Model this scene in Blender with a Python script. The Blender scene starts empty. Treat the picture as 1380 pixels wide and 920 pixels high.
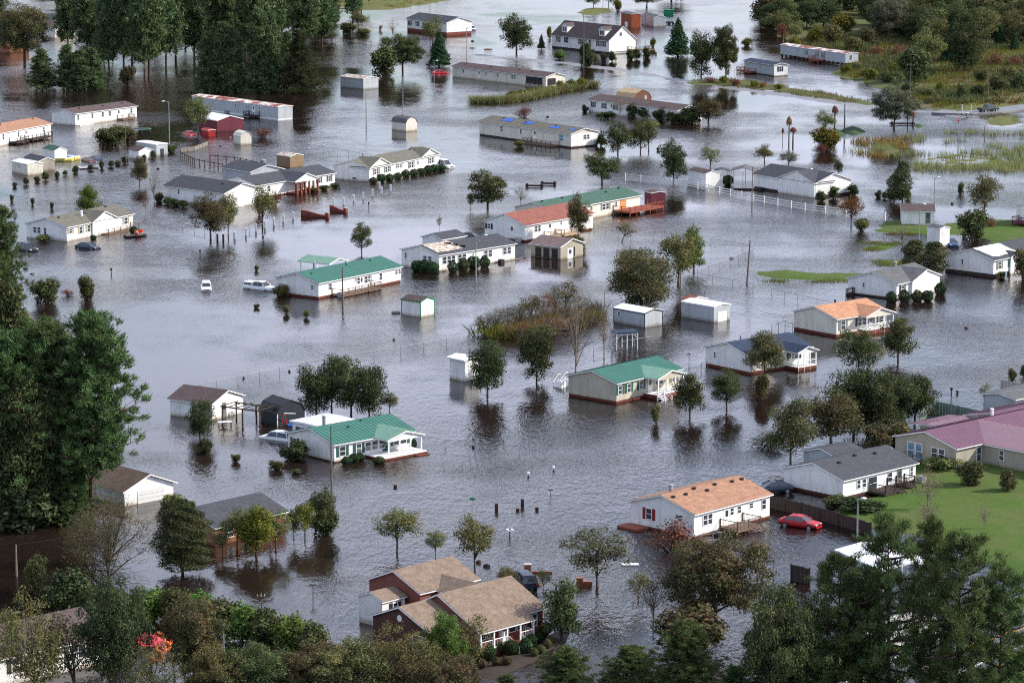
import bpy, math, random
import numpy as np
from mathutils import Vector, Matrix

# ---------------------------------------------------------------- camera, sky, sun
SC = bpy.context.scene
COL = SC.collection
F, CX, CY = 4300.0, 690.0, 460.0
YH = -322.0
TH = math.atan((CY - YH) / F)
SMUL = 0.0117
CAM_H = math.cos(TH) / SMUL
cam_data = bpy.data.cameras.new('camera')
cam = bpy.data.objects.new('camera', cam_data)
COL.objects.link(cam)
cam.location = (0, 0, CAM_H)
cam.rotation_euler = (math.pi / 2 - TH, 0, 0)
cam_data.sensor_width = 36.0
cam_data.lens = 36.0 * F / 1380.0
cam_data.clip_start = 1.0
cam_data.clip_end = 20000.0
SC.camera = cam
SUN_EL = math.radians(33)
SUN_DIR = Vector((math.cos(SUN_EL) * 0.995, math.cos(SUN_EL) * 0.10, math.sin(SUN_EL))).normalized()
sun_d = bpy.data.lights.new('sun', 'SUN')
sun_d.energy = 5.0
sun_d.angle = math.radians(0.53)
sun_d.color = (1.0, 0.93, 0.83)
sun = bpy.data.objects.new('sun', sun_d)
sun.rotation_euler = SUN_DIR.to_track_quat('Z', 'Y').to_euler()
sun.location = (200, 0, 300)
COL.objects.link(sun)
W = bpy.data.worlds.new('World')
SC.world = W
W.use_nodes = True
nt = W.node_tree
for n in list(nt.nodes): nt.nodes.remove(n)
wo = nt.nodes.new('ShaderNodeOutputWorld')
bg = nt.nodes.new('ShaderNodeBackground')
sky = nt.nodes.new('ShaderNodeTexSky')
sky.sky_type = 'NISHITA'
sky.sun_disc = False
sky.sun_elevation = SUN_EL
sky.sun_rotation = math.atan2(SUN_DIR.x, SUN_DIR.y)
sky.air_density = 1.0
sky.dust_density = 1.0
sky.ozone_density = 1.6
# broken cloud over the whole dome, the same everywhere
wtc = nt.nodes.new('ShaderNodeTexCoord')
wns = nt.nodes.new('ShaderNodeTexNoise')
wns.inputs['Scale'].default_value = 3.2
wns.inputs['Detail'].default_value = 6.0
wmp = nt.nodes.new('ShaderNodeMapping')
wmp.inputs['Scale'].default_value = (1, 1, 3.0)
wrp = nt.nodes.new('ShaderNodeValToRGB')
wrp.color_ramp.elements[0].position = 0.42
wrp.color_ramp.elements[1].position = 0.62
wmx = nt.nodes.new('ShaderNodeMixRGB')
wmx.inputs['Color2'].default_value = (8.5, 9.0, 11.2, 1)
nt.links.new(wtc.outputs['Generated'], wmp.inputs['Vector'])
nt.links.new(wmp.outputs['Vector'], wns.inputs['Vector'])
nt.links.new(wns.outputs['Fac'], wrp.inputs['Fac'])
nt.links.new(wrp.outputs['Color'], wmx.inputs['Fac'])
nt.links.new(sky.outputs['Color'], wmx.inputs['Color1'])
nt.links.new(wmx.outputs['Color'], bg.inputs['Color'])
bg.inputs['Strength'].default_value = 0.14
nt.links.new(bg.outputs['Background'], wo.inputs['Surface'])
SC.view_settings.view_transform = 'Standard'
SC.view_settings.look = 'None'
SC.view_settings.gamma = 1.0
SC.view_settings.use_curve_mapping = False
SC.view_settings.exposure = 0.38
SC.cycles.max_bounces = 5
SC.cycles.diffuse_bounces = 2
SC.cycles.glossy_bounces = 3
SC.cycles.transmission_bounces = 2
SC.cycles.transparent_max_bounces = 4
SC.cycles.use_denoising = False
SC.cycles.filter_width = 1.1
SC.cycles.caustics_reflective = False
SC.cycles.caustics_refractive = False

# ---------------------------------------------------------------- picture <-> ground
def G(px, py, z=0.0):
    t = (CAM_H - z) / (F * math.sin(TH) + (py - CY) * math.cos(TH))
    y = (F * math.cos(TH) - (py - CY) * math.sin(TH)) * t
    return Vector(((px - CX) * t, y, z))
def S(py): return (py - YH) * SMUL          # pixels of the photograph per metre
def proj(p):
    y = p.y * math.cos(TH) - (p.z - CAM_H) * math.sin(TH)
    return CX + F * p.x / y, CY - F * (p.y * math.sin(TH) + (p.z - CAM_H) * math.cos(TH)) / y

# ---------------------------------------------------------------- materials
MATS = {}
def _nt(name):
    m = bpy.data.materials.new(name)
    m.use_nodes = True
    t = m.node_tree
    for n in list(t.nodes): t.nodes.remove(n)
    o = t.nodes.new('ShaderNodeOutputMaterial')
    return m, t, o
def mat(name, col, rough=0.7, var=0.12, scale=1.5, spec=0.3, metal=0.0, bump=0.0, bscale=8.0, kind=None, col2=None, pos=(0.45, 0.65)):
    if name in MATS: return MATS[name]
    m, t, o = _nt(name)
    b = t.nodes.new('ShaderNodeBsdfPrincipled')
    t.links.new(b.outputs[0], o.inputs['Surface'])
    b.inputs['Roughness'].default_value = rough
    b.inputs['Metallic'].default_value = metal
    b.inputs['Specular IOR Level'].default_value = spec
    tc = t.nodes.new('ShaderNodeTexCoord')
    n = t.nodes.new('ShaderNodeTexNoise')
    n.inputs['Scale'].default_value = scale
    n.inputs['Detail'].default_value = 5
    n.inputs['Roughness'].default_value = 0.65
    t.links.new(tc.outputs['Object'], n.inputs['Vector'])
    rp = t.nodes.new('ShaderNodeValToRGB')
    c = np.array(col)
    if col2 is None:
        a0, a1 = c * (1 - var), np.clip(c * (1 + var), 0, 0.95)
        rp.color_ramp.elements[0].position, rp.color_ramp.elements[1].position = 0.3, 0.7
    else:
        a0, a1 = c, np.array(col2)
        rp.color_ramp.elements[0].position, rp.color_ramp.elements[1].position = pos
    rp.color_ramp.elements[0].color = (*a0, 1)
    rp.color_ramp.elements[1].color = (*a1, 1)
    t.links.new(n.outputs['Fac'], rp.inputs['Fac'])
    src = rp.outputs['Color']
    hsrc = None
    if kind in ('siding', 'shingle', 'brick', 'plank'):
        # fine relief and grain: courses along local Z (walls) or down the slope
        if kind == 'brick':
            w = t.nodes.new('ShaderNodeTexBrick')
            w.inputs['Scale'].default_value = 1.0
            w.inputs['Brick Width'].default_value = 0.22
            w.inputs['Row Height'].default_value = 0.075
            w.inputs['Mortar Size'].default_value = 0.01
            mp = t.nodes.new('ShaderNodeMapping')
            mp.inputs['Rotation'].default_value = (math.pi / 2, 0, 0)
            t.links.new(tc.outputs['Object'], mp.inputs['Vector'])
            t.links.new(mp.outputs['Vector'], w.inputs['Vector'])
            w.inputs['Color1'].default_value = (*c, 1)
            w.inputs['Color2'].default_value = (*(c * 0.7), 1)
            w.inputs['Mortar'].default_value = (*(c * 0.6 + 0.08), 1)
            mx = t.nodes.new('ShaderNodeMixRGB')
            mx.inputs['Fac'].default_value = 0.4
            t.links.new(w.outputs['Color'], mx.inputs['Color1'])
            t.links.new(src, mx.inputs['Color2'])
            src = mx.outputs['Color']
        else:
            w = t.nodes.new('ShaderNodeTexWave')
            w.wave_type = 'BANDS'
            w.wave_profile = 'SAW'
            w.bands_direction = 'Z' if kind in ('siding', 'shingle') else 'X'
            w.inputs['Scale'].default_value = {'siding': 1.6, 'shingle': 6.0, 'plank': 2.2}[kind]
            w.inputs['Distortion'].default_value = 0.0 if kind == 'siding' else 0.6
            w.inputs['Detail'].default_value = 1
            t.links.new(tc.outputs['Object'], w.inputs['Vector'])
            hsrc = w.outputs['Fac']
        if kind == 'shingle':
            n2 = t.nodes.new('ShaderNodeTexVoronoi')
            n2.inputs['Scale'].default_value = 4.5
            t.links.new(tc.outputs['Object'], n2.inputs['Vector'])
            h2 = t.nodes.new('ShaderNodeHueSaturation')
            mr = t.nodes.new('ShaderNodeMapRange')
            mr.inputs['To Min'].default_value, mr.inputs['To Max'].default_value = 0.84, 1.16
            sp = t.nodes.new('ShaderNodeSeparateColor')
            t.links.new(n2.outputs['Color'], sp.inputs[0])
            t.links.new(sp.outputs[0], mr.inputs['Value'])
            t.links.new(mr.outputs['Result'], h2.inputs['Value'])
            t.links.new(src, h2.inputs['Color'])
            src = h2.outputs['Color']
    if kind in ('siding', 'brick', 'shingle') or 'roof' in name:
        sc_, lo_, hi_, dark_ = ((.9, .9, .16), .45, .72, .80) if kind in ('siding', 'brick') else ((.5, 2.2, .5), .48, .78, .74)
        mp2 = t.nodes.new('ShaderNodeMapping'); mp2.inputs['Scale'].default_value = sc_
        n4 = t.nodes.new('ShaderNodeTexNoise'); n4.inputs['Scale'].default_value = 1.1; n4.inputs['Detail'].default_value = 6; n4.inputs['Roughness'].default_value = .7
        t.links.new(tc.outputs['Object'], mp2.inputs['Vector']); t.links.new(mp2.outputs['Vector'], n4.inputs['Vector'])
        mr4 = t.nodes.new('ShaderNodeMapRange'); mr4.inputs['From Min'].default_value, mr4.inputs['From Max'].default_value = lo_, hi_
        t.links.new(n4.outputs['Fac'], mr4.inputs['Value'])
        m4 = t.nodes.new('ShaderNodeMixRGB'); m4.blend_type = 'MULTIPLY'; m4.inputs['Color2'].default_value = (dark_, dark_*.97, dark_*.92, 1)
        t.links.new(mr4.outputs['Result'], m4.inputs['Fac']); t.links.new(src, m4.inputs['Color1']); src = m4.outputs['Color']
        if kind in ('siding', 'brick'):
            # silt line left by the flood just above the waterline
            sx = t.nodes.new('ShaderNodeSeparateXYZ'); t.links.new(tc.outputs['Object'], sx.inputs[0])
            ad = t.nodes.new('ShaderNodeMath'); ad.operation = 'MULTIPLY_ADD'; ad.inputs[1].default_value = -.7
            t.links.new(n4.outputs['Fac'], ad.inputs[0]); t.links.new(sx.outputs['Z'], ad.inputs[2])
            mr5 = t.nodes.new('ShaderNodeMapRange'); mr5.inputs['From Min'].default_value, mr5.inputs['From Max'].default_value = -.22, .16
            mr5.inputs['To Min'].default_value, mr5.inputs['To Max'].default_value = .75, 0
            t.links.new(ad.outputs[0], mr5.inputs['Value'])
            m5 = t.nodes.new('ShaderNodeMixRGB'); m5.blend_type = 'MULTIPLY'; m5.inputs['Color2'].default_value = (.50, .40, .30, 1)
            t.links.new(mr5.outputs['Result'], m5.inputs['Fac']); t.links.new(src, m5.inputs['Color1']); src = m5.outputs['Color']
    t.links.new(src, b.inputs['Base Color'])
    if bump or hsrc:
        bp = t.nodes.new('ShaderNodeBump')
        bp.inputs['Strength'].default_value = 0.5
        bp.inputs['Distance'].default_value = bump or (0.02 if kind == 'siding' else 0.03)
        if hsrc is None:
            n3 = t.nodes.new('ShaderNodeTexNoise')
            n3.inputs['Scale'].default_value = bscale
            n3.inputs['Detail'].default_value = 3
            t.links.new(tc.outputs['Object'], n3.inputs['Vector'])
            hsrc = n3.outputs['Fac']
        t.links.new(hsrc, bp.inputs['Height'])
        t.links.new(bp.outputs['Normal'], b.inputs['Normal'])
    MATS[name] = m
    return m

def leafmat(name, col, hue=0.03, val=0.45, trans=0.25, dry=None):
    """foliage: each leaf clump varies, and each tree varies a little as a whole"""
    m, t, o = _nt(name)
    geo = t.nodes.new('ShaderNodeNewGeometry')
    oi = t.nodes.new('ShaderNodeObjectInfo')
    tc = t.nodes.new('ShaderNodeTexCoord')
    ns = t.nodes.new('ShaderNodeTexNoise')
    ns.inputs['Scale'].default_value = 0.45
    ns.inputs['Detail'].default_value = 2
    t.links.new(tc.outputs['Object'], ns.inputs['Vector'])
    def rng(src, a, b):
        r = t.nodes.new('ShaderNodeMapRange')
        r.inputs['To Min'].default_value, r.inputs['To Max'].default_value = a, b
        t.links.new(src, r.inputs['Value'])
        return r.outputs['Result']
    def mul(a, b):
        r = t.nodes.new('ShaderNodeMath'); r.operation = 'MULTIPLY'
        t.links.new(a, r.inputs[0]); t.links.new(b, r.inputs[1])
        return r.outputs[0]
    src = t.nodes.new('ShaderNodeRGB')
    src.outputs[0].default_value = (*col, 1)
    csrc = src.outputs[0]
    if dry is not None:
        mx = t.nodes.new('ShaderNodeMixRGB')
        mx.inputs['Color2'].default_value = (*dry, 1)
        r = t.nodes.new('ShaderNodeMapRange')
        r.inputs['From Min'].default_value, r.inputs['From Max'].default_value = 0.45, 0.75
        t.links.new(ns.outputs['Fac'], r.inputs['Value'])
        t.links.new(r.outputs['Result'], mx.inputs['Fac'])
        t.links.new(csrc, mx.inputs['Color1'])
        csrc = mx.outputs['Color']
    h = t.nodes.new('ShaderNodeHueSaturation')
    t.links.new(csrc, h.inputs['Color'])
    t.links.new(rng(oi.outputs['Random'], 0.5 - hue, 0.5 + hue), h.inputs['Hue'])
    v = mul(rng(geo.outputs['Random Per Island'], 1 - val, 1 + val), rng(oi.outputs['Random'], 0.85, 1.2))
    v = mul(v, rng(ns.outputs['Fac'], 0.7, 1.3))
    t.links.new(v, h.inputs['Value'])
    d = t.nodes.new('ShaderNodeBsdfDiffuse')
    tr = t.nodes.new('ShaderNodeBsdfTranslucent')
    mx = t.nodes.new('ShaderNodeMixShader')
    mx.inputs['Fac'].default_value = trans
    t.links.new(h.outputs['Color'], d.inputs['Color'])
    t.links.new(h.outputs['Color'], tr.inputs['Color'])
    t.links.new(d.outputs[0], mx.inputs[1]); t.links.new(tr.outputs[0], mx.inputs[2])
    t.links.new(mx.outputs[0], o.inputs['Surface'])
    MATS[name] = m
    return m

WHITE = mat('white_siding', (.80, .80, .79), .55, .05, 0.7, kind='siding')
TRIM = mat('white_trim', (.80, .80, .80), .5, .04, 3)
BEIGE = mat('beige_siding', (.50, .46, .37), .6, .06, 0.7, kind='siding')
TAN = mat('tan_siding', (.36, .33, .27), .6, .06, 0.7, kind='siding')
CREAM = mat('cream_siding', (.68, .65, .56), .6, .06, 0.7, kind='siding')
BRICK = mat('red_brick', (.22, .052, .032), .8, .2, 2.0, kind='brick')
DBRICK = mat('dark_brick', (.10, .035, .025), .85, .2, 2.0, kind='brick')
OBRICK = mat('orange_brick', (.33, .13, .07), .8, .2, 2.0, kind='brick')
DARKSK = mat('dark_skirting', (.05, .035, .03), .8, .3, 1.0)
R_GREEN = mat('green_metal_roof', (.03, .135, .095), .42, .10, 0.5, spec=.5)
R_PALEGREEN = mat('pale_green_metal_roof', (.13, .26, .19), .42, .12, 0.5, spec=.5)
R_DGREEN = mat('green_shingle', (.045, .10, .075), .85, .15, 1.2, kind='shingle')
R_CHAR = mat('charcoal_shingle', (.05, .053, .065), .85, .18, 1.2, kind='shingle')
R_NAVY = mat('navy_shingle', (.022, .036, .07), .8, .15, 1.2, kind='shingle')
R_BROWN = mat('brown_shingle', (.085, .06, .058), .85, .2, 1.2, kind='shingle')
R_WBROWN = mat('weathered_brown_shingle', (.125, .085, .06), .85, .25, 1.2, kind='shingle')
R_OLIVE = mat('olive_grey_shingle', (.125, .118, .095), .85, .18, 1.0, kind='shingle')
R_GREY = mat('grey_shingle', (.10, .10, .105), .85, .25, 1.0, kind='shingle')
R_TAN = mat('tan_shingle', (.19, .14, .105), .85, .2, 1.0, kind='shingle')
R_ORANGE = mat('orange_shingle', (.31, .165, .105), .85, .2, 1.0, kind='shingle')
R_RED = mat('red_shingle', (.22, .08, .06), .85, .15, 1.0, kind='shingle')
R_PURPLE = mat('maroon_metal_roof', (.15, .06, .095), .4, .08, 0.5, spec=.6)
R_PINK = mat('pink_metal_roof', (.23, .13, .165), .45, .08, 0.5, spec=.5)
R_WHITE = mat('white_metal_roof', (.75, .76, .78), .45, .05, 0.5, spec=.4)
R_RUST = mat('rusted_metal_roof', (.62, .58, .56), .6, 0, 0.35, col2=(.22, .055, .035), pos=(.44, .54))
R_BROKEN = mat('torn_tan_roof', (.25, .18, .13), .9, 0, 1.2, col2=(.52, .48, .42), pos=(.42, .55))
R_BLUE = mat('blue_metal_roof', (.05, .19, .34), .5, .1, .5)
GREYWALL = mat('grey_siding', (.42, .45, .48), .6, .06, .7, kind='siding')
MAROON = mat('maroon_siding', (.14, .025, .04), .6, .1, .7, kind='siding')
RUSTRED = mat('rust_red_siding', (.30, .07, .025), .7, .15, .7, kind='plank')
WOOD = mat('weathered_deck_wood', (.17, .115, .085), .85, .25, 3, kind='plank')
REDWOOD = mat('red_brown_deck_wood', (.26, .075, .045), .8, .2, 3, kind='plank')
GREYWOOD = mat('grey_wood', (.20, .18, .165), .9, .25, 3)
DARKWOOD = mat('dark_wood', (.05, .035, .03), .9, .3, 3)
POLE = mat('pole_wood', (.13, .105, .09), .9, .3, 2)
LAMPMETAL = mat('galvanised_metal', (.26, .27, .28), .5, .1, 2, spec=.5)
GLASS = mat('window_glass', (.035, .045, .06), .12, .2, 1, spec=.8)
BLUEGLASS = mat('blue_window_glass', (.10, .20, .30), .12, .2, 1, spec=.8)
BLACK = mat('black_plastic', (.02, .02, .022), .6, .2, 2)
SH_BLACK = mat('black_shutter', (.018, .02, .025), .6, .1, 2)
SH_GREEN = mat('green_shutter', (.02, .085, .065), .6, .1, 2)
SH_TAN = mat('tan_shutter', (.30, .28, .20), .6, .1, 2)
SH_GREY = mat('grey_shutter', (.16, .17, .16), .6, .1, 2)
SH_RED = mat('red_shutter', (.22, .02, .02), .6, .1, 2)
TARP = mat('blue_tarpaulin', (.02, .10, .48), .5, .15, 1.2, bump=.03, bscale=2)
WTARP = mat('white_tarpaulin', (.80, .81, .83), .6, .05, .8, bump=.05, bscale=1.2)
TYRE = mat('tyre_rubber', (.018, .018, .018), .8, .1, 3)
RIM = mat('wheel_rim', (.45, .46, .48), .35, .1, 3, metal=.7)
CARGLASS = mat('car_glass', (.025, .03, .035), .08, .1, 2, spec=.9)
CHROME = mat('headlamp_glass', (.7, .7, .7), .2, .05, 3, spec=.8)
TAIL = mat('tail_lamp', (.35, .01, .01), .3, .05, 3)
CONC = mat('concrete', (.38, .36, .33), .85, .15, 1, bump=.01)
SLIME = mat('weathered_green_board', (.16, .22, .19), .85, .2, 1.2)
BARK = mat('bark', (.085, .068, .055), .95, .3, 3, bump=.03)
PBARK = mat('pine_bark', (.07, .045, .035), .95, .3, 3, bump=.03)
LBARK = mat('pale_bark', (.20, .17, .14), .95, .25, 3)
WIRE = mat('wire', (.045, .045, .05), .6, .1, 3)
REDP = mat('red_plastic', (.50, .02, .02), .5, .15, 2)
BLUEP = mat('blue_plastic', (.03, .12, .45), .5, .15, 2)
CYANP = mat('light_blue_plastic', (.05, .38, .60), .5, .1, 2)
YELP = mat('yellow_plastic', (.70, .60, .16), .5, .1, 2)
ORANGEP = mat('orange_fabric', (.58, .13, .03), .6, .15, 4, bump=.02)
GREENP = mat('green_plastic', (.02, .22, .10), .5, .1, 2)

# ---------------------------------------------------------------- meshes and objects
class MB:
    def __init__(s): s.v = []; s.f = []; s.m = []
    def add(s, vs, fs, mi=0, M=None):
        o = len(s.v)
        for p in vs:
            p = Vector(p)
            s.v.append(M @ p if M else p)
        for f in fs: s.f.append([i + o for i in f]); s.m.append(mi)
        return s
    def box(s, x0, x1, y0, y1, z0, z1, mi=0, M=None):
        return s.add([(x0,y0,z0),(x1,y0,z0),(x1,y1,z0),(x0,y1,z0),(x0,y0,z1),(x1,y0,z1),(x1,y1,z1),(x0,y1,z1)],
              [(0,3,2,1),(4,5,6,7),(0,1,5,4),(1,2,6,5),(2,3,7,6),(3,0,4,7)], mi, M)
    def tube(s, a, b, r0, r1=None, n=6, mi=0, cap=True, M=None):
        a, b = Vector(a), Vector(b)
        r1 = r0 if r1 is None else r1
        d = b - a
        if d.length < 1e-6: return s
        q = d.to_track_quat('Z', 'Y')
        vs, fs = [], []
        for k in range(n):
            c, sn = math.cos(2*math.pi*k/n), math.sin(2*math.pi*k/n)
            vs.append(a + q @ Vector((c*r0, sn*r0, 0)))
        for k in range(n):
            c, sn = math.cos(2*math.pi*k/n), math.sin(2*math.pi*k/n)
            vs.append(b + q @ Vector((c*r1, sn*r1, 0)))
        for k in range(n):
            fs.append((k, (k+1) % n, n + (k+1) % n, n + k))
        if cap: fs += [tuple(range(n))[::-1], tuple(range(n, 2*n))]
        return s.add(vs, fs, mi, M)
    def prism(s, prof, x0, x1, mi=0, M=None, axis='x'):
        """profile of (a, z) points, counter-clockwise, swept along x (a = y) or y (a = x)"""
        n = len(prof)
        if axis == 'x':
            vs = [(x0, a, z) for a, z in prof] + [(x1, a, z) for a, z in prof]
            fs = [tuple(range(n))[::-1], tuple(range(n, 2*n))] + [(k, (k+1) % n, n+(k+1) % n, n+k) for k in range(n)]
        else:
            vs = [(a, x0, z) for a, z in prof] + [(a, x1, z) for a, z in prof]
            fs = [tuple(range(n)), tuple(range(n, 2*n))[::-1]] + [(k, n+k, n+(k+1) % n, (k+1) % n) for k in range(n)]
        return s.add(vs, fs, mi, M)
    def build(s, name, mats, parent=None, smooth=False):
        me = bpy.data.meshes.new(name)
        me.from_pydata([tuple(v) for v in s.v], [], s.f)
        if not isinstance(mats, (list, tuple)): mats = [mats]
        for m in mats: me.materials.append(m)
        if len(mats) > 1: me.polygons.foreach_set('material_index', s.m)
        if smooth: me.polygons.foreach_set('use_smooth', [True] * len(me.polygons))
        me.validate(); me.update()
        o = bpy.data.objects.new(name, me)
        COL.objects.link(o)
        if parent: o.parent = parent
        return o

def bm_box(name, dims, m, parent=None):
    return MB().box(*dims).build(name, m, parent)

LABELS = {}
def tag(o, label, cat, group=None, kind=None):
    o['label'] = label; o['category'] = cat
    if group: o['group'] = group
    if kind: o['kind'] = kind
    LABELS.setdefault(label, []).append(o.name)
    return o
def thing(name, label, cat, loc=(0, 0, 0), rz=0.0, group=None):
    o = bpy.data.objects.new(name, None)
    o.empty_display_size = 0.5
    o.location = loc; o.rotation_euler = (0, 0, rz)
    COL.objects.link(o)
    return tag(o, label, cat, group)
def struct(o):
    o['kind'] = 'structure'; return o
def copy_tree(root, loc=None, rz=None, label=None, scale=None, parent=None):
    c = root.copy(); COL.objects.link(c)
    if parent: c.parent = parent
    if loc is not None: c.location = loc
    if rz is not None: c.rotation_euler = (0, 0, rz)
    if scale is not None: c.scale = scale
    if label: c['label'] = label
    for ch in root.children: copy_tree(ch, parent=c)
    return c
# ---------------------------------------------------------------- water, ground, land
def plane(name, x0, x1, y0, y1, z, m):
    o = MB().add([(x0,y0,z),(x1,y0,z),(x1,y1,z),(x0,y1,z)], [(0,1,2,3)]).build(name, m)
    return struct(o)
MUD = mat('mud', (.035, .026, .018), .9, .3, .3)
plane('ground', -4000, 4000, -300, 9000, -1.6, MUD)
def water_mat():
    m, t, o = _nt('flood_water')
    b = t.nodes.new('ShaderNodeBsdfPrincipled')
    b.inputs['Base Color'].default_value = (.013, .0072, .006, 1)
    b.inputs['IOR'].default_value = 1.33
    b.inputs['Specular IOR Level'].default_value = 0.5
    t.links.new(b.outputs[0], o.inputs['Surface'])
    tc = t.nodes.new('ShaderNodeTexCoord')
    def noise(sx, sy, sc, det, rot=0.0, rough=.55):
        mp = t.nodes.new('ShaderNodeMapping')
        mp.inputs['Scale'].default_value = (sx, sy, 1)
        mp.inputs['Rotation'].default_value = (0, 0, rot)
        n = t.nodes.new('ShaderNodeTexNoise')
        n.inputs['Scale'].default_value = sc
        n.inputs['Detail'].default_value = det
        n.inputs['Roughness'].default_value = rough
        t.links.new(tc.outputs['Object'], mp.inputs['Vector'])
        t.links.new(mp.outputs['Vector'], n.inputs['Vector'])
        return n.outputs['Fac']
    def rng(src, a, b_, c, d):
        r = t.nodes.new('ShaderNodeMapRange')
        r.interpolation_type = 'SMOOTHSTEP'
        for k, v in zip(('From Min', 'From Max', 'To Min', 'To Max'), (a, b_, c, d)): r.inputs[k].default_value = v
        t.links.new(src, r.inputs['Value'])
        return r.outputs['Result']
    def math_(op, a, b_):
        r = t.nodes.new('ShaderNodeMath'); r.operation = op
        for i, q in enumerate((a, b_)):
            if isinstance(q, (int, float)): r.inputs[i].default_value = q
            else: t.links.new(q, r.inputs[i])
        return r.outputs[0]
    fine = noise(1.0, .42, 1.6, 3, .18, .65)
    mid = noise(.9, .42, .45, 2, -.2)
    wind = noise(1.0, .55, .022, 4, .5, .6)          # wind patches: calm and ruffled water
    streak = noise(.25, 1.0, .045, 3, .15, .6)
    w = math_('MULTIPLY', rng(wind, .38, .62, .12, 1.2), rng(streak, .36, .64, .50, 1.25))
    hgt = math_('ADD', math_('MULTIPLY', fine, .60), math_('MULTIPLY', mid, .55))
    silt = t.nodes.new('ShaderNodeMixRGB')
    silt.inputs['Color1'].default_value = (.012, .0068, .006, 1); silt.inputs['Color2'].default_value = (.026, .018, .013, 1)
    t.links.new(rng(noise(1.0, .5, .018, 4, .9), .46, .72, 0, 1), silt.inputs['Fac'])
    t.links.new(silt.outputs['Color'], b.inputs['Base Color'])
    bp = t.nodes.new('ShaderNodeBump')
    bp.inputs['Distance'].default_value = 0.37
    t.links.new(hgt, bp.inputs['Height'])
    t.links.new(math_('MULTIPLY', w, .95), bp.inputs['Strength'])
    t.links.new(bp.outputs['Normal'], b.inputs['Normal'])
    t.links.new(math_('MULTIPLY', w, .07), b.inputs['Roughness'])
    return m
WATER = water_mat()
plane('flood_water', -3000, 3000, -200, 7000, 0.0, WATER)

def grassmat(name, c0, c1, c2):
    m, t, o = _nt(name)
    b = t.nodes.new('ShaderNodeBsdfPrincipled')
    b.inputs['Roughness'].default_value = .95
    b.inputs['Specular IOR Level'].default_value = .1
    tc = t.nodes.new('ShaderNodeTexCoord')
    def ns(s, d):
        n = t.nodes.new('ShaderNodeTexNoise'); n.inputs['Scale'].default_value = s; n.inputs['Detail'].default_value = d
        n.inputs['Roughness'].default_value = .7
        t.links.new(tc.outputs['Object'], n.inputs['Vector']); return n.outputs['Fac']
    def ramp(f, a, b_, p0, p1):
        r = t.nodes.new('ShaderNodeValToRGB'); r.color_ramp.elements[0].color = (*a, 1); r.color_ramp.elements[1].color = (*b_, 1)
        r.color_ramp.elements[0].position = p0; r.color_ramp.elements[1].position = p1
        t.links.new(f, r.inputs['Fac']); return r.outputs['Color']
    mx = t.nodes.new('ShaderNodeMixRGB')
    t.links.new(ramp(ns(.12, 6), (0,0,0), (1,1,1), .42, .66), mx.inputs['Fac'])
    t.links.new(ramp(ns(1.6, 6), c0, c1, .3, .7), mx.inputs['Color1'])
    mx.inputs['Color2'].default_value = (*c2, 1)
    t.links.new(mx.outputs['Color'], b.inputs['Base Color'])
    bp = t.nodes.new('ShaderNodeBump'); bp.inputs['Distance'].default_value = .12; bp.inputs['Strength'].default_value = .8
    t.links.new(ns(5, 4), bp.inputs['Height']); t.links.new(bp.outputs['Normal'], b.inputs['Normal'])
    t.links.new(b.outputs[0], o.inputs['Surface'])
    MATS[name] = m
    return m
LAWN = grassmat('lawn_grass', (.048, .092, .016), (.075, .125, .024), (.095, .11, .038))
FIELD = grassmat('field_grass', (.07, .10, .025), (.13, .15, .045), (.14, .105, .055))
REDFIELD = grassmat('weedy_field', (.055, .082, .026), (.095, .115, .04), (.12, .10, .05))
ASPHALT = mat('asphalt', (.085, .088, .095), .75, .2, .25, bump=.01)
WETROAD = mat('wet_asphalt', (.17, .165, .17), .45, .2, .2)
PAINT_W = mat('white_road_paint', (.7, .7, .7), .7, .15, 2)
PAINT_Y = mat('yellow_road_paint', (.62, .28, .04), .7, .15, 2)
BROWNWEED = mat('dead_weed_litter', (.16, .10, .06), .95, .4, 1.2, bump=.08)

def vnoise(x, y, seed=0):
    def h(i, j): 
        a = np.sin(i * 127.1 + j * 311.7 + seed * 74.7) * 43758.5453
        return a - np.floor(a)
    xi, yi = np.floor(x), np.floor(y)
    fx, fy = x - xi, y - yi
    fx = fx * fx * (3 - 2 * fx); fy = fy * fy * (3 - 2 * fy)
    return (h(xi, yi) * (1-fx) + h(xi+1, yi) * fx) * (1-fy) + (h(xi, yi+1) * (1-fx) + h(xi+1, yi+1) * fx) * fy
def sdist(X, Y, poly):
    """signed distance to polygon, positive inside"""
    n = len(poly); d = np.full(X.shape, 1e9); inside = np.zeros(X.shape, bool)
    for i in range(n):
        ax, ay = poly[i]; bx, by = poly[(i+1) % n]
        ex, ey = bx-ax, by-ay
        tt = np.clip(((X-ax)*ex + (Y-ay)*ey) / max(ex*ex+ey*ey, 1e-9), 0, 1)
        d = np.minimum(d, np.hypot(X-ax-tt*ex, Y-ay-tt*ey))
        c = ((ay > Y) != (by > Y)) & (X < (bx-ax) * (Y-ay) / (by-ay + 1e-12) + ax)
        inside ^= c
    return np.where(inside, d, -d)
LANDS = []
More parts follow.
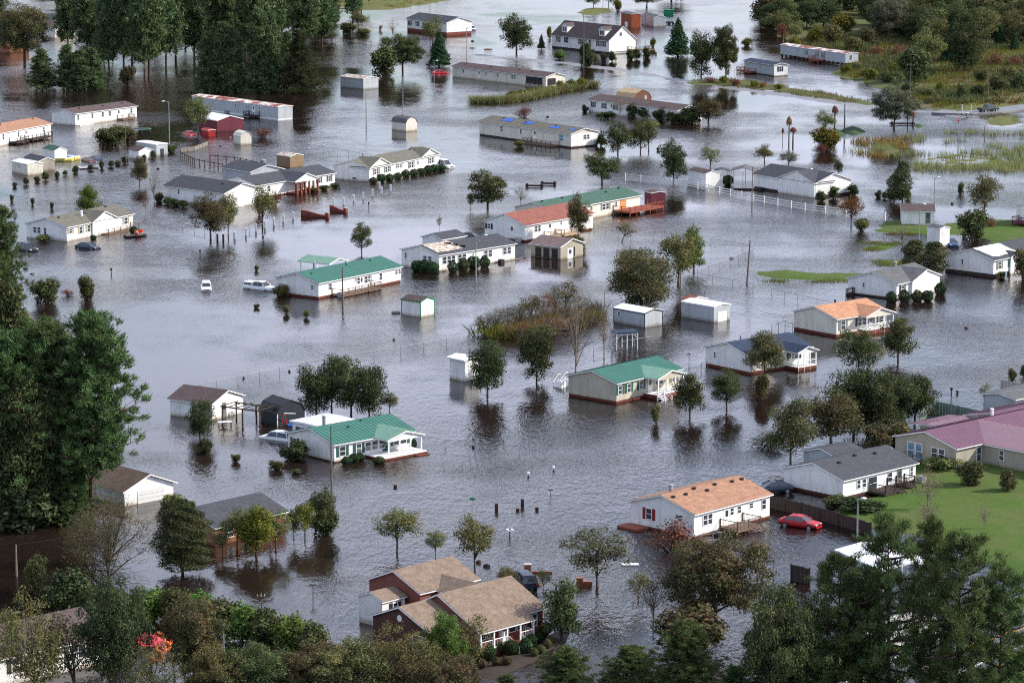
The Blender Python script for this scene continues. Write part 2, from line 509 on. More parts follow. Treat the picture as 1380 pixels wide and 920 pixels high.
def land(name, pix, zmax, m, slope=.12, rough=.25, res=None, nscale=.12, seed=0, world=False):
    poly = [tuple(p) for p in pix] if world else [tuple(G(*p)[:2]) for p in pix]
    xs = [p[0] for p in poly]; ys = [p[1] for p in poly]
    x0, x1, y0, y1 = min(xs)-4, max(xs)+4, min(ys)-6, max(ys)+6
    res = res or max((x1-x0)/150, (y1-y0)/150, .5)
    nx, ny = int((x1-x0)/res)+2, int((y1-y0)/res)+2
    X, Y = np.meshgrid(np.linspace(x0, x1, nx), np.linspace(y0, y1, ny))
    d = sdist(X, Y, poly)
    nz = vnoise(X*nscale, Y*nscale, seed) * .45 + vnoise(X*nscale*3.1, Y*nscale*3.1, seed+1) * .32 + vnoise(X*nscale*9, Y*nscale*9, seed+2)*.23 - .5
    Z = np.minimum(d * slope, zmax) + nz * rough * (1.7 if name == 'grass_bank' else 1)
    Z = np.maximum(Z, -.5)
    keep = Z > -.45
    idx = np.arange(nx*ny).reshape(ny, nx)
    k = keep[:-1,:-1] | keep[1:,:-1] | keep[:-1,1:] | keep[1:,1:]
    a = idx[:-1,:-1][k]; b = idx[:-1,1:][k]; c = idx[1:,1:][k]; e = idx[1:,:-1][k]
    faces = np.stack([a, b, c, e], 1)
    used = np.unique(faces); remap = np.zeros(nx*ny, int); remap[used] = np.arange(len(used))
    V = np.stack([X.ravel(), Y.ravel(), Z.ravel()], 1)[used]
    me = bpy.data.meshes.new(name)
    me.from_pydata(V.tolist(), [], remap[faces].tolist())
    me.materials.append(m)
    me.polygons.foreach_set('use_smooth', [True]*len(me.polygons))
    o = bpy.data.objects.new(name, me); COL.objects.link(o)
    LANDS.append((poly, zmax, slope))
    return struct(o)

def ribbon(name, pts, width, z, m, off=0.0, dash=None, parent=None, thick=0):
    """a strip along ground points (px, py)"""
    P = [G(*p) for p in pts]
    Q = []
    for i in range(len(P)-1):
        n = max(2, int((P[i+1]-P[i]).length / 3))
        for k in range(n): Q.append(P[i].lerp(P[i+1], k/n))
    Q.append(P[-1])
    b = MB(); dist = 0
    for i in range(len(Q)-1):
        d = (Q[i+1]-Q[i]); L = d.length; d.normalize(); nrm = Vector((-d.y, d.x, 0))
        dist += L
        if dash and (int(dist/dash) % 2): continue
        d2 = (Q[min(i+2, len(Q)-1)]-Q[i+1]); 
        if d2.length < 1e-6: d2 = d.copy()
        d2.normalize(); n2 = Vector((-d2.y, d2.x, 0))
        a0 = Q[i] + nrm*(off-width/2); a1 = Q[i] + nrm*(off+width/2)
        b0 = Q[i+1] + n2*(off-width/2); b1 = Q[i+1] + n2*(off+width/2)
        b.add([(p.x, p.y, z) for p in (a0, b0, b1, a1)], [(0,1,2,3)])
        if thick: b.add([(p.x, p.y, z-k) for k in (0, thick) for p in (a0, b0, b1, a1)], [(0,4,5,1),(2,6,7,3)])
    o = b.build(name, m, parent)
    return o if parent else struct(o)

# lawn bottom right, with puddles at its edge
land('lawn', [(1105,700),(1160,672),(1228,655),(1215,612),(1225,585),(1262,572),(1300,600),(1420,600),(1500,700),(1460,800),(1385,782),(1345,768),(1290,735),(1230,722),(1180,712)], .38, LAWN, .10, .30, seed=3)
land('grass_strip', [(1110,880),(1180,846),(1240,838),(1300,842),(1345,826),(1420,812),(1520,790),(1760,740),(1800,800),(1560,880),(1400,1000),(1100,1030),(1040,990)], .30, LAWN, .12, .25, seed=5)
land('grass_bank', [(1178,300),(1215,298),(1262,306),(1300,300),(1340,296),(1420,300),(1440,325),(1380,332),(1340,325),(1300,318),(1240,314),(1195,312)], .22, LAWN, .07, .25, seed=7)
land('grass_bank', [(1165,332),(1190,327),(1206,326),(1212,331),(1195,337),(1170,336)], .14, LAWN, .06, .16, seed=8)
land('grass_bank', [(1185,351),(1212,349),(1222,354),(1205,358),(1190,356)], .12, LAWN, .06, .16, seed=9)
land('grass_bank', [(1030,367),(1060,364),(1100,369),(1158,370),(1150,380),(1120,377),(1080,375),(1045,375),(1034,372)], .16, LAWN, .06, .2, seed=10)
land('grass_bank', [(1336,325),(1380,322),(1440,320),(1440,340),(1380,345),(1345,338)], .2, LAWN, .07, .2, seed=11)
# field behind the road at the top right
land('weedy_field', [(1040,30),(1060,62),(1150,75),(1165,92),(1128,96),(1135,104),(1165,112),(1210,122),(1235,140),(1262,150),(1330,150),(1480,132),(1560,60),(1600,-60),(1000,-60)], .5, REDFIELD, .05, .5, nscale=.04, seed=12)
land('grass_bank', [(1262,146),(1300,150),(1330,148),(1480,128),(1480,120),(1330,132),(1268,138)], .62, FIELD, .12, .1, seed=13)
land('grass_bank', [(1330,162),(1345,157),(1368,158),(1372,167),(1350,170),(1332,167)], .22, FIELD, .06, .1, seed=14)
land('grass_bank', [(455,6),(480,14),(530,14),(560,8),(600,2),(640,-8),(640,-60),(440,-60)], .5, FIELD, .05, .4, nscale=.05, seed=15)
land('marsh_bank', [(778,16),(795,11),(815,11),(822,17),(800,21),(782,20)], .3, FIELD, .04, .2, seed=16)
land('marsh_bank', [(1230,215),(1280,208),(1340,212),(1440,210),(1440,236),(1380,228),(1320,224),(1270,226)], .02, FIELD, .03, .45, nscale=.1, seed=17)
land('marsh_bank', [(1175,190),(1215,186),(1230,196),(1210,208),(1180,212)], .08, REDFIELD, .03, .3, nscale=.1, seed=18)
land('marsh_bank', [(925,111),(975,106),(1020,110),(1060,118),(1110,125),(1180,139),(1176,143),(1100,131),(1040,122),(980,116),(930,114)], .16, REDFIELD, .10, .2, nscale=.15, seed=19)
land('mound', [(1106,180),(1118,175),(1135,177),(1140,183),(1128,186),(1110,185)], .9, mat('ground_ivy', (.03,.06,.02), .95, .4, 2, bump=.15), .35, .2, seed=20)
land('mound', [(1133,176),(1142,171),(1158,172),(1167,178),(1155,182),(1140,181)], .9, MATS['ground_ivy'], .35, .2, seed=21)
land('mound', [(1230,169),(1240,167),(1246,170),(1238,173)], .5, MATS['ground_ivy'], .35, .1, seed=22)
land('garden_bed', [(640,905),(680,880),(725,862),(752,850),(768,852),(762,866),(735,880),(715,893),(690,905),(660,915)], .10, MUD, .1, .1, seed=23)
0 and land('silt_bar', [(800-5,462),(760,463),(640,452),(600,459),(560,469),(535,474),(540,478),(580,472),(620,466),(660,460)], .02, BROWNWEED, .02, .05, nscale=.3, seed=24)
# the road that comes out of the water at the top
ROAD = [(640,74),(700,80),(760,85),(830,93),(900,105),(960,114),(1030,124),(1100,134),(1180,143),(1230,149),(1270,153),(1330,164),(1420,178)]
land('road', [(640,72.5),(700,78.5),(760,83.5),(830,91.5),(900,103.5),(960,112.5),(1030,122.5),(1100,132.5),(1180,141.5),(1262,150.5),(1330,158),(1420,172),(1420,178),(1330,165),(1262,155),(1180,146),(1100,137),(1030,127),(960,117),(900,108),(830,96),(760,87),(700,82),(640,76)], .025, WETROAD, .05, .16, nscale=.10, seed=31)
ribbon('road', [(1262,152),(1300,154),(1335,152),(1380,146),(1480,132)], 7.0, .42, WETROAD, thick=.9)
# highway at the bottom right
HW = [(1080,992),(1180,938),(1250,902),(1320,872),(1400,845),(1500,815),(1750,752)]
ribbon('highway', HW, 9.5, .50, ASPHALT, thick=1.4)
ribbon('centre_line', HW, .14, .506, PAINT_Y, off=-.16)
ribbon('centre_line', HW, .14, .506, PAINT_Y, off=.16)
ribbon('edge_line', HW, .15, .506, PAINT_W, off=-3.7)
ribbon('edge_line', HW, .15, .506, PAINT_W, off=3.7)
# ---------------------------------------------------------------- vegetation prototypes
def leaf_mesh(name, P, N, size, m, seed=0, ratio=.62, tri=False):
    """many small leaf-sized faces at P, each facing roughly along N"""
    r = np.random.RandomState(seed); n = len(P)
    N = N + r.normal(0, .55, (n, 3)); N /= np.linalg.norm(N, axis=1)[:, None] + 1e-9
    A = np.cross(N, r.normal(0, 1, (n, 3))); A /= np.linalg.norm(A, axis=1)[:, None] + 1e-9
    B = np.cross(N, A)
    s = (size * r.uniform(.6, 1.35, n))[:, None]
    A *= s; B *= s * ratio
    if tri:
        V = np.stack([P - B*.5, P + B*.5, P + A*1.6], 1).reshape(-1, 3); k = 3
    else:
        bend = N * s * .25
        V = np.stack([P - A, P - B + bend, P + A, P + B + bend], 1).reshape(-1, 3); k = 4
    me = bpy.data.meshes.new(name)
    me.vertices.add(len(V)); me.vertices.foreach_set('co', V.ravel())
    me.loops.add(n*k); me.loops.foreach_set('vertex_index', np.arange(n*k))
    me.polygons.add(n); me.polygons.foreach_set('loop_start', np.arange(n)*k)
    me.polygons.foreach_set('loop_total', np.full(n, k))
    me.materials.append(m); me.update(); me.validate()
    return me
def blade_mesh(name, P, D, L, w, m, seed=0):
    """needles or reeds: thin triangles from P along D"""
    r = np.random.RandomState(seed); n = len(P)
    D = D / (np.linalg.norm(D, axis=1)[:, None] + 1e-9)
    A = np.cross(D, r.normal(0, 1, (n, 3))); A /= np.linalg.norm(A, axis=1)[:, None] + 1e-9
    l = (L * r.uniform(.7, 1.3, n))[:, None]
    V = np.stack([P - A*w, P + A*w, P + D*l], 1).reshape(-1, 3)
    me = bpy.data.meshes.new(name)
    me.vertices.add(len(V)); me.vertices.foreach_set('co', V.ravel())
    me.loops.add(n*3); me.loops.foreach_set('vertex_index', np.arange(n*3))
    me.polygons.add(n); me.polygons.foreach_set('loop_start', np.arange(n)*3)
    me.polygons.foreach_set('loop_total', np.full(n, 3))
    me.materials.append(m); me.update(); me.validate()
    return me
def mesh_of(b, name, m):
    me = bpy.data.meshes.new(name)
    me.from_pydata([tuple(v) for v in b.v], [], b.f); me.materials.append(m); me.update()
    return me
def limbs(b, top, tips, r0, rng, trunk_from=-1.0, lean=(0, 0), nmain=6, fork=.35, sides=5):
    """tapered trunk, main limbs and twigs to the crown's clumps"""
    top = Vector(top); h = top.z
    p = Vector((0, 0, trunk_from)); last = p; K = 4; rr = r0
    trunk = []
    for k in range(1, K+1):
        t = k / K
        q = Vector((lean[0]*t*t + rng.uniform(-.04, .04)*h*.3, lean[1]*t*t + rng.uniform(-.04, .04)*h*.3, trunk_from + (h - trunk_from) * t))
        b.tube(last, q, rr, r0*(1-.75*t), sides+1, cap=False); trunk.append((last, q)); rr = r0*(1-.75*t); last = q
    nodes = []
    for i in range(nmain):
        if not tips: break
        tip = tips[rng.randrange(len(tips))]
        z0 = h*(fork + (1-fork)*rng.random()*.6)
        s = Vector((lean[0]*(z0/h)**2, lean[1]*(z0/h)**2, z0))
        mid = s.lerp(tip, .5) + Vector((0, 0, .06*h*rng.random()))
        b.tube(s, mid, r0*.45, r0*.28, sides, cap=False); b.tube(mid, tip, r0*.28, r0*.08, sides, cap=False)
        nodes += [s.lerp(mid, .5), mid, mid.lerp(tip, .5)]
    nodes.append(last)
    for tip in tips:
        n = min(nodes, key=lambda q: (q-tip).length + (3 if q.z > tip.z+.5 else 0))
        b.tube(n, tip, r0*.14, r0*.04, 3, cap=False)
PROTO = {}
def reg(kind, crown_me, trunk_me, w, h): PROTO.setdefault(kind, []).append((crown_me, trunk_me, w, h))

G_BROAD = leafmat('broadleaf_green', (.076, .094, .040), dry=(.112, .105, .050))
G_DARK = leafmat('dark_leaf', (.058, .076, .036), dry=(.086, .090, .042))
G_BROWN = leafmat('brown_green_leaf', (0.098, 0.101, 0.049), dry=(0.137, 0.085, 0.052))
G_OLIVE = leafmat('olive_leaf', (0.136, 0.151, 0.061), dry=(0.186, 0.151, 0.064))
G_BRIGHT = leafmat('bright_leaf', (0.101, 0.163, 0.039), dry=(0.139, 0.179, 0.055))
G_SILVER = leafmat('grey_green_leaf', (.125, .14, .09), dry=(.15, .13, .09))
G_PINE = leafmat('pine_needles', (0.075, 0.114, 0.043), val=.5, dry=(0.120, 0.150, 0.059))
G_FARPINE = leafmat('far_pine_needles', (0.083, 0.120, 0.056), dry=(0.135, 0.158, 0.067))
G_CONIFER = leafmat('cedar_leaf', (0.036, 0.068, 0.031), dry=(0.058, 0.085, 0.036))
G_TWIG = leafmat('dry_twigs', (.17, .13, .10), dry=(.20, .12, .08), trans=.1)
G_REDTWIG = leafmat('reddish_twigs', (.17, .07, .05), dry=(.14, .09, .05), trans=.1)
G_RUST = leafmat('rust_leaf', (.19, .085, .035), dry=(.13, .11, .04))
G_REED = leafmat('reed_blades', (0.189, 0.196, 0.074), dry=(0.257, 0.216, 0.108))
G_PALM = leafmat('palm_frond', (.05, .085, .025))
G_DEADPALM = leafmat('dead_palm_frond', (.20, .115, .07))
G_YELLOW = leafmat('yellow_green_leaf', (.13, .14, .03), dry=(.16, .13, .03))
LEAFM = dict(broad=G_BROAD, dark=G_DARK, brown=G_BROWN, olive=G_OLIVE, bright=G_BRIGHT, silver=G_SILVER, twig=G_TWIG, redtwig=G_REDTWIG, rust=G_RUST, conifer=G_CONIFER, yellow=G_YELLOW)

def crown_points(r, n, cz, rx, rz, lobes, lobe_r, fill=.25, flat=.75, low=-.75):
    """leaf positions on lumpy clumps spread through an ellipsoid"""
    C = []
    for _ in range(lobes):
        d = r.normal(0, 1, 3); d /= np.linalg.norm(d)
        if d[2] < low: d[2] = -d[2]
        k = r.uniform(.5, .92) if r.rand() > fill else r.uniform(.1, .6)
        C.append([d[0]*rx*k, d[1]*rx*k, cz + d[2]*rz*k])
    C = np.array(C)
    gap = r.normal(0, 1, 3); gap[2] = abs(gap[2])*.4; gap /= np.linalg.norm(gap)
    C[:, 2] += np.sin(C[:, 0]*.9 + r.uniform(0, 6))*.35
    C[:, :2] *= (1 + .16*np.sin(np.arctan2(C[:, 1], C[:, 0])*2 + r.uniform(0, 6)))[:, None]
    C *= np.where(((C - [0, 0, cz]) @ gap > .62*rx)[:, None], [.8, .8, .93], 1.0)
    R = lobe_r * r.uniform(.6, 1.3, lobes)
    w = R**2 / (R**2).sum()
    who = r.choice(lobes, n, p=w)
    d = r.normal(0, 1, (n, 3)); d /= np.linalg.norm(d, axis=1)[:, None]
    k = np.clip(r.normal(.85, .22, n), .1, 1.35)
    P = C[who] + d * (R[who]*k)[:, None] * np.array([1, 1, flat])
    N = d + np.array([0, 0, .35])
    return P, N, C
def make_round(kind, leaf, n, size, seed, rx=3.7, cz=6.0, rz=3.7, lobes=46, lobe_r=1.35, trunk_top=6.2, r0=.24, bark=BARK, fill=.3, nmain=7, twigs=True, fork=.3, low=-1.1):
    r = np.random.RandomState(seed); rg = random.Random(seed)
    P, N, C = crown_points(r, n, cz, rx, rz, lobes, lobe_r, fill, low=low)
    P = P[P[:, 2] > .15]; N = N[:len(P)]
    me = leaf_mesh(kind + '_crown', P, N, size, leaf, seed)
    b = MB(); limbs(b, (0, 0, trunk_top), [Vector(c) for c in C] if twigs else [Vector(c) for c in C[:8]], r0, rg, nmain=nmain, fork=fork)
    w = 2*np.percentile(np.hypot(P[:, 0], P[:, 1]), 96); h = np.percentile(P[:, 2], 99.5)
    reg(kind, me, mesh_of(b, kind + '_trunk', bark), w, h)
for s in range(5):
    make_round('round_broad', G_BROAD, 7500, .165, 11+s*7, cz=5.35, rz=4.4, rx=3.8, lobes=46+s*6, lobe_r=1.38-s*.1)
    make_round('round_dark', G_DARK, 9000, .17, 212+s*5, lobes=56+s*8, cz=5.1, rz=4.6, rx=3.9, lobe_r=1.4-s*.09)
for s in range(2):
    make_round('round_brown', G_BROWN, 9500, .15, 31+s, lobes=80, cz=5.5, rz=4.2, rx=4.0, lobe_r=1.15, nmain=10)
    make_round('dome', G_BROWN, 22000, .12, 36+s, lobes=170, cz=4.9, rz=4.7, rx=4.4, lobe_r=1.0, nmain=10, fill=.15)
    make_round('light_olive', G_OLIVE, 4200, .17, 41+s, lobes=40, lobe_r=1.25)
    make_round('light_silver', G_SILVER, 3600, .16, 51+s, lobes=46, lobe_r=1.1, nmain=11, r0=.2)
    make_round('sparse_olive', G_OLIVE, 1700, .16, 61+s, lobes=38, lobe_r=1.1, nmain=11, r0=.2)
    make_round('sparse_twig', G_TWIG, 1300, .12, 71+s, lobes=60, lobe_r=1.0, nmain=16, r0=.16, bark=LBARK)
    make_round('rusty', G_RUST, 2300, .16, 81+s, lobes=40, lobe_r=1.1, nmain=10, r0=.18)
    make_round('tall_green', G_BRIGHT, 6500, .18, 91+s, rx=2.5, cz=5.2, rz=4.7, lobes=44, lobe_r=1.15)
    make_round('big_wood', G_BROWN, 26000, .105, 101+s, rx=4.6, cz=5.6, rz=4.0, lobes=150, lobe_r=.75, nmain=16, r0=.24)
    make_round('big_olive', G_OLIVE, 26000, .105, 111+s, rx=4.6, cz=5.4, rz=4.2, lobes=140, lobe_r=.8, nmain=14, r0=.24)
    make_round('big_bright', G_BRIGHT, 26000, .11, 121+s, rx=3.8, cz=5.2, rz=4.4, lobes=130, lobe_r=.8, nmain=10, r0=.24)
    make_round('big_sparse', G_OLIVE, 7000, .11, 116+s, rx=4.6, cz=5.6, rz=4.2, lobes=130, lobe_r=.8, nmain=18, r0=.22)
    make_round('bare', G_TWIG, 900, .07, 131+s, rx=4.2, lobes=130, lobe_r=.8, nmain=26, r0=.15, bark=LBARK, fork=.15)
    make_round('big_bare', G_TWIG, 9000, .065, 136+s, rx=4.6, cz=5.6, rz=4.2, lobes=260, lobe_r=.7, nmain=36, r0=.16, bark=BARK, fork=.2)
# shrubs: crowns right down to the water
def make_bush(kind, leaf, n, size, seed, rx=4.2, rz=4.6, lobes=40, lobe_r=1.6, tight=False):
    r = np.random.RandomState(seed)
    P, N, C = crown_points(r, n, 4.6, rx, rz, lobes, lobe_r, .15, 1.0, low=-1.1)
    if tight:
        d = r.normal(0, 1, (n, 3)); d /= np.linalg.norm(d, axis=1)[:, None]
        P = d*np.array([4.7, 4.7, 5.0])*r.uniform(.86, 1.05, (n, 1))*(1 + .09*np.sin(d[:, :1]*5+seed)*np.cos(d[:, 1:2]*4) + .07*np.sin(d[:, 2:]*7+seed)) + np.array([0, 0, 4.3]); N = d*1.3
    k = P[:, 2] > -1.2; P = P[k]; N = N[k]
    me = leaf_mesh(kind + '_leaves', P, N, size, leaf, seed)
    w = 2*np.percentile(np.hypot(P[:, 0], P[:, 1]), 96); h = np.percentile(P[:, 2], 99)
    b = MB(); rg = random.Random(seed)
    for c in C[:12]: b.tube((rg.uniform(-.5, .5), rg.uniform(-.5, .5), -1.5), c, .16, .05, 3, cap=False)
    reg(kind, me, mesh_of(b, kind + '_stems', BARK), w, h)
for s in range(3): make_bush('clipped', G_CONIFER if s else G_DARK, 2400, .46, 221+s*3, tight=True)
for s in range(2):
    make_bush('bush_dark', G_DARK, 3200, .42, 141+s)
    make_bush('bush_green', G_BROAD, 3200, .42, 151+s)
    make_bush('bush_bright', G_BRIGHT, 3200, .42, 161+s)
    make_bush('bush_olive', G_OLIVE, 2600, .42, 171+s)
    make_bush('bush_brown', G_BROWN, 2600, .40, 181+s)
    make_bush('bush_twig', G_REDTWIG, 1300, .30, 191+s, lobe_r=1.8)
    make_bush('bush_yellow', G_YELLOW, 2600, .42, 196+s)
    make_bush('clipped', G_CONIFER, 2600, .42, 201+s, tight=True)
# conifers: cones of drooping tiers
def make_cone(kind, leaf, n, size, seed, w=2.4, base=.06, bark=PBARK, cyl=False):
    r = np.random.RandomState(seed)
    t = 1 - np.sqrt(r.rand(n)) if not cyl else r.rand(n)
    z = base*10 + t*(10-base*10)
    env = (1-t)**.8 if not cyl else np.clip(1.05-(np.abs(t-.4)*1.35)**2.4, .12, 1)
    a = r.uniform(0, 2*np.pi, n)
    lump = .78 + .3*np.sin(a*3+z*1.7+seed) * np.sin(z*3.1+a*2) + r.normal(0, .07, n)
    R = w*env*lump*np.where(r.rand(n) < .25, r.uniform(.3, 1, n), 1)
    P = np.stack([np.cos(a)*R, np.sin(a)*R, z - R*.12], 1)
    N = np.stack([np.cos(a), np.sin(a), np.full(n, .5)], 1)
    me = leaf_mesh(kind + '_crown', P, N, size, leaf, seed)
    b = MB(); b.tube((0, 0, -1), (0, 0, 8.5), .2, .04, 6)
    for k in range(26):
        zz = rg_ = base*10 + (k+.5)/26*(9-base*10); aa = k*2.4
        rr = w*(1-(zz/10))**.8*.8 if not cyl else w*.7
        b.tube((0, 0, zz), (math.cos(aa)*rr, math.sin(aa)*rr, zz+.2), .05, .02, 3, cap=False)
    reg(kind, me, mesh_of(b, kind + '_trunk', bark), 2*w*.92, 10)
for s in range(2):
    make_cone('conifer', G_CONIFER, 5500, .17, 211+s)
    make_cone('column', G_BROAD, 5000, .18, 221+s, w=2.3, base=.1, cyl=True)
    make_cone('big_cedar', G_DARK, 20000, .11, 231+s, w=3.2, base=.12, cyl=True)
# pines: bare trunk, whorls of limbs, each ending in tufts of needles
def make_pine(kind, leaf, nb, tufts, blades, blen, bw, seed, h=20.0, start=.35, rad=4.2, young=False, jit=None):
    r = np.random.RandomState(seed); rg = random.Random(seed)
    b = MB(); lean = (rg.uniform(-.5, .5), rg.uniform(-.5, .5))
    last = Vector((0, 0, -1.5)); r0 = .30
    for k in range(1, 9):
        t = k/8; q = Vector((lean[0]*t*t, lean[1]*t*t, -1.5 + (h+.6)*t))
        b.tube(last, q, r0*(1-.85*(k-1)/8), r0*(1-.85*t), 7, cap=False); last = q
    TP, TD = [], []
    for i in range(nb):
        t = (i + rg.random()) / nb
        z = h*(start + (1-start)*t)
        prof = (math.sin(math.pi*min(1, (.2 + t*.78)))**.55 if not young else (1-t)**.55 + .06)
        L = rad*prof*rg.uniform(.55, 1.15)
        a = i*2.399 + rg.uniform(-.5, .5)
        up = rg.uniform(-.18, .30) + t*.45
        s = Vector((lean[0]*(z/h)**2, lean[1]*(z/h)**2, z - L*.12))
        e = s + Vector((math.cos(a)*L, math.sin(a)*L, L*up))
        m_ = s.lerp(e, .55) - Vector((0, 0, L*.06))
        br = .02 + .018*L
        b.tube(s, m_, br*1.5, br, 4, cap=False); b.tube(m_, e, br, br*.3, 3, cap=False)
        for j in range(max(2, int(tufts*(.4+.6*L/rad)))):
            u = rg.uniform(.3, 1.03)
            p = (s.lerp(m_, u/.55) if u < .55 else m_.lerp(e, (u-.55)/.45))
            off = Vector((rg.gauss(0, .17*L), rg.gauss(0, .17*L), rg.gauss(.04*L, .15*L)))
            TP.append(p + off); TD.append((off.normalized()*.8 + (e-s).normalized()*.6 + Vector((0, 0, .75))).normalized())
            if j % 2 == 0: b.tube(p, p+off, br*.4, br*.2, 3, cap=False)
    TP = np.array([tuple(p) for p in TP]); TD = np.array([tuple(p) for p in TD])
    n = len(TP)
    P = np.repeat(TP, blades, 0); D = np.repeat(TD, blades, 0) + r.normal(0, .62, (n*blades, 3))
    P = P + r.normal(0, jit or blen*.42, P.shape) * np.array([1, 1, .8])
    me = blade_mesh(kind + '_crown', P, D, blen, bw, leaf, seed)
    w = 2*np.percentile(np.hypot(P[:, 0], P[:, 1]), 97)
    reg(kind, me, mesh_of(b, kind + '_trunk', PBARK), w, h + .6)
for s in range(3):
    make_pine('near_pine', G_PINE, 104, 15, 44, .46, .052, 241+s, start=.16, rad=4.4)
    make_pine('open_pine', G_PINE, 50, 9, 90, .46, .050, 246+s, start=.14, rad=4.9, jit=.30)
    make_pine('tall_pine', G_PINE, 92, 14, 50, .46, .052, 248+s, start=.27, rad=4.6)
    make_pine('far_pine', G_FARPINE, 58, 10, 14, .95, .17, 251+s, start=.22, rad=4.0)
for s in range(2):
    make_pine('young_pine', G_FARPINE, 84, 11, 14, .95, .16, 261+s, start=.05, rad=4.8, young=True)
    make_pine('low_pine', G_PINE, 130, 14, 44, .44, .052, 271+s, start=.05, rad=5.8, young=True)
# reed tuft
for s in range(3):
    r = np.random.RandomState(300+s); n = 260
    P = np.stack([r.normal(0, 1.6, n), r.normal(0, 1.6, n), np.full(n, -.6)], 1)
    D = np.stack([r.normal(0, .22, n) + P[:, 0]*.06, r.normal(0, .22, n) + P[:, 1]*.06, np.ones(n)], 1)
    me = blade_mesh('reed_blades', P, D, 9.0, .22, G_REED, s)
    reg('reed', me, None, 6.5, 9.5)
# palms
def frond(b, base, a, L, droop, w=.35, rise=.6):
    pts = []
    for k in range(6):
        t = k/5; rr = L*t
        pts.append(base + Vector((math.cos(a)*rr*(1-.25*droop*t), math.sin(a)*rr*(1-.25*droop*t), L*(rise*t - (rise+droop)*t*t))))
    nrm = Vector((-math.sin(a), math.cos(a), 0))
    for k in range(5):
        w0 = w*math.sin(math.pi*(.12+.8*k/5)); w1 = w*math.sin(math.pi*(.12+.8*(k+1)/5)) if k < 4 else .02
        for sgn in (-1, 1):
            p0, p1 = pts[k], pts[k+1]
            b.add([p0, p1, p1 + nrm*sgn*w1 - Vector((0,0,w1*.5)), p0 + nrm*sgn*w0 - Vector((0,0,w0*.5))], [(0,1,2,3)])
def make_palm(kind, leaf, seed, h=10, n=26, L=2.2, dead=False):
    rg = random.Random(seed); b = MB(); last = Vector((0, 0, -1)); lx = rg.uniform(-.3, .3)
    for k in range(1, 6):
        q = Vector((lx*(k/5)**2, 0, -1+(h+1)*k/5)); b.tube(last, q, .24-.012*k, .23-.012*k, 7, cap=False); last = q
    c = MB()
    for k in range(n): frond(c, last + Vector((0, 0, rg.uniform(-.4, .1))), k*2.4, L*rg.uniform(.75, 1.1), rg.uniform(.5, 1.3) + (.8 if dead else 0), rise=rg.uniform(.1, .9) if not dead else rg.uniform(-.2, .35))
    reg(kind, mesh_of(c, kind + '_fronds', leaf), mesh_of(b, kind + '_trunk', PBARK), 2*L*.85, h + .9)
make_palm('palm', G_PALM, 5); make_palm('dead_palm', G_DEADPALM, 6, n=22, L=1.7, dead=True)

TREE_N = 0
PARTN = {'bush': ('foliage', 'stems'), 'clipped': ('foliage', 'stems'), 'palm': ('fronds', 'trunk'), 'dead_palm': ('fronds', 'trunk')}
NAMES = {'near_pine': 'pine_tree', 'open_pine': 'pine_tree', 'tall_pine': 'pine_tree', 'far_pine': 'pine_tree', 'young_pine': 'young_pine_tree', 'low_pine': 'young_pine_tree', 'conifer': 'cedar_tree', 'big_cedar': 'cedar_tree', 'column': 'upright_tree', 'palm': 'palm_tree', 'dead_palm': 'palm_tree', 'bare': 'bare_tree', 'big_bare': 'bare_tree', 'sparse_twig': 'bare_tree', 'clipped': 'clipped_shrub', 'reed': 'reed_clump'}
def T(kind, px, py, wpx, hpx, label, group=None, z=0.0, leaf=None, name=None, cat=None, rz=None, world=None, tilt=None):
    """a tree standing at ground point (px, py); wpx, hpx = its size in the photograph"""
    global TREE_N
    TREE_N += 1
    rg = random.Random(TREE_N * 7 + 1)
    P = PROTO[kind]; crown, trunk, pw, ph = P[TREE_N % len(P)]
    s = S(py)
    w, h = wpx/s, hpx/(s*math.cos(TH))
    loc = G(px, py) if world is None else Vector(world)
    loc.z = z
    k0 = kind.split('_')[0]
    isb = kind.startswith('bush') or kind == 'clipped'
    nm = name or NAMES.get(kind) or ('shrub' if isb else 'broadleaf_tree')
    ct = cat or ('shrub' if isb else 'reeds' if kind == 'reed' else 'tree')
    if kind == 'reed':
        o = bpy.data.objects.new(nm, crown); COL.objects.link(o); o.location = loc
        tag(o, label, ct, group)
    else:
        o = thing(nm, label, ct, loc, 0, group)
        cn, tn = PARTN.get(k0 if isb else kind, ('crown', 'trunk'))
        c = bpy.data.objects.new(cn, crown); COL.objects.link(c); c.parent = o
        if leaf:
            c.material_slots[0].link = 'OBJECT'; c.material_slots[0].material = LEAFM[leaf]
        if trunk:
            t = bpy.data.objects.new(tn, trunk); COL.objects.link(t); t.parent = o
    o.scale = (w/pw, w/pw, h/ph)
    o.rotation_euler = (tilt[0], tilt[1], 0) if tilt else (0, 0, rz if rz is not None else rg.uniform(0, 6.28))
    return o
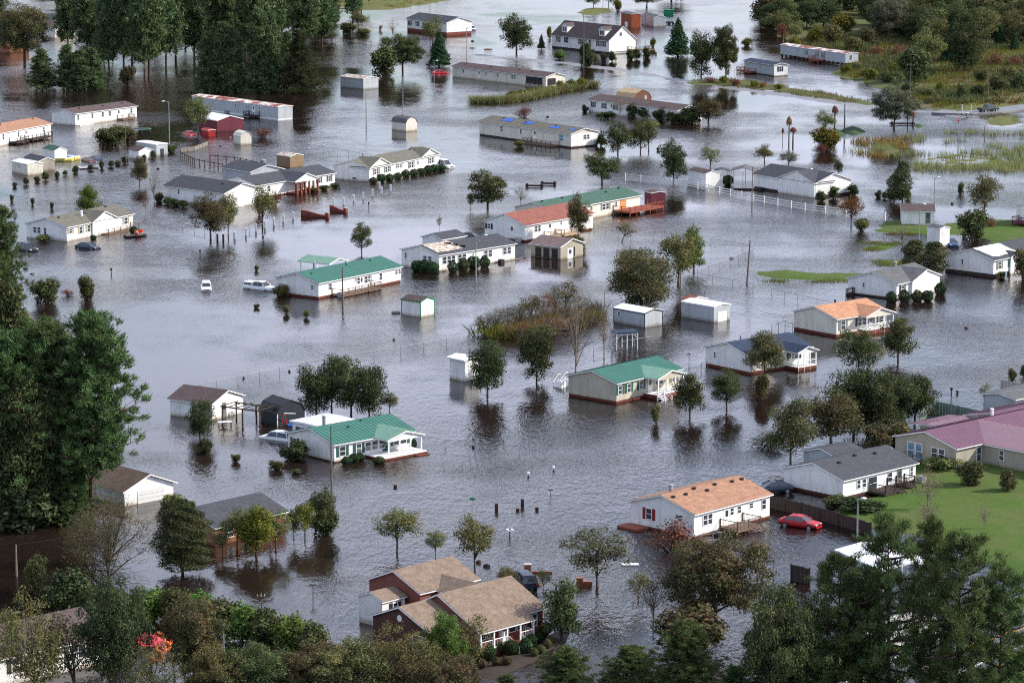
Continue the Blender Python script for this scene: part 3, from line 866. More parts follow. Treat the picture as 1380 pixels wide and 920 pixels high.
# ---------------------------------------------------------------- houses
class House:
    """L, R: photo points where the near long wall meets the water (or, with ez, its eave ends);
    local x runs along that wall, y away from the camera, z up"""
    def __init__(s, name, label, L, R, W, h, pitch, roof, wall, side='L', skirt=None, cat='house', ez=None, z0=0.0, group=None,
                 ov=.35, metal=False, trim=TRIM, back=0.0, raised=False, Lm=None, nopart=False, ridge_at=.5, posts=False):
        a, b = (G(*L, z0), G(*R, z0)) if ez is None else (G(*L, ez), G(*R, ez))
        s.a = Vector((a.x, a.y, z0)); b = Vector((b.x, b.y, z0))
        s.L = (b - s.a).length if Lm is None else Lm
        s.rz = math.atan2(b.y - a.y, b.x - a.x)
        if Lm is not None and side == 'R':
            s.a = b - (b - s.a).normalized()*Lm
        s.W, s.h, s.p, s.z0 = W, h, math.tan(math.radians(pitch)), z0
        s.o = thing(name, label, cat, s.a, s.rz, group)
        s.side, s.wallm, s.roofm, s.trim = side, wall, roof, trim
        s.M = Matrix.Translation(s.a) @ Matrix.Rotation(s.rz, 4, 'Z')
        s.ridge_at = ridge_at
        sk = skirt[1] if skirt else 0
        if posts:
            s.roof_mesh(0, s.L, 0, W, h, s.p, ov, roof, metal, ridge_at)
            n = max(2, int(s.L/2.5)+1)
            for i in range(n):
                for y in (.1, W-.1):
                    x = .1 + (s.L-.2)*i/(n-1); MB().box(x-.06, x+.06, y-.06, y+.06, -.9, h+.03).build('post', wall, s.o)
        else: s.block(0, s.L, 0, W, h, sk if skirt else -.8, roof, wall, ov, metal, ridge_at)
        if skirt:
            if raised:
                m = MB()
                for i in range(int(s.L/2.2)+1):
                    for y in (.4, W-.4): m.box(i*2.2*.98+.1, i*2.2*.98+.5, y-.2, y+.2, -.8, sk+.02)
                m.build('pier', skirt[0], s.o)
            else: MB().box(.05, s.L-.05, .05, W-.05, -.8, sk+.02).build('skirting', skirt[0], s.o)
    def roof_mesh(s, x0, x1, y0, y1, h, p, ov, mat_, metal, ridge_at=.5, axis='x', pn='roof'):
        """two slabs meeting at a ridge, with a white fascia under them"""
        def shell(o_, t0, t1):
            w = y1-y0; ym = y0 + w*ridge_at; pf = p; pb = p*ridge_at/(1-ridge_at)
            zr = h + w*ridge_at*pf
            f0, f1 = y0-o_, y1+o_
            pr = [(f0, h-o_*pf+t0), (ym, zr+t0), (f1, h-o_*pb+t0), (f1, h-o_*pb+t1), (ym, zr+t1), (f0, h-o_*pf+t1)]
            return pr
        def sweep(pr, a, b_, m, name):
            mb = MB()
            P0, P1, P2, P3, P4, P5 = pr
            mk = (lambda q: (q, None))
            for quad in ((P0, P1, P4, P5), (P1, P2, P3, P4)):
                if axis == 'x': vs = [(a, *q) for q in quad] + [(b_, *q) for q in quad]
                else: vs = [(q[0], a, q[1]) for q in quad] + [(q[0], b_, q[1]) for q in quad]
                f = [(3,2,1,0), (4,5,6,7), (0,1,5,4), (1,2,6,5), (2,3,7,6), (3,0,4,7)]
                if axis == 'y': f = [t[::-1] for t in f]
                mb.add(vs, f)
            return mb.build(name, m, s.o)
        ox = ov*.8
        fa = sweep(shell(ov, .01, .15), x0-ox, x1+ox, s.trim, 'fascia')
        r = sweep(shell(ov+.02, .153, .20), x0-ox+.04, x1+ox-.04, mat_, pn)
        if metal:
            mb = MB(); pr = shell(ov+.02, .2, .235); n = int((x1-x0+2*ox)/.61)
            for i in range(n+1):
                x = x0-ox+.06 + i*(x1-x0+2*ox-.15)/max(n, 1)
                for (u, v) in ((pr[0], pr[1]), (pr[1], pr[2])):
                    if axis == 'x': vs = [(x, u[0], u[1]), (x+.05, u[0], u[1]), (x+.05, v[0], v[1]), (x, v[0], v[1])]
                    else: vs = [(u[0], x, u[1]), (u[0], x+.05, u[1]), (v[0], x+.05, v[1]), (v[0], x, v[1])]
                    mb.add(vs + [(a_, b_, c_+.035) for a_, b_, c_ in vs], [(4,5,6,7),(0,4,7,3),(1,2,6,5),(0,1,5,4),(3,7,6,2)])
            sm = mb.build('roof_seams', mat_, s.o); sm['kind'] = 'stuff'
        return r
    def block(s, x0, x1, y0, y1, h, zb, roof, wall, ov=.35, metal=False, ridge_at=.5, axis='x', p=None, pn='wall', rn='roof'):
        p = s.p if p is None else p
        if axis == 'x':
            w = y1-y0; ym = y0+w*ridge_at
            MB().prism([(y0, zb), (y1, zb), (y1, h), (ym, h+w*ridge_at*p), (y0, h)], x0, x1).build(pn, wall, s.o)
            return s.roof_mesh(x0, x1, y0, y1, h, p, ov, roof, metal, ridge_at, pn=rn)
        w = x1-x0; xm = x0+w*ridge_at
        MB().prism([(x0, zb), (x0, h), (xm, h+w*ridge_at*p), (x1, h), (x1, zb)][::-1], y0, y1, axis='y').build(pn, wall, s.o)
        return s.roof_mesh(y0, y1, x0, x1, h, p, ov, roof, metal, ridge_at, axis='y', pn=rn)
    # picture x -> local position
    def fx(s, px, y=0.0, z=1.2):
        lo, hi = -30.0, 90.0
        for _ in range(40):
            m = (lo+hi)/2
            if proj(s.M @ Vector((m, y, z)))[0] < px: lo = m
            else: hi = m
        return lo
    def gy(s, px, z=1.2):
        x = 0 if s.side == 'L' else s.L
        lo, hi = -20.0, 60.0
        inc = proj(s.M @ Vector((x, 5, z)))[0] > proj(s.M @ Vector((x, 0, z)))[0]
        for _ in range(40):
            m = (lo+hi)/2
            if (proj(s.M @ Vector((x, m, z)))[0] < px) == inc: lo = m
            else: hi = m
        return lo
    def frame_of(s, wall, c):
        """matrix whose x runs along the wall, -y points out of it"""
        if wall == 'F': return Matrix.Translation((c, 0, 0))
        if wall == 'G': 
            if s.side == 'L': return Matrix.Translation((0, c, 0)) @ Matrix.Rotation(-math.pi/2, 4, 'Z')
            return Matrix.Translation((s.L, c, 0)) @ Matrix.Rotation(math.pi/2, 4, 'Z')
        return Matrix.Translation(c[0]) @ Matrix.Rotation(c[1], 4, 'Z')
    def win(s, wall, c, w=.9, hh=1.25, zt=None, sh=None, n=1, glass=GLASS, px=True, gap=.12, arch=False, frame=None, tri=False):
        """n sashes side by side centred on photo x = c"""
        zt = s.h-.35 if zt is None else zt
        if px and wall in 'FG': c = s.fx(c) if wall == 'F' else s.gy(c)
        M0 = s.frame_of(wall, c)
        tot = n*w + (n-1)*gap
        for k in range(n):
            x0 = -tot/2 + k*(w+gap); x1 = x0+w; z0, z1 = zt-hh, zt; t = .07
            m = MB()
            m.box(x0, x1, -.06, -.003, z0, z0+t, M=M0); m.box(x0, x1, -.06, -.003, z1-t, z1, M=M0)
            m.box(x0, x0+t, -.06, -.003, z0+t, z1-t, M=M0); m.box(x1-t, x1, -.06, -.003, z0+t, z1-t, M=M0)
            m.box(x0+t, x1-t, -.05, -.022, (z0+z1)/2-.03, (z0+z1)/2+.03, M=M0)
            if arch:
                m.prism([(x0+w/2+math.cos(a)*w/2, z1+.05+math.sin(a)*w/2) for a in [math.pi*i/6 for i in range(7)]], -.05, -.004, M=M0, axis='y')
            f = m.build('window', frame or TRIM, s.o)
            MB().box(x0+t, x1-t, -.02, -.004, z0+t, z1-t, M=M0).build('pane', glass, f)
            if arch:
                MB().prism([(x0+w/2+math.cos(a)*w*.38, z1+.09+math.sin(a)*w*.36) for a in [math.pi*i/6 for i in range(7)]], -.06, -.052, M=M0, axis='y').build('pane', glass, f)
        if sh:
            for sgn in (-1, 1):
                xs = sgn*(tot/2+.26)
                MB().box(xs-.2, xs+.2, -.05, -.003, zt-hh, zt, M=M0).build('shutter', sh, s.o)
    def door(s, wall, c, m=None, w=.95, hh=2.0, z0=None, px=True):
        if px and wall in 'FG': c = s.fx(c) if wall == 'F' else s.gy(c)
        M0 = s.frame_of(wall, c); z0 = s.h-2.25 if z0 is None else z0
        mb = MB().box(-w/2, w/2, -.05, -.003, z0, z0+hh, M=M0)
        d = mb.build('door', m or TRIM, s.o)
        if w < 1.5: MB().box(-w*.28, w*.28, -.062, -.052, z0+hh*.52, z0+hh*.88, M=M0).build('pane', GLASS, d)
        else:
            g = MB()
            for k in range(1, 4): g.box(-w/2+.04, w/2-.04, -.058, -.052, z0+hh*k/4-.012, z0+hh*k/4+.012, M=M0)
            g.build('panel_joint', SH_GREY, d)
    def gable(s, x0, x1, pj, p=None, metal=False, open_=False, h=None, roof=None, deck=True, decz=.5, wall=None, rail=TRIM, ov=.3, win_=None, postm=TRIM, base=None):
        """a cross gable over x0..x1 that projects pj metres from the front wall"""
        h = s.h if h is None else h; p = s.p if p is None else p
        w = x1-x0; zr = h+w/2*p; yend = min(s.W*s.ridge_at, (zr-s.h)/s.p) + .1
        M = MB(); wm = wall or s.wallm
        if open_ or pj > .05:
            if open_:
                tri = [(x0, h), (x1, h), ((x0+x1)/2, zr)]
                M.prism([(x0, h-.22), (x1, h-.22), (x1, h), ((x0+x1)/2, zr), (x0, h)], -pj, -pj+.12, axis='y')
                M.build('porch_gable', wm, s.o)
                for k in range(4):
                    xx = x0+.12 + k*(w-.24)/3
                    MB().box(xx-.07, xx+.07, -pj+.0, -pj+.14, -.6, h-.22).build('porch_post', postm, s.o)
                if deck:
                    MB().box(x0, x1, -pj, -.02, -.7, decz).build('porch_floor', base or BRICK, s.o)
                    MB().box(x0-.02, x1+.02, -pj-.02, -.03, decz+.003, decz+.07).build('porch_boards', TRIM if rail is TRIM else rail, s.o)
                    s.rail([(x0+.05, -pj+.05), (x1-.05, -pj+.05)], decz, rail)
            else:
                M.prism([(x0, -.7), (x1, -.7), (x1, h), ((x0+x1)/2, zr), (x0, h)], -pj, .05, axis='y')
                M.build('bay_wall', wm, s.o)
        else:
            M.prism([(x0, h-.3), (x1, h-.3), (x1, h), ((x0+x1)/2, zr), (x0, h)], -.04, .1, axis='y'); M.build('gable_wall', wm, s.o)
        s.roof_mesh(-pj-(.0 if pj > .05 else .1), yend, x0, x1, h+.012, p, ov, roof or s.roofm, metal, axis='y', pn='gable_roof')
        # the slab runs back into the main roof
    def rail(s, pts, z, m=WOOD, hh=.95, bal=True, parent=None):
        mb = MB()
        for (ax, ay), (bx, by) in zip(pts[:-1], pts[1:]):
            L = math.hypot(bx-ax, by-ay); n = max(1, int(L/1.6))
            for k in range(n+1):
                x, y = ax+(bx-ax)*k/n, ay+(by-ay)*k/n
                mb.box(x-.05, x+.05, y-.05, y+.05, z-.02, z+hh+.05)
            for zz in (z+.12, z+hh-.06):
                mb.tube((ax, ay, zz), (bx, by, zz), .045, n=4)
            if bal:
                nb = int(L/.22)
                for k in range(nb+1):
                    x, y = ax+(bx-ax)*k/max(nb, 1), ay+(by-ay)*k/max(nb, 1)
                    mb.tube((x, y, z+.12), (x, y, z+hh-.06), .018, n=3, cap=False)
        return mb.build('railing', m, parent or s.o)
    def deck(s, wall, c0, c1, out, z=.35, m=WOOD, rail=True, px=True, stairs=None, under=True, railm=None):
        if px: c0, c1 = (s.fx(c0), s.fx(c1)) if wall == 'F' else (s.gy(c0), s.gy(c1))
        if wall == 'G' and s.side == 'L':
            if c1 > c0: c0, c1 = c1, c0
        elif c0 > c1: c0, c1 = c1, c0
        M0 = s.frame_of(wall, c0); w = abs(c1-c0)
        d = MB()
        nb = max(2, int(w/.45))
        for k in range(nb): d.box(k*w/nb+.008, (k+1)*w/nb-.008, -out, -.01, z-.05, z)
        d.box(0, w, -out, -out+.05, z-.28, z-.055); d.box(0, .05, -out+.055, -.01, z-.28, z-.055); d.box(w-.05, w, -out+.055, -.01, z-.28, z-.055)
        for x in np.linspace(.1, w-.1, max(2, int(w/2)+1)): d.box(x-.07, x+.07, -out+.06, -out+.2, -.8, z-.055)
        o = d.build('deck', m, s.o)
        if rail:
            r = s.rail([(0.06, -.08), (.06, -out+.06), (w-.06, -out+.06), (w-.06, -.08)], z, railm or m, parent=s.o, bal=True)
            r.matrix_local = M0
        o.matrix_local = M0
        if stairs is not None:
            q = MB(); x = w*stairs; n = 4
            for k in range(n): q.box(x-.6, x+.6, -out-.3*(k+1), -out-.3*k-.01, z-.2*(k+1)-.04, z-.2*(k+1))
            for sx in (-.62, .62):
                q.tube((x+sx, -out, z-.1), (x+sx, -out-1.4, z-1.0), .05, n=4)
                q.tube((x+sx, -out-.05, z+.9), (x+sx, -out-1.3, z+.05), .045, n=4)
                q.tube((x+sx, -out-1.3, z-1.0), (x+sx, -out-1.3, z+.1), .05, n=4)
            st = q.build('stairs', railm or m, s.o); st.matrix_local = M0
    def pipe(s, x, y, hh=.5, r=.14, m=LAMPMETAL, name='roof_vent'):
        zr = s.h + (y if y < s.W*s.ridge_at else (s.W-y))*s.p
        b = MB().tube((x, y, zr-.1), (x, y, zr+hh), r, n=8)
        b.tube((x, y, zr+hh), (x, y, zr+hh+.12), r*1.5, r*.9, n=8)
        return b.build(name, m, s.o)
    def vents(s, n, seed=0, m=BLACK):
        rg = random.Random(seed)
        for k in range(n):
            x = s.L*(k+.5+rg.uniform(-.3, .3))/n; y = s.W*.5 - rg.uniform(.4, 1.6)
            zr = s.h + y*s.p
            MB().box(x-.18, x+.18, y-.16, y+.16, zr+.1, zr+.42).build('roof_vent', m, s.o)
    def patch(s, x, y, w, d, m, name, seed=0):
        """a tarpaulin lying on the near roof slope"""
        rg = random.Random(seed); vs = []; n = 6
        for i in range(n+1):
            for j in range(n+1):
                xx = x + w*i/n + (rg.uniform(-.15, .15) if i in (0, n) else 0); yy = y + d*j/n + (rg.uniform(-.15, .15) if j in (0, n) else 0)
                yy_ = min(yy, s.W-.2)
                zz = s.h + min(yy_, s.W*.5+(s.W*.5-yy_) if yy_ > s.W*.5 else yy_)*s.p + .235 + rg.uniform(0, .04)
                vs.append((xx, yy, zz))
        top = [(i*(n+1)+j, (i+1)*(n+1)+j, (i+1)*(n+1)+j+1, i*(n+1)+j+1) for i in range(n) for j in range(n)]
        k = len(vs); vs2 = [(a, b, c-.03) for a, b, c in vs]
        return MB().add(vs + vs2, top + [tuple(q+k for q in f[::-1]) for f in top]).build(name, m, s.o)
    def hvac(s, wall, c, out=.8, z=.0, m=LAMPMETAL):
        c = s.fx(c) if wall == 'F' else s.gy(c)
        M0 = s.frame_of(wall, c)
        b = MB().box(-.4, .4, -out-.4, -out+.4, z-.6, z+.75, M=M0).box(-.33, .33, -out-.33, -out+.33, z+.755, z+.8, M=M0)
        b.build('air_conditioner', m, s.o)

def shed(name, label, L, R, W, h, pitch, roof, wall, side='R', doorw=None, doorc=None, ov=.12, gambrel=False, window=None, trimc=TRIM, cat='shed', group=None, z0=0, door_on='G', corner=None):
    H = House(name, label, L, R, W, h, 0 if gambrel else pitch, roof, wall, side, cat=cat, ov=ov, group=group, z0=z0, trim=trimc) if not gambrel else None
    if gambrel:
        H = House.__new__(House)
        a, b = G(*L, z0), G(*R, z0)
        H.a, H.L, H.rz = a, (b-a).length, math.atan2(b.y-a.y, b.x-a.x)
        H.W, H.h, H.p, H.z0, H.side, H.wallm, H.roofm, H.trim, H.ridge_at = W, h, 0, z0, side, wall, roof, trimc, .5
        H.o = thing(name, label, cat, a, H.rz, group); H.M = Matrix.Translation(a) @ Matrix.Rotation(H.rz, 4, 'Z')
        g = [(0, h), (W*.14, h+W*.22), (W*.5, h+W*.36), (W*.86, h+W*.22), (W, h)]
        MB().prism([(0, -.8), (W, -.8)] + g[::-1], 0, H.L).build('wall', wall, H.o)
        mb = MB(); t = .07
        gg = [(-.12, h-.15)] + g[1:-1] + [(W+.12, h-.15)]
        for (p, q) in zip(gg[:-1], gg[1:]):
            mb.add([(-.1, p[0], p[1]+.01), (H.L+.1, p[0], p[1]+.01), (H.L+.1, q[0], q[1]+.01), (-.1, q[0], q[1]+.01),
                    (-.1, p[0], p[1]+t+.01), (H.L+.1, p[0], p[1]+t+.01), (H.L+.1, q[0], q[1]+t+.01), (-.1, q[0], q[1]+t+.01)],
                   [(0,3,2,1),(4,5,6,7),(0,1,5,4),(1,2,6,5),(2,3,7,6),(3,0,4,7)])
        mb.build('roof', roof, H.o)
    if doorw:
        H.door(door_on, (W if door_on == 'G' else H.L)/2 if doorc is None else doorc, doorw[1], doorw[0], hh=min(2.0, h-.1+.6), z0=-.5, px=False)
    if window: H.win(window[0], window[1], .7, .7, h-.25, px=True)
    if corner:
        for x, y in ((0, 0), (H.L, 0), (H.L if side == 'R' else 0, W)):
            MB().box(x-.05, x+.05, y-.05, y+.05, -.6, h-.02).build('corner_trim', corner, H.o)
    return H
# ---------------------------------------------------------------- vehicles
def paint(name, col): return mat('car_paint_' + name, col, .3, .05, 1, spec=.6)
def loft(name, secs, m, parent):
    """closed skin over cross-sections (x, [(y, z)...]) mirrored in y"""
    b = MB(); n = len(secs[0][1])*2
    for x, pts in secs:
        ring = [(x, y, z) for y, z in pts] + [(x, -y, z) for y, z in reversed(pts)]
        b.v += [Vector(p) for p in ring]
    for i in range(len(secs)-1):
        for k in range(n):
            b.f.append([i*n+k, i*n+(k+1) % n, (i+1)*n+(k+1) % n, (i+1)*n+k]); b.m.append(0)
    b.f.append(list(range(n))); b.m.append(0); b.f.append([(len(secs)-1)*n+k for k in range(n)][::-1]); b.m.append(0)
    return b.build(name, m, parent)
CARS = dict(
 sedan=dict(L=4.7, W=.88, prof=[(-2.35,.55,.80),(-2.2,.35,.95),(-1.5,.28,1.0),(-1.2,.25,1.0),(.9,.25,.98),(1.2,.28,.92),(2.1,.32,.78),(2.33,.45,.62)],
            cab=[(-1.75,.99,1.0),(-1.05,.99,1.40),(-.2,.99,1.46),(.35,.98,1.40),(1.15,.95,.97)]),
 suv=dict(L=4.7, W=.93, prof=[(-2.35,.5,1.0),(-2.25,.35,1.12),(-1.5,.3,1.14),(.9,.3,1.12),(1.1,.3,1.08),(2.1,.35,.98),(2.33,.5,.75)],
            cab=[(-2.25,1.1,1.12),(-1.95,1.1,1.72),(-.3,1.1,1.78),(.45,1.1,1.70),(1.1,1.08,1.1)]),
 jeep=dict(L=4.2, W=.86, prof=[(-2.1,.5,1.0),(-2.05,.4,1.15),(.8,.4,1.15),(1.0,.42,1.12),(2.0,.45,1.02),(2.1,.55,.9)],
            cab=[(-2.05,1.13,1.15),(-1.95,1.13,1.75),(0,1.13,1.78),(.55,1.13,1.72),(.85,1.12,1.14)]),
 pickup=dict(L=5.6, W=.98, prof=[(-2.8,.55,1.05),(-2.75,.45,1.12),(-.9,.4,1.12),(1.2,.4,1.15),(1.5,.4,1.12),(2.6,.45,1.02),(2.8,.6,.8)],
            cab=[(-.95,1.1,1.12),(-.75,1.1,1.78),(.3,1.1,1.84),(.8,1.1,1.76),(1.5,1.1,1.13)]),
 van=dict(L=5.2, W=.98, prof=[(-2.6,.5,1.0),(-2.55,.4,1.2),(1.3,.4,1.2),(1.5,.4,1.15),(2.4,.45,1.0),(2.6,.55,.8)],
            cab=[(-2.55,1.18,1.2),(-2.45,1.18,2.1),(.4,1.18,2.15),(.8,1.18,2.08),(1.6,1.12,1.16)]))
def car(kind, rear, front, pm, label, group=None, z=0.0, cap=False, cat='car', name='parked_car', sink=0.0, pitch=0.0):
    c = CARS[kind]; a, b = G(*rear), G(*front)
    mid = (a+b)/2; rz = math.atan2(b.y-a.y, b.x-a.x)
    o = thing(name, label, cat, (mid.x, mid.y, z-sink), rz, group)
    o.rotation_euler = (0, pitch, rz)
    Wd = c['W']
    secs = [(x, [(Wd*.86, z0), (Wd, z0+.18), (Wd*1.0, (z0+z1)/2+.05), (Wd*.93, z1-.03), (Wd*.80, z1)]) for x, z0, z1 in c['prof']]
    loft('body', secs, pm, o)
    # greenhouse: roof and pillars in paint over a glass cabin
    cab = c['cab']
    loft('window', [(x, [(Wd*.90, z0-.02), (Wd*(.9-.22*min(1, (z1-z0)/.6)), z1-.03)]) for x, z0, z1 in cab], CARGLASS, o)
    loft('roof', [(x, [(Wd*(.9-.2*min(1, (z1-z0)/.6)), z1-.04), (Wd*.6, z1+.03)]) for x, z0, z1 in cab[1:-1]], pm, o)
    pl = MB()
    for sx in (-1, 1):
        idx = [(0, 1), (len(cab)-1, len(cab)-2)]
        if kind in ('suv', 'sedan', 'jeep', 'van'): idx.append((2, 2))
        for i, j in idx:
            x0, z0, z0t = cab[i]; x1, _, z1 = cab[j]
            if i == j: pl.tube((x0-.3, sx*Wd*.91, cab[1][1]-.02), (x0-.25, sx*Wd*.72, z1-.02), .05, n=4)
            else: pl.tube((x0, sx*Wd*.91, z0), (x1, sx*Wd*.71, z1-.01), .055, n=4)
    pl.build('pillars', pm, o)
    if kind == 'pickup' and not cap:
        MB().box(-2.65, -1.0, -Wd*.78, Wd*.78, 1.121, 1.13).build('truck_bed', BLACK, o)
    if cap:
        loft('bed_cap', [(x, [(Wd*.92, 1.1), (Wd*.85, 1.6), (Wd*.7, 1.68)]) for x in (-2.75, -1.0)], pm, o)
        for sy in (-1, 1): MB().box(-2.55, -1.15, sy*Wd*.885-.03, sy*Wd*.885+.03, 1.22, 1.5).build('cap_window', CARGLASS, o)
    wx = c['L']*.31
    for x in (-wx, wx):
        for sy in (-1, 1):
            w = MB().tube((x, sy*(Wd-.2), .34), (x, sy*(Wd+.03), .34), .36, n=12).build('wheel', TYRE, o)
            MB().tube((x, sy*(Wd+.031), .34), (x, sy*(Wd+.045), .34), .21, n=10).build('rim', RIM, w)
    fx_, fz = c['prof'][-2][0]+.08, c['prof'][-2][2]-.16
    bx, bz = c['prof'][0][0]-.0, c['prof'][1][2]-.25
    for sy in (-1, 1):
        MB().box(fx_, fx_+.14, sy*Wd*.7-.16, sy*Wd*.7+.16, fz-.1, fz+.08).build('headlight', CHROME, o)
        MB().box(bx-.03, bx+.1, sy*Wd*.78-.1, sy*Wd*.78+.1, bz-.12, bz+.12).build('tail_light', TAIL, o)
        MB().box(cab[-1][0]-.35, cab[-1][0]-.2, sy*(Wd+.02)-.04, sy*(Wd+.14)+.0, cab[-1][1]+.02, cab[-1][1]+.18).build('mirror', pm, o)
    MB().box(fx_+.05, fx_+.16, -Wd*.45, Wd*.45, fz-.12, fz+.04).build('grille', BLACK, o)
    MB().box(fx_+.03, fx_+.24, -Wd*.8, Wd*.8, fz-.34, fz-.2).build('bumper', pm if kind in ('sedan', 'suv') else RIM, o)
    return o

# ---------------------------------------------------------------- poles, lamps, wires, fences
def hpx(py, n): return n/(S(py)*math.cos(TH))
def pole(px, py, top, label, cat='pole', name='utility_pole', arm=None, cross=0, r=.11, m=None, z=0, group=None, lean=0, head=True):
    """a pole with its foot at (px, py) and its top at picture height top; arm = metres of lamp arm (+right)"""
    H = hpx(py, py-top)
    o = thing(name, label, cat, G(px, py, 0) + Vector((0, 0, z)), 0, group)
    m = m or (LAMPMETAL if arm and name == 'street_lamp' else POLE)
    b = MB().tube((0, 0, -1.2), (lean, 0, H), r, r*.6, 8)
    b.build('post', m, o)
    if arm:
        a = MB(); pr = Vector((lean, 0, H-.25))
        for k in range(1, 5):
            t = k/4; q = Vector((lean+arm*t, 0, H-.25+.35*math.sin(t*math.pi/2))); a.tube(pr, q, .05, n=5); pr = q
        a.build('arm', LAMPMETAL, o)
        if head:
            h = MB(); sg = 1 if arm > 0 else -1
            h.tube(pr, pr+Vector((sg*.25, 0, 0)), .09, .17, 8); h.tube(pr+Vector((sg*.25, 0, 0)), pr+Vector((sg*.62, 0, -.02)), .17, .10, 8)
            h.build('lamp_head', TRIM, o)
    if cross:
        c = MB().box(lean-cross/2, lean+cross/2, -.06, .06, H-.55, H-.42)
        c.build('crossarm', m, o)
        for k in (-.45, 0, .45):
            MB().tube((lean+k*cross, 0, H-.42), (lean+k*cross, 0, H-.25), .05, n=5).build('insulator', CHROME, o)
    return o
def cable(p0, h0, p1, h1, label, sag=.8, r=.010):
    a, b = G(*p0) + Vector((0, 0, h0)), G(*p1) + Vector((0, 0, h1))
    m = MB(); last = a
    for k in range(1, 13):
        t = k/12; q = a.lerp(b, t) - Vector((0, 0, sag*4*t*(1-t))); m.tube(last, q, r, n=3, cap=False); last = q
    return tag(m.build('power_line', WIRE), label, 'cable', 'power lines strung between the poles')
def fence(pts, label, h=1.0, step=3.0, kind='chain', m=None, group=None, name=None, z=0, rails=3):
    P = [G(*p) for p in pts]
    name = name or {'chain': 'chain_link_fence', 'white': 'white_rail_fence', 'board': 'board_fence', 'row': 'post_row'}[kind]
    o = thing(name, label, 'fence', P[0] + Vector((0, 0, z)), 0, group); base = P[0]
    m = m or {'chain': LAMPMETAL, 'white': TRIM, 'board': GREYWOOD, 'row': TRIM}[kind]
    msh = None; wires = MB()
    for A, B in zip(P[:-1], P[1:]):
        A, B = A-base, B-base; L = (B-A).length; n = max(1, round(L/step)); d = (B-A)/n
        for k in range(n+1):
            if k == n and B != P[-1]-base: continue
            q = A + d*k
            if kind == 'board': pass
            if msh is None:
                r = {'chain': .045, 'white': .075, 'board': .06, 'row': .16}[kind]
                bb = MB()
                if kind == 'chain': bb.tube((0,0,-1.2), (0,0,h+.05), r, n=5)
                else: bb.box(-r, r, -r, r, -1.2, h+.08); bb.box(-r*1.3, r*1.3, -r*1.3, r*1.3, h+.082, h+.13)
                po = bb.build('post', m, o); msh = po.data; po.location = q; po.rotation_euler = (0, 0, math.atan2(d.y, d.x))
            else:
                po = bpy.data.objects.new('post', msh); COL.objects.link(po); po.parent = o; po.location = q; po.rotation_euler = (0, 0, math.atan2(d.y, d.x))
        if kind == 'chain':
            MB().tube(A + Vector((0,0,h)), B + Vector((0,0,h)), .03, n=4).build('top_rail', m, o)
            nn = int(L/.30); u = (B-A)/L
            for k in range(nn):
                for s_ in (1, -1):
                    x0 = k*.30; x1 = x0 + s_*h
                    t0, t1 = 0.0, h
                    if x1 > L: t1 = h*(L-x0)/(x1-x0); x1 = L
                    if x1 < 0: t1 = h*(x0)/(x0-x1); x1 = 0
                    a_, b_ = A+u*x0, A+u*x1+Vector((0,0,t1))
                    wires.tube(a_, b_, .0035, n=3, cap=False)
        elif kind == 'white':
            for i in range(rails):
                zz = h*(i+1)/rails - .12
                if zz < .02: continue
                nrm = Vector((-(B-A).y, (B-A).x, 0)).normalized()*.03
                a_, b_ = A+Vector((0,0,zz)), B+Vector((0,0,zz))
                MB().add([a_-nrm-Vector((0,0,.07)), b_-nrm-Vector((0,0,.07)), b_+nrm-Vector((0,0,.07)), a_+nrm-Vector((0,0,.07)),
                          a_-nrm+Vector((0,0,.07)), b_-nrm+Vector((0,0,.07)), b_+nrm+Vector((0,0,.07)), a_+nrm+Vector((0,0,.07))],
                         [(0,3,2,1),(4,5,6,7),(0,1,5,4),(1,2,6,5),(2,3,7,6),(3,0,4,7)]).build('rail', m, o)
        elif kind == 'board':
            nb = max(1, int(L/.5)); u = (B-A)/L; rg = random.Random(int(L*10)); nrm = Vector((-u.y, u.x, 0))
            for k in range(nb):
                a_, b_ = A+u*(k*L/nb+.01), A+u*((k+1)*L/nb-.01); hh = h + rg.uniform(-.04, .04)
                vs = [a_-nrm*.015, b_-nrm*.015, b_+nrm*.015, a_+nrm*.015]
                MB().add([v-Vector((0,0,.8)) for v in vs] + [v+Vector((0,0,hh)) for v in vs], [(0,3,2,1),(4,5,6,7),(0,1,5,4),(1,2,6,5),(2,3,7,6),(3,0,4,7)]).build('board', m, o)
    if kind == 'chain' and wires.v:
        w = wires.build('wire_mesh', WIRE, o); w['kind'] = 'stuff'
    return o
def mailbox(px, py, label, h=.9, white=False, twin=False, m=None):
    o = thing('mailbox', label, 'mailbox', G(px, py))
    MB().box(-.06, .06, -.06, .06, -.9, h).build('post', m or DARKWOOD, o)
    for dx in ((-.25, .25) if twin else (0,)):
        pr = [(dx-.16, h), (dx+.16, h), (dx+.16, h+.18), (dx+.1, h+.30), (dx-.1, h+.30), (dx-.16, h+.18)]
        MB().prism(pr, -.28, .28, axis='y').build('box', TRIM if white else BLACK, o)
    return o
def simple(name, label, cat, px, py, b, m, group=None, rz=0, z=0):
    """a thing of one material built in metres around its foot"""
    o = b.build(name, m); o.location = G(px, py) + Vector((0, 0, z)); o.rotation_euler = (0, 0, rz)
    return tag(o, label, cat, group)
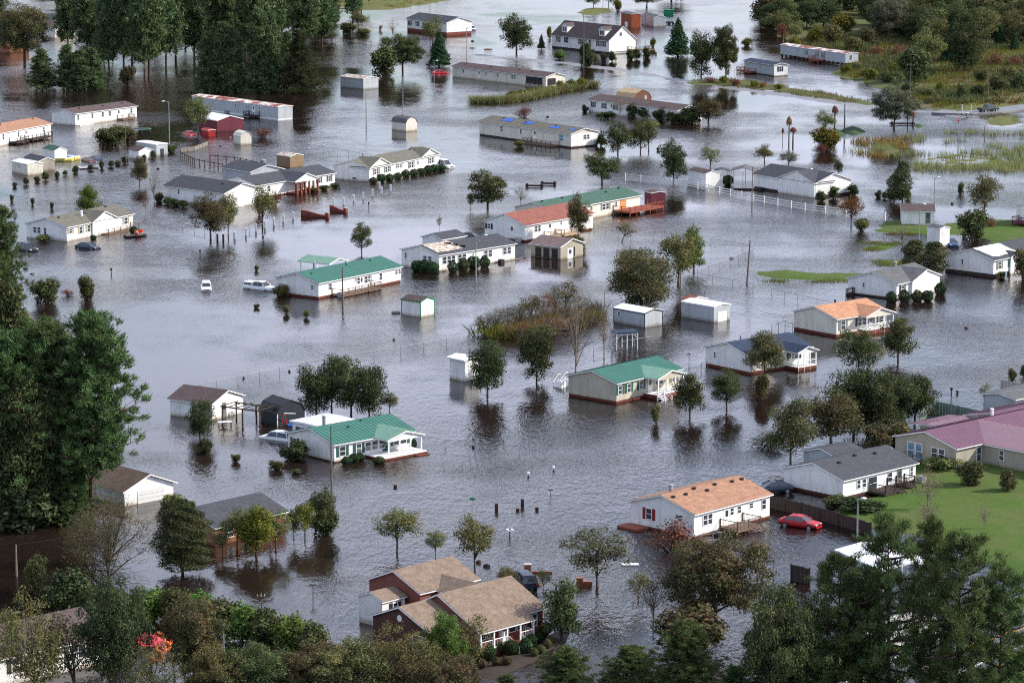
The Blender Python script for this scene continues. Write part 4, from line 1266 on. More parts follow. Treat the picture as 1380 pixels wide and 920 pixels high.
def ord_(n):
    w = ['', 'first', 'second', 'third', 'fourth', 'fifth', 'sixth', 'seventh', 'eighth', 'ninth', 'tenth', 'eleventh', 'twelfth', 'thirteenth', 'fourteenth', 'fifteenth', 'sixteenth', 'seventeenth', 'eighteenth', 'nineteenth']
    if n > 99: return 'hundred-and-' + ord_(n-100) if n > 100 else 'hundredth'
    t = {2: 'twenty', 3: 'thirty', 4: 'forty', 5: 'fifty', 6: 'sixty', 7: 'seventy', 8: 'eighty', 9: 'ninety'}
    if n < 20: return w[n]
    return (t[n//10][:-1] + 'ieth') if n % 10 == 0 else t[n//10] + '-' + w[n % 10]
# ================================================================ the houses
# --- green roofs
H = House('house', 'white house with green metal roof and long wooden back stairs, right of the white pickup', (429.5,403), (540,380), 8.8, 2.55, 15, R_GREEN, WHITE, 'L', (BRICK, .35), metal=True)
for x, n in ((445,1),(483,1),(497,1)): H.win('F', x, .8, 1.1)

H.win('F', 479.5, .6, .6); H.win('F', 496, .8, 1.2, n=2, gap=.25); H.win('F', 513, .75, 1.2); H.win('F', 536, .7, .8, n=2)
H.win('G', 421, .55, .8)
H.door('F', 487, w=.9); H.deck('F', 447, 500, 2.2, .35, stairs=.72, m=WOOD); H.pipe(5.2, 5.2, 1.2, .22); H.pipe(11, 2, .4, .08); H.vents(3, 1, m=R_GREEN)
H.hvac('F', 449, 1.6)
H2 = House('carport', 'pale green metal carport roof behind the green-roofed white house', (404,352), (452,357), 4.8, 2.7, 14, R_PALEGREEN, TRIM, 'L', Lm=6, ez=2.7, cat='carport', metal=True, posts=True)
H = House('house', 'white house with green metal roof, green shutters and a red brick front porch', (450.7,623.4), (556,604), 9.2, 2.25, 15, R_GREEN, WHITE, 'L', (BRICK, .12), metal=True)
H.win('F', 461.5, 1.0, 1.25, sh=SH_GREEN); H.win('F', 483.5, .9, 1.25, sh=SH_GREEN); H.win('F', 505, 1.0, 1.2, n=3, sh=SH_GREEN); H.win('F', 539, 1.0, 1.1, n=2, sh=SH_GREEN)
H.win('G', 397.5, .8, .9, n=1, sh=SH_GREEN)
H.door('F', 520, w=1, m=SH_GREEN)
x0, x1 = H.fx(505), H.fx(551); H.gable(x0, x1, 2.6, metal=True, open_=True, roof=R_PALEGREEN, deck=False)
MB().box(x0-1.5, x1+.2, -3.4, -.03, -.7, .25).build('porch_floor', BRICK, H.o); MB().box(x0-1.45, x1+.15, -3.35, -.04, .253, .33).build('porch_boards', TRIM, H.o)
MB().box(x0+3.5, x0+5.3, -4.2, -3.42, -.7, .1).build('porch_step', BRICK, H.o)
H.pipe(3.2, 6.0, 1.3, .22); H.vents(2, 2, m=R_GREEN)
H2 = House('sun_room', 'flat white-roofed sun room behind the green-roofed white house with brick porch', (428,602), (474,592.5), 4.6, 2.5, 2, R_WHITE, WHITE, 'L', cat='sun room', metal=True)
H2.win('G', 2.3, 1.1, 1.3, n=3, px=False)
H = House('house', 'beige house with green metal roof and white-railed front porch', (830.8,544), (916.6,524), 8.4, 2.75, 15, R_GREEN, BEIGE, 'L', (BRICK, .32), metal=True)
H.win('F', 835.5, .8, 1.25, sh=SH_GREEN); H.win('F', 847.5, .8, 1.25, sh=SH_GREEN); H.win('F', 864, .8, 1.25, sh=SH_GREEN); H.win('F', 908, .9, 1.2, sh=SH_GREY)
x0, x1 = H.fx(868), H.fx(903); H.gable(x0, x1, 2.4, metal=True, open_=True, roof=R_PALEGREEN, decz=.55)
H.door('F', 876, w=.95); H.win('F', 888, .8, 1.1, n=2); H.pipe(6, 6.5, .4, .1)
q = MB()
for k in range(4): q.box(x0-.2-.0, x0+1.2, -2.42-.32*(k+1), -2.42-.32*k-.01, .35-.2*k, .42-.2*k)
for sx in (x0-.2, x0+1.2):
    for t in (0, 1): q.box(sx-.06, sx+.06, -2.5-1.3*t-.06, -2.5-1.3*t+.06, -.7, 1.4-.8*t)
    q.tube((sx, -2.5, 1.35), (sx, -3.8, .55), .05, n=4); q.tube((sx, -2.5, .9), (sx, -3.8, .1), .05, n=4)
q.build('stairs', TRIM, H.o)
# white railed steps standing off the gable of the beige house
st = thing('white_stairs', 'two white railed stair units against the gable of the beige green-roofed house', 'stairs', G(756,523), H.rz)
for i in range(2):
    b = MB(); ox = 1.5*i
    for k in range(4): b.box(ox+.25*k, ox+.25*k+.3, 0, 1.4, -.5, .15+.22*k)
    for y in (0, 1.4):
        b.tube((ox, y, .7), (ox+1.1, y, 1.6), .05, n=4); b.tube((ox+1.1, y, 1.6), (ox+1.6, y, 1.6), .05, n=4)
        for xx in (0, .55, 1.1, 1.6): b.tube((ox+xx, y, -.5), (ox+xx, y, min(.7+xx*.82, 1.6)), .05, n=4)
    b.build('stair_unit', TRIM, st)
H = House('house', 'cream house with dark green roof and reddish wooden deck, behind the red-roofed house', (745,304), (862.6,282), 8.8, 2.7, 15, R_DGREEN, CREAM, 'L')
H.win('F', 797, .7, .9); H.win('F', 816, 1.0, 1.2, n=2, sh=SH_GREY); H.win('F', 830, .7, 1.1, sh=None); H.door('F', 839.5, mat('plywood', (.50,.24,.09), .8, .15), w=2.0, hh=2.1)
H.deck('F', 826, 872, 4.0, .75, m=REDWOOD, stairs=None); H.vents(5, 4); H.pipe(13, 3, .4, .1)
H2 = House('shed', 'small maroon shed with white end beside the reddish deck', (868,276), (878,279), 3.0, 2.6, 8, R_BROWN, MAROON, 'R', Lm=3.2, cat='shed', ov=.1)
R = House('house', 'white house with red shingle roof and small tan stair rail', (707.5,326), (798.8,309.3), 9.3, 2.95, 19, R_RED, WHITE, 'L', (BRICK, .3))
R.win('F', 724.5, .8, 1.2, n=2); R.door('F', 741); R.win('F', 756, .6, .7); R.win('F', 768, .8, .9); R.win('G', 659, .8, 1.0, sh=SH_BLACK)
R.door('G', 690); R.deck('F', 733, 748, 1.6, .4, m=mat('tan_wood', (.42,.31,.2), .8, .15, kind='plank'), stairs=.2); R.deck('F', 749, 770, 2.0, .4, m=MATS['tan_wood']); R.hvac('G', 702, .8)
H = House('shed', 'tan open-sided shed with brown roof in front of the red-roofed house', (715.6,345), (755.5,350), 6.2, 2.2, 18, mat('pinkish_brown_shingle', (.17,.12,.115), .85, .2, kind='shingle'), TAN, 'R', cat='shed')
H.door('G', 768, w=1.4, hh=2.0, z0=-.3); H.win('G', 768+6, .25, 1.6, frame=BLACK)
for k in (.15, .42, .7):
    MB().box(H.L*k, H.L*k+H.L*.2, -.03, -.004, .05, 1.75).build('opening_shade_panel', BLACK, H.o)  # black panels on a solid wall stand in for shade inside the open side
# --- centre: long house with the torn dark roof
H = House('house', 'long white house with charcoal roof torn open at its left end', (591.8,366), (694,349.7), 9.0, 2.75, 14, R_CHAR, WHITE, 'L')
for x, n in ((599,1),(605,1),(622.5,2),(657.5,2),(683,2)): H.win('F', x, .95, 1.25, n=n)
H.win('F', 611, .95, 1.25); H.win('F', 637.5, .5, .6); H.win('G', 573, .9, 1.1); H.win('G', 579.5, .9, 1.1); H.win('G', 547, .6, 1.0)
H.patch(.3, .6, 6.2, 4.3, R_BROKEN, 'torn_roof_patch', 3)
b = MB()
for i in range(9):
    b.box(4.9+i*.28, 5.1+i*.28, 3.4-i*.3, 3.8-i*.3, H.h+(3.4-i*.3)*H.p+.2, H.h+(3.4-i*.3)*H.p+.42+.1*(i % 3))
b.build('torn_shingles', BLACK, H.o)
MB().box(4.0, 21, -.05, -.004, -.5, .12).build('skirting_board', GREYWALL, H.o)
H.hvac('F', 671, .8, z=-.2, m=BLACK); H.pipe(12, 2.5, .3, .09)
H2 = House('annex', 'small dark gabled annex behind the long house with the torn roof', (596,346), (636,339), 4.6, 3.0, 17, R_CHAR, WHITE, 'L', cat='annex', Lm=6)
# --- middle left
H = House('house', 'white house with olive roof, two front gables and a clipped shrub row', (497.7,245), (592,225.3), 8.6, 2.75, 16, R_OLIVE, WHITE, 'L')
a0 = H.fx(498); H.gable(0.0, H.fx(526), .0, p=.40); H.gable(H.fx(567), H.L-.1, .0, p=.40)
for x, n in ((507,2),(522,2)): H.win('F', x, .8, 1.2, n=n, sh=SH_GREY)
H.win('F', 538, .7, .8, n=2, sh=SH_GREY); H.win('F', 554, .8, 1.35, n=2, sh=SH_GREY); H.door('F', 563); H.win('F', 581, .8, 1.25, n=2, sh=SH_GREY)
H.pipe(7.5, 6.3, 1.2, .2); H.vents(2, 7)
H = House('house', 'charcoal-roofed house with red brick porch columns and green shutters', (345,268.5), (451.4,250.6), 8.8, 2.65, 15, R_CHAR, WHITE, 'L', (BRICK, .2))
H.win('F', 430, .9, 1.2, sh=SH_GREEN); H.win('F', 444, .9, 1.2, sh=SH_GREEN); H.win('F', 352, .9, 1.2); H.win('F', 362, .9, 1.2)
H.gable(H.fx(386), H.fx(416), 2.3, open_=True, postm=BRICK, decz=.3, rail=BRICK, p=.36); H.door('F', 398)
b = MB(); xa, xb = H.fx(386), H.fx(416)
for k in range(6):
    xx = xa+.2+k*(xb-xa-.4)/5; b.box(xx-.16, xx+.16, -2.62, -2.3, -.6, 2.3)
b.build('brick_column', BRICK, H.o)
H2 = House('house_wing', 'low charcoal-roofed rear wing between the garage and the brick-columned house', (300,246), (345,254), 8, 3.1, 15, R_CHAR, GREYWALL, 'L', cat='house', Lm=10)
H = House('garage', 'white garage with charcoal roof and a closed door in its gable end', (222,270), (303,281), 9.5, 2.9, 17, R_CHAR, WHITE, 'R', cat='garage')
H.door('G', 322, w=2.6, hh=2.2, z0=-.1); H.win('F', 241, .6, .9); H.vents(1, 2)
H = House('house', 'white house with olive roof, tan shutters and wooden front deck beside dark sedan', (90.3,325.5), (179.3,306.8), 9.0, 2.55, 16, R_OLIVE, WHITE, 'L')
H.gable(H.fx(123), H.fx(155), .35, p=.42); H.win('F', 95, .9, .9, sh=SH_TAN, arch=True); H.win('F', 109, .9, 1.3, sh=SH_TAN); H.win('F', 119.5, .9, 1.3, sh=SH_TAN); H.win('F', 138, .9, 1.3, n=2, sh=SH_TAN); H.door('F', 150)
H.win('F', 169.5, 1.1, 1.3, sh=SH_TAN); H.deck('F', 134, 176, 2.0, .15, m=WOOD); H.pipe(7.8, 2.6, 1.0, .22, m=TRIM); H.vents(3, 3)
H.win('G', 50, .8, 1.2, n=2); H.win('G', 61, .7, 1.4)
H = House('house', 'white house with grey-brown roof and small back steps below the pine stand', (101.8,169.4), (184.4,158.5), 7.6, 2.75, 12, R_BROWN, WHITE, 'L')
for x in (105.5, 124.5, 138.5, 148, 177): H.win('F', x, .8, 1.2, sh=None)
H.door('F', 160); H.deck('F', 158, 174, 1.8, .3, stairs=.6); H.vents(3, 5)
MB().box(.3, 5, -1.2, -.02, -.6, .12).build('step', TRIM, H.o)
H = House('house', 'white house with orange-brown roof and two dark stair decks at the left edge', (-48,206), (68.7,183.8), 8.6, 2.85, 15, R_ORANGE, WHITE, 'L')
for x in (4.5, 25, 59): H.win('F', x, .75, 1.3)
H.door('F', 35); H.deck('F', 12, 28, 2.2, .5, stairs=.5, m=DARKWOOD); H.deck('F', 33, 60, 2.2, .5, stairs=.5, m=DARKWOOD); H.vents(4, 8)
# --- trailers at the top
H = House('mobile_home', 'white single-wide trailer with rust-streaked metal roof by the pines', (259,146.5), (374.9,162), 4.4, 3.0, 7, R_RUST, GREYWALL, 'R', (TRIM, .35), cat='trailer', ov=.15, metal=True)
for x in (286.5, 318, 333, 350, 269): H.win('F', x, .7, .9)
H.door('F', 342); H.deck('F', 336, 350, 1.8, .5, stairs=.5, m=DARKWOOD); H.hvac('F', 307, .5)
H = House('house', 'white house with blue-grey roof, black shutters and red brick base at the top', (548.6,42), (602,48.4), 9.5, 4.0, 17, R_CHAR, WHITE, 'R', (BRICK, 1.0))
for x in (552.5, 562.5, 572): H.win('F', x, 1.0, 1.5, sh=SH_BLACK, zt=3.4)
H = House('shed', 'white storage trailer with a torn tan roof standing in open water', (458.8,117.5), (489.6,121), 5.2, 2.7, 10, R_BROKEN, GREYWALL, 'R', cat='shed', ov=.15)
H = House('mobile_home', 'long beige mobile home with brown roof and recessed end porch', (609.7,103.8), (735.5,118.8), 6.6, 2.85, 14, R_BROWN, CREAM, 'R', cat='mobile home')
for x, w in ((624.5,.7),(655,.7),(671,.8)): H.win('F', x, w, 1.1)
H.win('F', 692, .9, 1.1, n=2); H.door('F', 646)
xa, xb = H.fx(709), H.fx(731)
MB().box(xa, xb, -.05, -.004, .7, 2.5).build('recess_shade_panel', BLACK, H.o)  # flat black panel on the wall, painting in the porch recess's shade
H.rail([(xa, -.12), (xb, -.12)], .3, WOOD)

MB().box(H.L+.004, H.L+.05, .6, 3.4, .7, 2.4).build('recess_shade_panel', BLACK, H.o)  # same painted recess shade, as a black panel on the end wall
H.vents(4, 3); H.pipe(9, 4, .4, .1)
H = House('mobile_home', 'beige double-wide home with blue tarpaulins on its grey roof', (646,182), (769.5,199.8), 7.8, 3.1, 14, R_OLIVE, CREAM, 'R', (DARKSK, .3), cat='mobile home')

H.win('F', 676, .9, 1.2, n=1); H.win('F', 702, .7, 1.2, n=1); H.door('F', 721); H.win('F', 756.5, 1.6, 1.5, glass=BLUEGLASS, n=1); H.win('G', 790.5, .8, 1.1, n=2)
for x, y, w, d in ((H.fx(668),1.6,3.3,1.7),(H.fx(697),1.6,2.6,1.5),(H.fx(734),1.3,2.6,1.4),(H.fx(759),1.4,1.5,.9)): H.patch(x, y, w, d, TARP, 'tarpaulin', int(x*9))
H.deck('F', 716, 754, 2.6, .3, m=WOOD, stairs=.6); H.vents(3, 9)
# white end wall of that home
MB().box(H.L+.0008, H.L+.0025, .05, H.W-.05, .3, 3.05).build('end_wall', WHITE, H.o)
# --- cape with dormers
H = House('house', 'large white cape house with two dormers and a steep dark roof', (743.6,64.5), (820.7,73), 10.2, 3.9, 37, R_BROWN, WHITE, 'R', (DARKSK, .55))
H.win('F', 752.5, 1.0, 1.6, sh=SH_BLACK); H.win('F', 763, 1.0, 1.6, sh=SH_BLACK); H.win('F', 782.5, 1.0, 1.6, sh=SH_BLACK); H.win('F', 806.5, 1.0, 1.6, sh=SH_BLACK); H.win('F', 813.5, 1.0, 1.6, sh=SH_BLACK); H.door('F', 795, SH_GREY)
H.win('G', 836.5, .9, 1.1, zt=6.1)
for pxc in (761.5, 812):
    xc = H.fx(pxc, 1.2, 5.5); y0 = 1.0
    w = 2.6; zb = H.h + y0*H.p + .15; zt = zb + 1.9
    MB().prism([(xc-w/2, zb-.6), (xc+w/2, zb-.6), (xc+w/2, zt), (xc, zt+.75), (xc-w/2, zt)], y0, y0+3.3, axis='y').build('dormer_wall', WHITE, H.o)
    H.roof_mesh(y0-.05, y0+4.0, xc-w/2, xc+w/2, zt, .58, .2, R_BROWN, False, axis='y', pn='dormer_roof')
    for dx in (-.48, .48):
        f = MB().box(xc+dx-.45, xc+dx+.45, y0-.06, y0-.003, zb+.35, zb+1.75).build('window', TRIM, H.o)
        MB().box(xc+dx-.37, xc+dx+.37, y0-.075, y0-.062, zb+.42, zb+1.68).build('pane', GLASS, f)
H.deck('G', 846, 870, 3.5, .9, m=WOOD, stairs=.5); H.deck('G', 823, 850, 1.5, .35, m=CONC, rail=False)
# --- white house with hedge
H = House('house', 'white ranch house with brown roof and black shutters behind a dark hedge', (793,150.5), (912.8,166), 7.8, 2.9, 14, R_BROWN, WHITE, 'R')
for x in (799.5, 814, 829, 904): H.win('F', x, .9, 1.3, sh=SH_BLACK)
H.door('F', 824); H.pipe(15.5, 4.8, 1.0, .2, m=TRIM)
H = shed('shed', 'tan gambrel-roofed barn shed behind the hedged ranch house', (829,147), (853,150), 6.0, 2.9, 0, mat('tan_shingle_light', (.46,.34,.2), .85, .15, kind='shingle'), mat('brown_siding', (.14,.06,.04), .7, .1, kind='siding'), 'R', gambrel=True)
# --- top right trailers
H = House('mobile_home', 'grey-white single-wide trailer with white gable end by the wooden landing', (1003,96.5), (1043,103.2), 4.4, 3.0, 12, R_NAVY, GREYWALL, 'R', (DARKSK, .2), cat='trailer')
H.win('G', 1051.5, .9, 1.4, sh=SH_BLACK); H.deck('F', 1003, 1019, 2.5, .5, m=REDWOOD, stairs=.3)
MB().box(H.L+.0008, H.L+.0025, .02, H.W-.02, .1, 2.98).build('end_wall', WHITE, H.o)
H = House('mobile_home', 'white single-wide trailer with rusty red roof raised on dark piers', (1051.6,76.3), (1139,89), 4.4, 3.3, 9, R_RUST, GREYWALL, 'R', (DARKWOOD, .75), cat='trailer', ov=.15, raised=True)
for x, w in ((1086.5,.8),(1101,.8),(1109,.8)): H.win('F', x, w, 1.4, sh=SH_GREY)
H.win('G', 1146.5, .8, 1.3); H.deck('F', 1098, 1111, 2.2, .8, m=REDWOOD, stairs=.5)
MB().box(H.L*.55, H.L+.1, -.14, H.W*.5, 0, .01).build('board', R_RUST, H.o)
# --- right side
H = House('house', 'white house with dark roof and black shutters behind the white rail fence', (1016,254), (1098.7,267), 9.5, 2.9, 18, R_CHAR, WHITE, 'R', (DARKSK, .45), ridge_at=.5)
H.gable(H.fx(1050), H.L-.05, .3, p=.36); H.win('F', 1078, 1.0, 1.4, n=1, sh=SH_BLACK)
H.pipe(13, 3.5, .9, .18, m=TRIM)
MB().box(H.L-16, H.L-14.6, -1.2, -.3, -.4, .6).build('air_conditioner', BLACK, H.o)
H = House('garage', 'long white outbuilding with brown roof and grey door beside the lawn', (1215.2,304), (1259,304.5), 6.0, 2.7, 15, R_BROWN, WHITE, 'L', cat='outbuilding', Lm=5.9)
H.door('F', 1250.5, SH_GREY, w=.9)
H = House('house', 'white house with charcoal roof, front gable and five round shrubs', (1208,403.8), (1262.8,391), 9.2, 2.5, 17, R_GREY, WHITE, 'L', (DARKSK, .25))
H.gable(H.fx(1226), H.L-.1, .5, p=.34); H.win('F', 1216, .9, 1.3, sh=SH_BLACK); H.win('F', 1233.5, .9, 1.3, n=1, sh=SH_BLACK); H.win('F', 1245.5, .8, 1.6); H.win('F', 1254.5, .9, 1.3, sh=SH_BLACK); H.win('G', 1164, .5, .8)
H.pipe(7.5, 5.2, .9, .25); H.deck('G', 1149, 1152, 2, .2, m=DARKWOOD)
H = House('house', 'white house with white tarpaulin over its charcoal roof at the right edge', (1338.5,374), (1440,352), 9.6, 2.85, 15, R_CHAR, WHITE, 'L', (DARKSK, .55))
H.win('F', 1347, 1.0, 1.3, sh=SH_GREY, n=1); H.win('F', 1362, .9, 1.3, sh=SH_GREEN); H.win('F', 1373, .9, 1.3, sh=SH_GREEN); H.win('G', 1297, .5, .9)
H.patch(1.0, .8, 7.5, 3.9, WTARP, 'white_tarpaulin', 5); H.gable(H.fx(1360), H.fx(1376), .3, p=.34)
H = House('house', 'beige house with orange-brown roof and white corner porch rail', (1127,454.3), (1194,443), 8.8, 2.7, 16, mat('light_orange_shingle', (.42,.21,.12), .85, .2, 1.0, kind='shingle'), CREAM, 'L', (BRICK, .38))
x0, x1 = H.fx(1157), H.L-.05; H.gable(x0, x1, 1.6, open_=True, decz=.6, p=.32); H.win('F', 1136, 1.0, 1.4, sh=SH_GREY); H.win('F', 1161.5, .9, 1.2, sh=SH_BLACK, n=2); H.door('F', 1173); H.win('F', 1184, 1.0, 1.4, n=2, sh=SH_GREY)
MB().box(x0-1.8, x0-.05, -1.3, -.03, -.7, .45).build('porch_step', BRICK, H.o)
H.pipe(6, 6, .6, .15, m=BLACK)
H = House('house', 'white house with navy roof and white-railed porch over red brick', (1010,504.5), (1092,490.8), 9.0, 2.6, 15, R_NAVY, WHITE, 'L', (BRICK, .35))
x0, x1 = H.fx(1058), H.fx(1083); H.gable(x0, x1, 2.6, open_=True, decz=.45, p=.34); H.win('F', 1070, .9, 1.1, n=2, sh=SH_BLACK); H.door('F', 1064); H.win('G', 963.5, .5, .9); H.pipe(4, 6, .7, .15)
H.win('F', 1030, .8, 1.1)
# --- lower middle: orange roof
H = House('house', 'white house with orange-brown shingle roof, red shutter and dark back deck', (935,725.6), (1037,698), 9.2, 2.75, 16, R_ORANGE, WHITE, 'L', (BRICK, .28))
H.win('F', 950.5, .9, 1.25, n=1); H.win('F', 956.5, .9, 1.25); H.win('F', 986, .7, .9); H.win('F', 996, .7, .9); H.win('F', 1012, .7, .7); H.win('F', 1029, .8, 1.2)
H.win('G', 874.5, .9, 1.3, sh=SH_RED); H.win('G', 917, .7, .8)
H.deck('F', 970, 1001, 2.6, .55, m=WOOD, stairs=.85)
MB().box(-1.9, -.03, 6.6, 9.6, -.7, .25).build('landing', REDWOOD, H.o)
H.rail([(-2.3, -1.2), (2.4, -2.4)], -.1, GREYWOOD, bal=False); H.hvac('F', 958, 1.0, z=-.3, m=BLACK)
H.vents(7, 3); H.pipe(3.3, 6.2, .9, .22); H.door('F', 979, w=.9)

# --- grey roof on the lawn edge
H = House('house', 'white house with charcoal roof and black back-door stairs at the lawn edge', (1135.6,673.8), (1233.6,649.8), 9.0, 2.35, 16, R_CHAR, WHITE, 'L', (DBRICK, .35), z0=0.0)
H.win('F', 1157, .7, 1.1); H.win('F', 1164.5, .7, 1.1); H.win('F', 1175.5, 1.7, 1.7, frame=TRIM, zt=2.0); H.win('F', 1199, .9, 1.2); H.win('F', 1228, .6, 1.1, arch=True); H.door('F', 1212, SH_GREY)
H.deck('F', 1170, 1196, 2.6, .45, m=DARKWOOD, stairs=.8); H.deck('F', 1207, 1219, 1.6, .45, m=DARKWOOD, stairs=.5); H.hvac('F', 1236, .7, z=.1); H.vents(3, 6); H.pipe(13, 3.5, .3, .1)
b2 = House('house_wing', 'charcoal-roofed rear wing of the house at the lawn edge', (1130,641), (1165,633), 5.6, 2.1, 15, R_CHAR, GREYWALL, 'L', cat='house', Lm=5)
# --- maroon metal roofs
H = House('house', 'beige house with maroon metal roof and sliding glass gable door', (1288,633), (1380,612), 9.6, 2.6, 15, R_PURPLE, TAN, 'L', metal=True, Lm=26, z0=.25)
H.win('F', 1319, .9, 1.9); H.win('G', 1233, 1.1, 2.0, n=2, glass=BLUEGLASS, zt=2.35); H.win('G', 1264, 1.0, 1.4, n=2)
H.deck('G', 1226, 1243, 1.8, .3, m=GREYWOOD, rail=True)
H.block(4.9, 15.0, -14, 4.6, 2.55, -.6, R_PINK, TAN, .35, True, axis='y', pn='wing_wall', rn='wing_roof')
for k in (-3.0, -7.2): H.win('W', ((4.9, k, 0), -math.pi/2), .8, 1.3, zt=2.2, px=False)
H.pipe(15, 6.8, 1.0, .2, m=TRIM)
H2 = House('carport', 'pink metal carport roof behind the maroon-roofed house', (1270,603), (1312,594), 5.0, 2.2, 6, R_PINK, TRIM, 'L', cat='carport', metal=True, posts=True, Lm=7.0, z0=.2)
H3 = House('house_wing', 'maroon-roofed rear wing at the right edge of the lawn houses', (1368,600), (1440,584), 8, 2.6, 12, R_PURPLE, CREAM, 'L', cat='house', Lm=16, metal=True, z0=.2)
# --- brick house in the foreground
H = House('brick_house', 'brick house with tan roof and white-railed front porch in the foreground', (637,843), (731.5,818), 9.2, 2.9, 25, R_TAN, BRICK, 'L', ez=3.0, z0=.1)
uL = H.L
xp = uL - 2.4
zpe = 2.9 - 1.35*H.p
for nm, t0, t1, mm, o_ in (('porch_fascia', .01, .15, TRIM, .0), ('porch_roof', .153, .20, R_TAN, .02)):
    a_, b_ = (-1.35-o_, zpe-o_*H.p), (-.36, 2.9-.36*H.p)
    MB().prism([(a_[0], a_[1]+t0), (b_[0], b_[1]+t0), (b_[0], b_[1]+t1), (a_[0], a_[1]+t1)], -.28+o_, xp-o_).build(nm, mm, H.o)
for k in range(5):
    xx = -.1+k*(xp)/4; MB().box(xx-.07, xx+.07, -1.25, -1.11, .55, zpe+.02).build('porch_post', TRIM, H.o)
MB().box(-.2, xp, -1.3, -.02, -.7, .5).build('porch_floor', BRICK, H.o)
MB().box(-.22, xp+.02, -1.32, -.03, .503, .56).build('porch_boards', REDWOOD, H.o)
H.rail([(-.1, -1.18), (xp*.5-.1, -1.18)], .56, TRIM); H.rail([(xp*.75-.1, -1.18), (xp-.1, -1.18), (xp-.1, -.1)], .56, TRIM)
q = MB(); sx = xp*.62
for k in range(3): q.box(sx-.75, sx+.75, -1.34-.35*(k+1), -1.34-.35*k-.01, -.5, .35-.2*k)
q.build('porch_steps', BRICK, H.o)
for e in (-.8, .8): 
    r_ = MB().tube((sx+e, -1.35, 1.45), (sx+e, -2.6, .55), .05, n=4).tube((sx+e, -1.35, .9), (sx+e, -2.6, .1), .04, n=4)
    for t in range(6): r_.tube((sx+e, -1.35-.24*t, 1.42-.17*t), (sx+e, -1.35-.24*t, .8-.17*t), .02, n=3)
    r_.box(sx+e-.07, sx+e+.07, -2.7, -2.56, -.6, .75); r_.build('stair_rail', TRIM, H.o)
H.door('F', xp*.6, TRIM, px=False, z0=.56); H.win('F', xp*.82, 1.0, 1.3, px=False, n=2); H.win('F', xp*.25, 1.0, 1.3, px=False, n=2)
H.win('F', uL-1.2, .8, 1.3, px=False, sh=SH_BLACK)
MB().box(xp*.45-.2, xp*.45+.2, -.9, -.5, 1.4, 1.95).build('hanging_basket', TRIM, H.o)
def loc(px, py, z):
    v = H.M.inverted() @ G(px, py, z); return v.x, v.y
xw, yw = loc(576, 849.6, 3.0)
H.block(xw, .3, yw, yw+7.6, 2.88, -.6, R_TAN, DBRICK, .3, p=.40, pn='wing_wall', rn='wing_roof')
H.win('W', ((xw, yw+1.3, 0), -math.pi/2), 1.5, 1.5, zt=2.2, px=False)
MB().tube((xw-.04, yw+3.8, 3.4), (xw-.08, yw+3.8, 3.4), .33, n=14).build('round_vent', TRIM, H.o)
xr, yr = loc(566, 799, 3.2); xr2, _ = loc(648, 781, 3.2)
H.block(xr, xr2, yr, yr+7.4, 3.1, -.6, R_TAN, BRICK, .3, p=.41, pn='rear_wall', rn='rear_roof')
H.door('W', ((xr2-1.2, yr-.0, 0), 0), TRIM, w=1.6, hh=2.0, z0=.8, px=False)
H.block(xr+.5+1.8, xr+.5+6.2, 8.0, yr+2.6, 3.0, -.6, R_TAN, BRICK, .25, axis='y', p=.35, pn='link_wall', rn='link_roof')
xs, ys = loc(515, 811.4, 2.6); xs2, _ = loc(545.5, 803.6, 2.6)
H.block(xs, min(xs2, xr+1), ys, ys+3.4, 2.5, -.6, R_TAN, WHITE, .2, p=.36, pn='side_wall', rn='side_roof')
H.win('W', (((xs+xs2)/2+.2, ys, 0), 0), .7, .9, zt=2.2, sh=SH_BLACK, px=False)
MB().box(xr+.2, xr+3.0, yr-2.4, yr-.9, 2.2, 2.26).build('tarpaulin', TARP, H.o)
H.vents(0)
# --- lower left
H = House('garage', 'white garage with brown roof beside the tall pines at lower left', (118,668), (168,682), 7.0, 1.75, 22, R_WBROWN, WHITE, 'R', cat='garage', ov=.45)
H.door('G', 203, mat('garage_door', (.62,.62,.6), .6, .05), w=3.8, hh=1.95, z0=-.5)
H = House('brick_house', 'small orange brick house with grey roof half hidden by bushes at lower left', (290,735.6), (385,713), 8.6, 2.05, 17, R_CHAR, OBRICK, 'L')
H.win('F', 330, 1, 1.2, zt=1.8); H.win('F', 310, 1, 1.2, zt=1.8)
H = House('house', 'white house with brown roof behind the trees in the bottom left corner', (-45,898), (142.3,857), 8.6, 2.7, 22, R_BROWN, WHITE, 'L', ez=2.6, z0=0)
for x in (21, 36, 60, 75, 98, 110, 128): H.win('F', x, .9, 1.3, sh=SH_BLACK if x in (21, 60, 98, 128) else None)
H = House('garage', 'white garage with brown roof and a pergola by the small round tree', (229.5,559), (286,566.5), 6.6, 2.2, 19, R_BROWN, WHITE, 'R', cat='garage', ov=.35)
H.door('G', 302, SH_GREY, w=.9); H.door('G', 320, w=2.4, z0=-.3)
pg = thing('pergola', 'dark timber pergola frame in front of the white garage', 'pergola', G(300,572), H.rz)
for x in (0, 3.2, 6.0):
    for y in (0, 3.0): MB().box(x-.08, x+.08, y-.08, y+.08, -.9, 2.3).build('post', DARKWOOD, pg)
for y in (0, 3.0): MB().box(-.3, 6.4, y-.05, y+.05, 2.302, 2.46).build('beam', DARKWOOD, pg)
for k in range(6): MB().box(k*1.15, k*1.15+.08, -.4, 3.4, 2.463, 2.56).build('rafter', DARKWOOD, pg)
tb = thing('table', 'white folding table standing in water under the pergola', 'table', G(303,574), .3)
MB().box(-.9, .9, -.4, .4, .55, .6).build('table_top', TRIM, tb)
for x in (-.8, .8):
    for y in (-.3, .3): MB().box(x-.03, x+.03, y-.03, y+.03, -.6, .55).build('leg', DARKWOOD, tb)
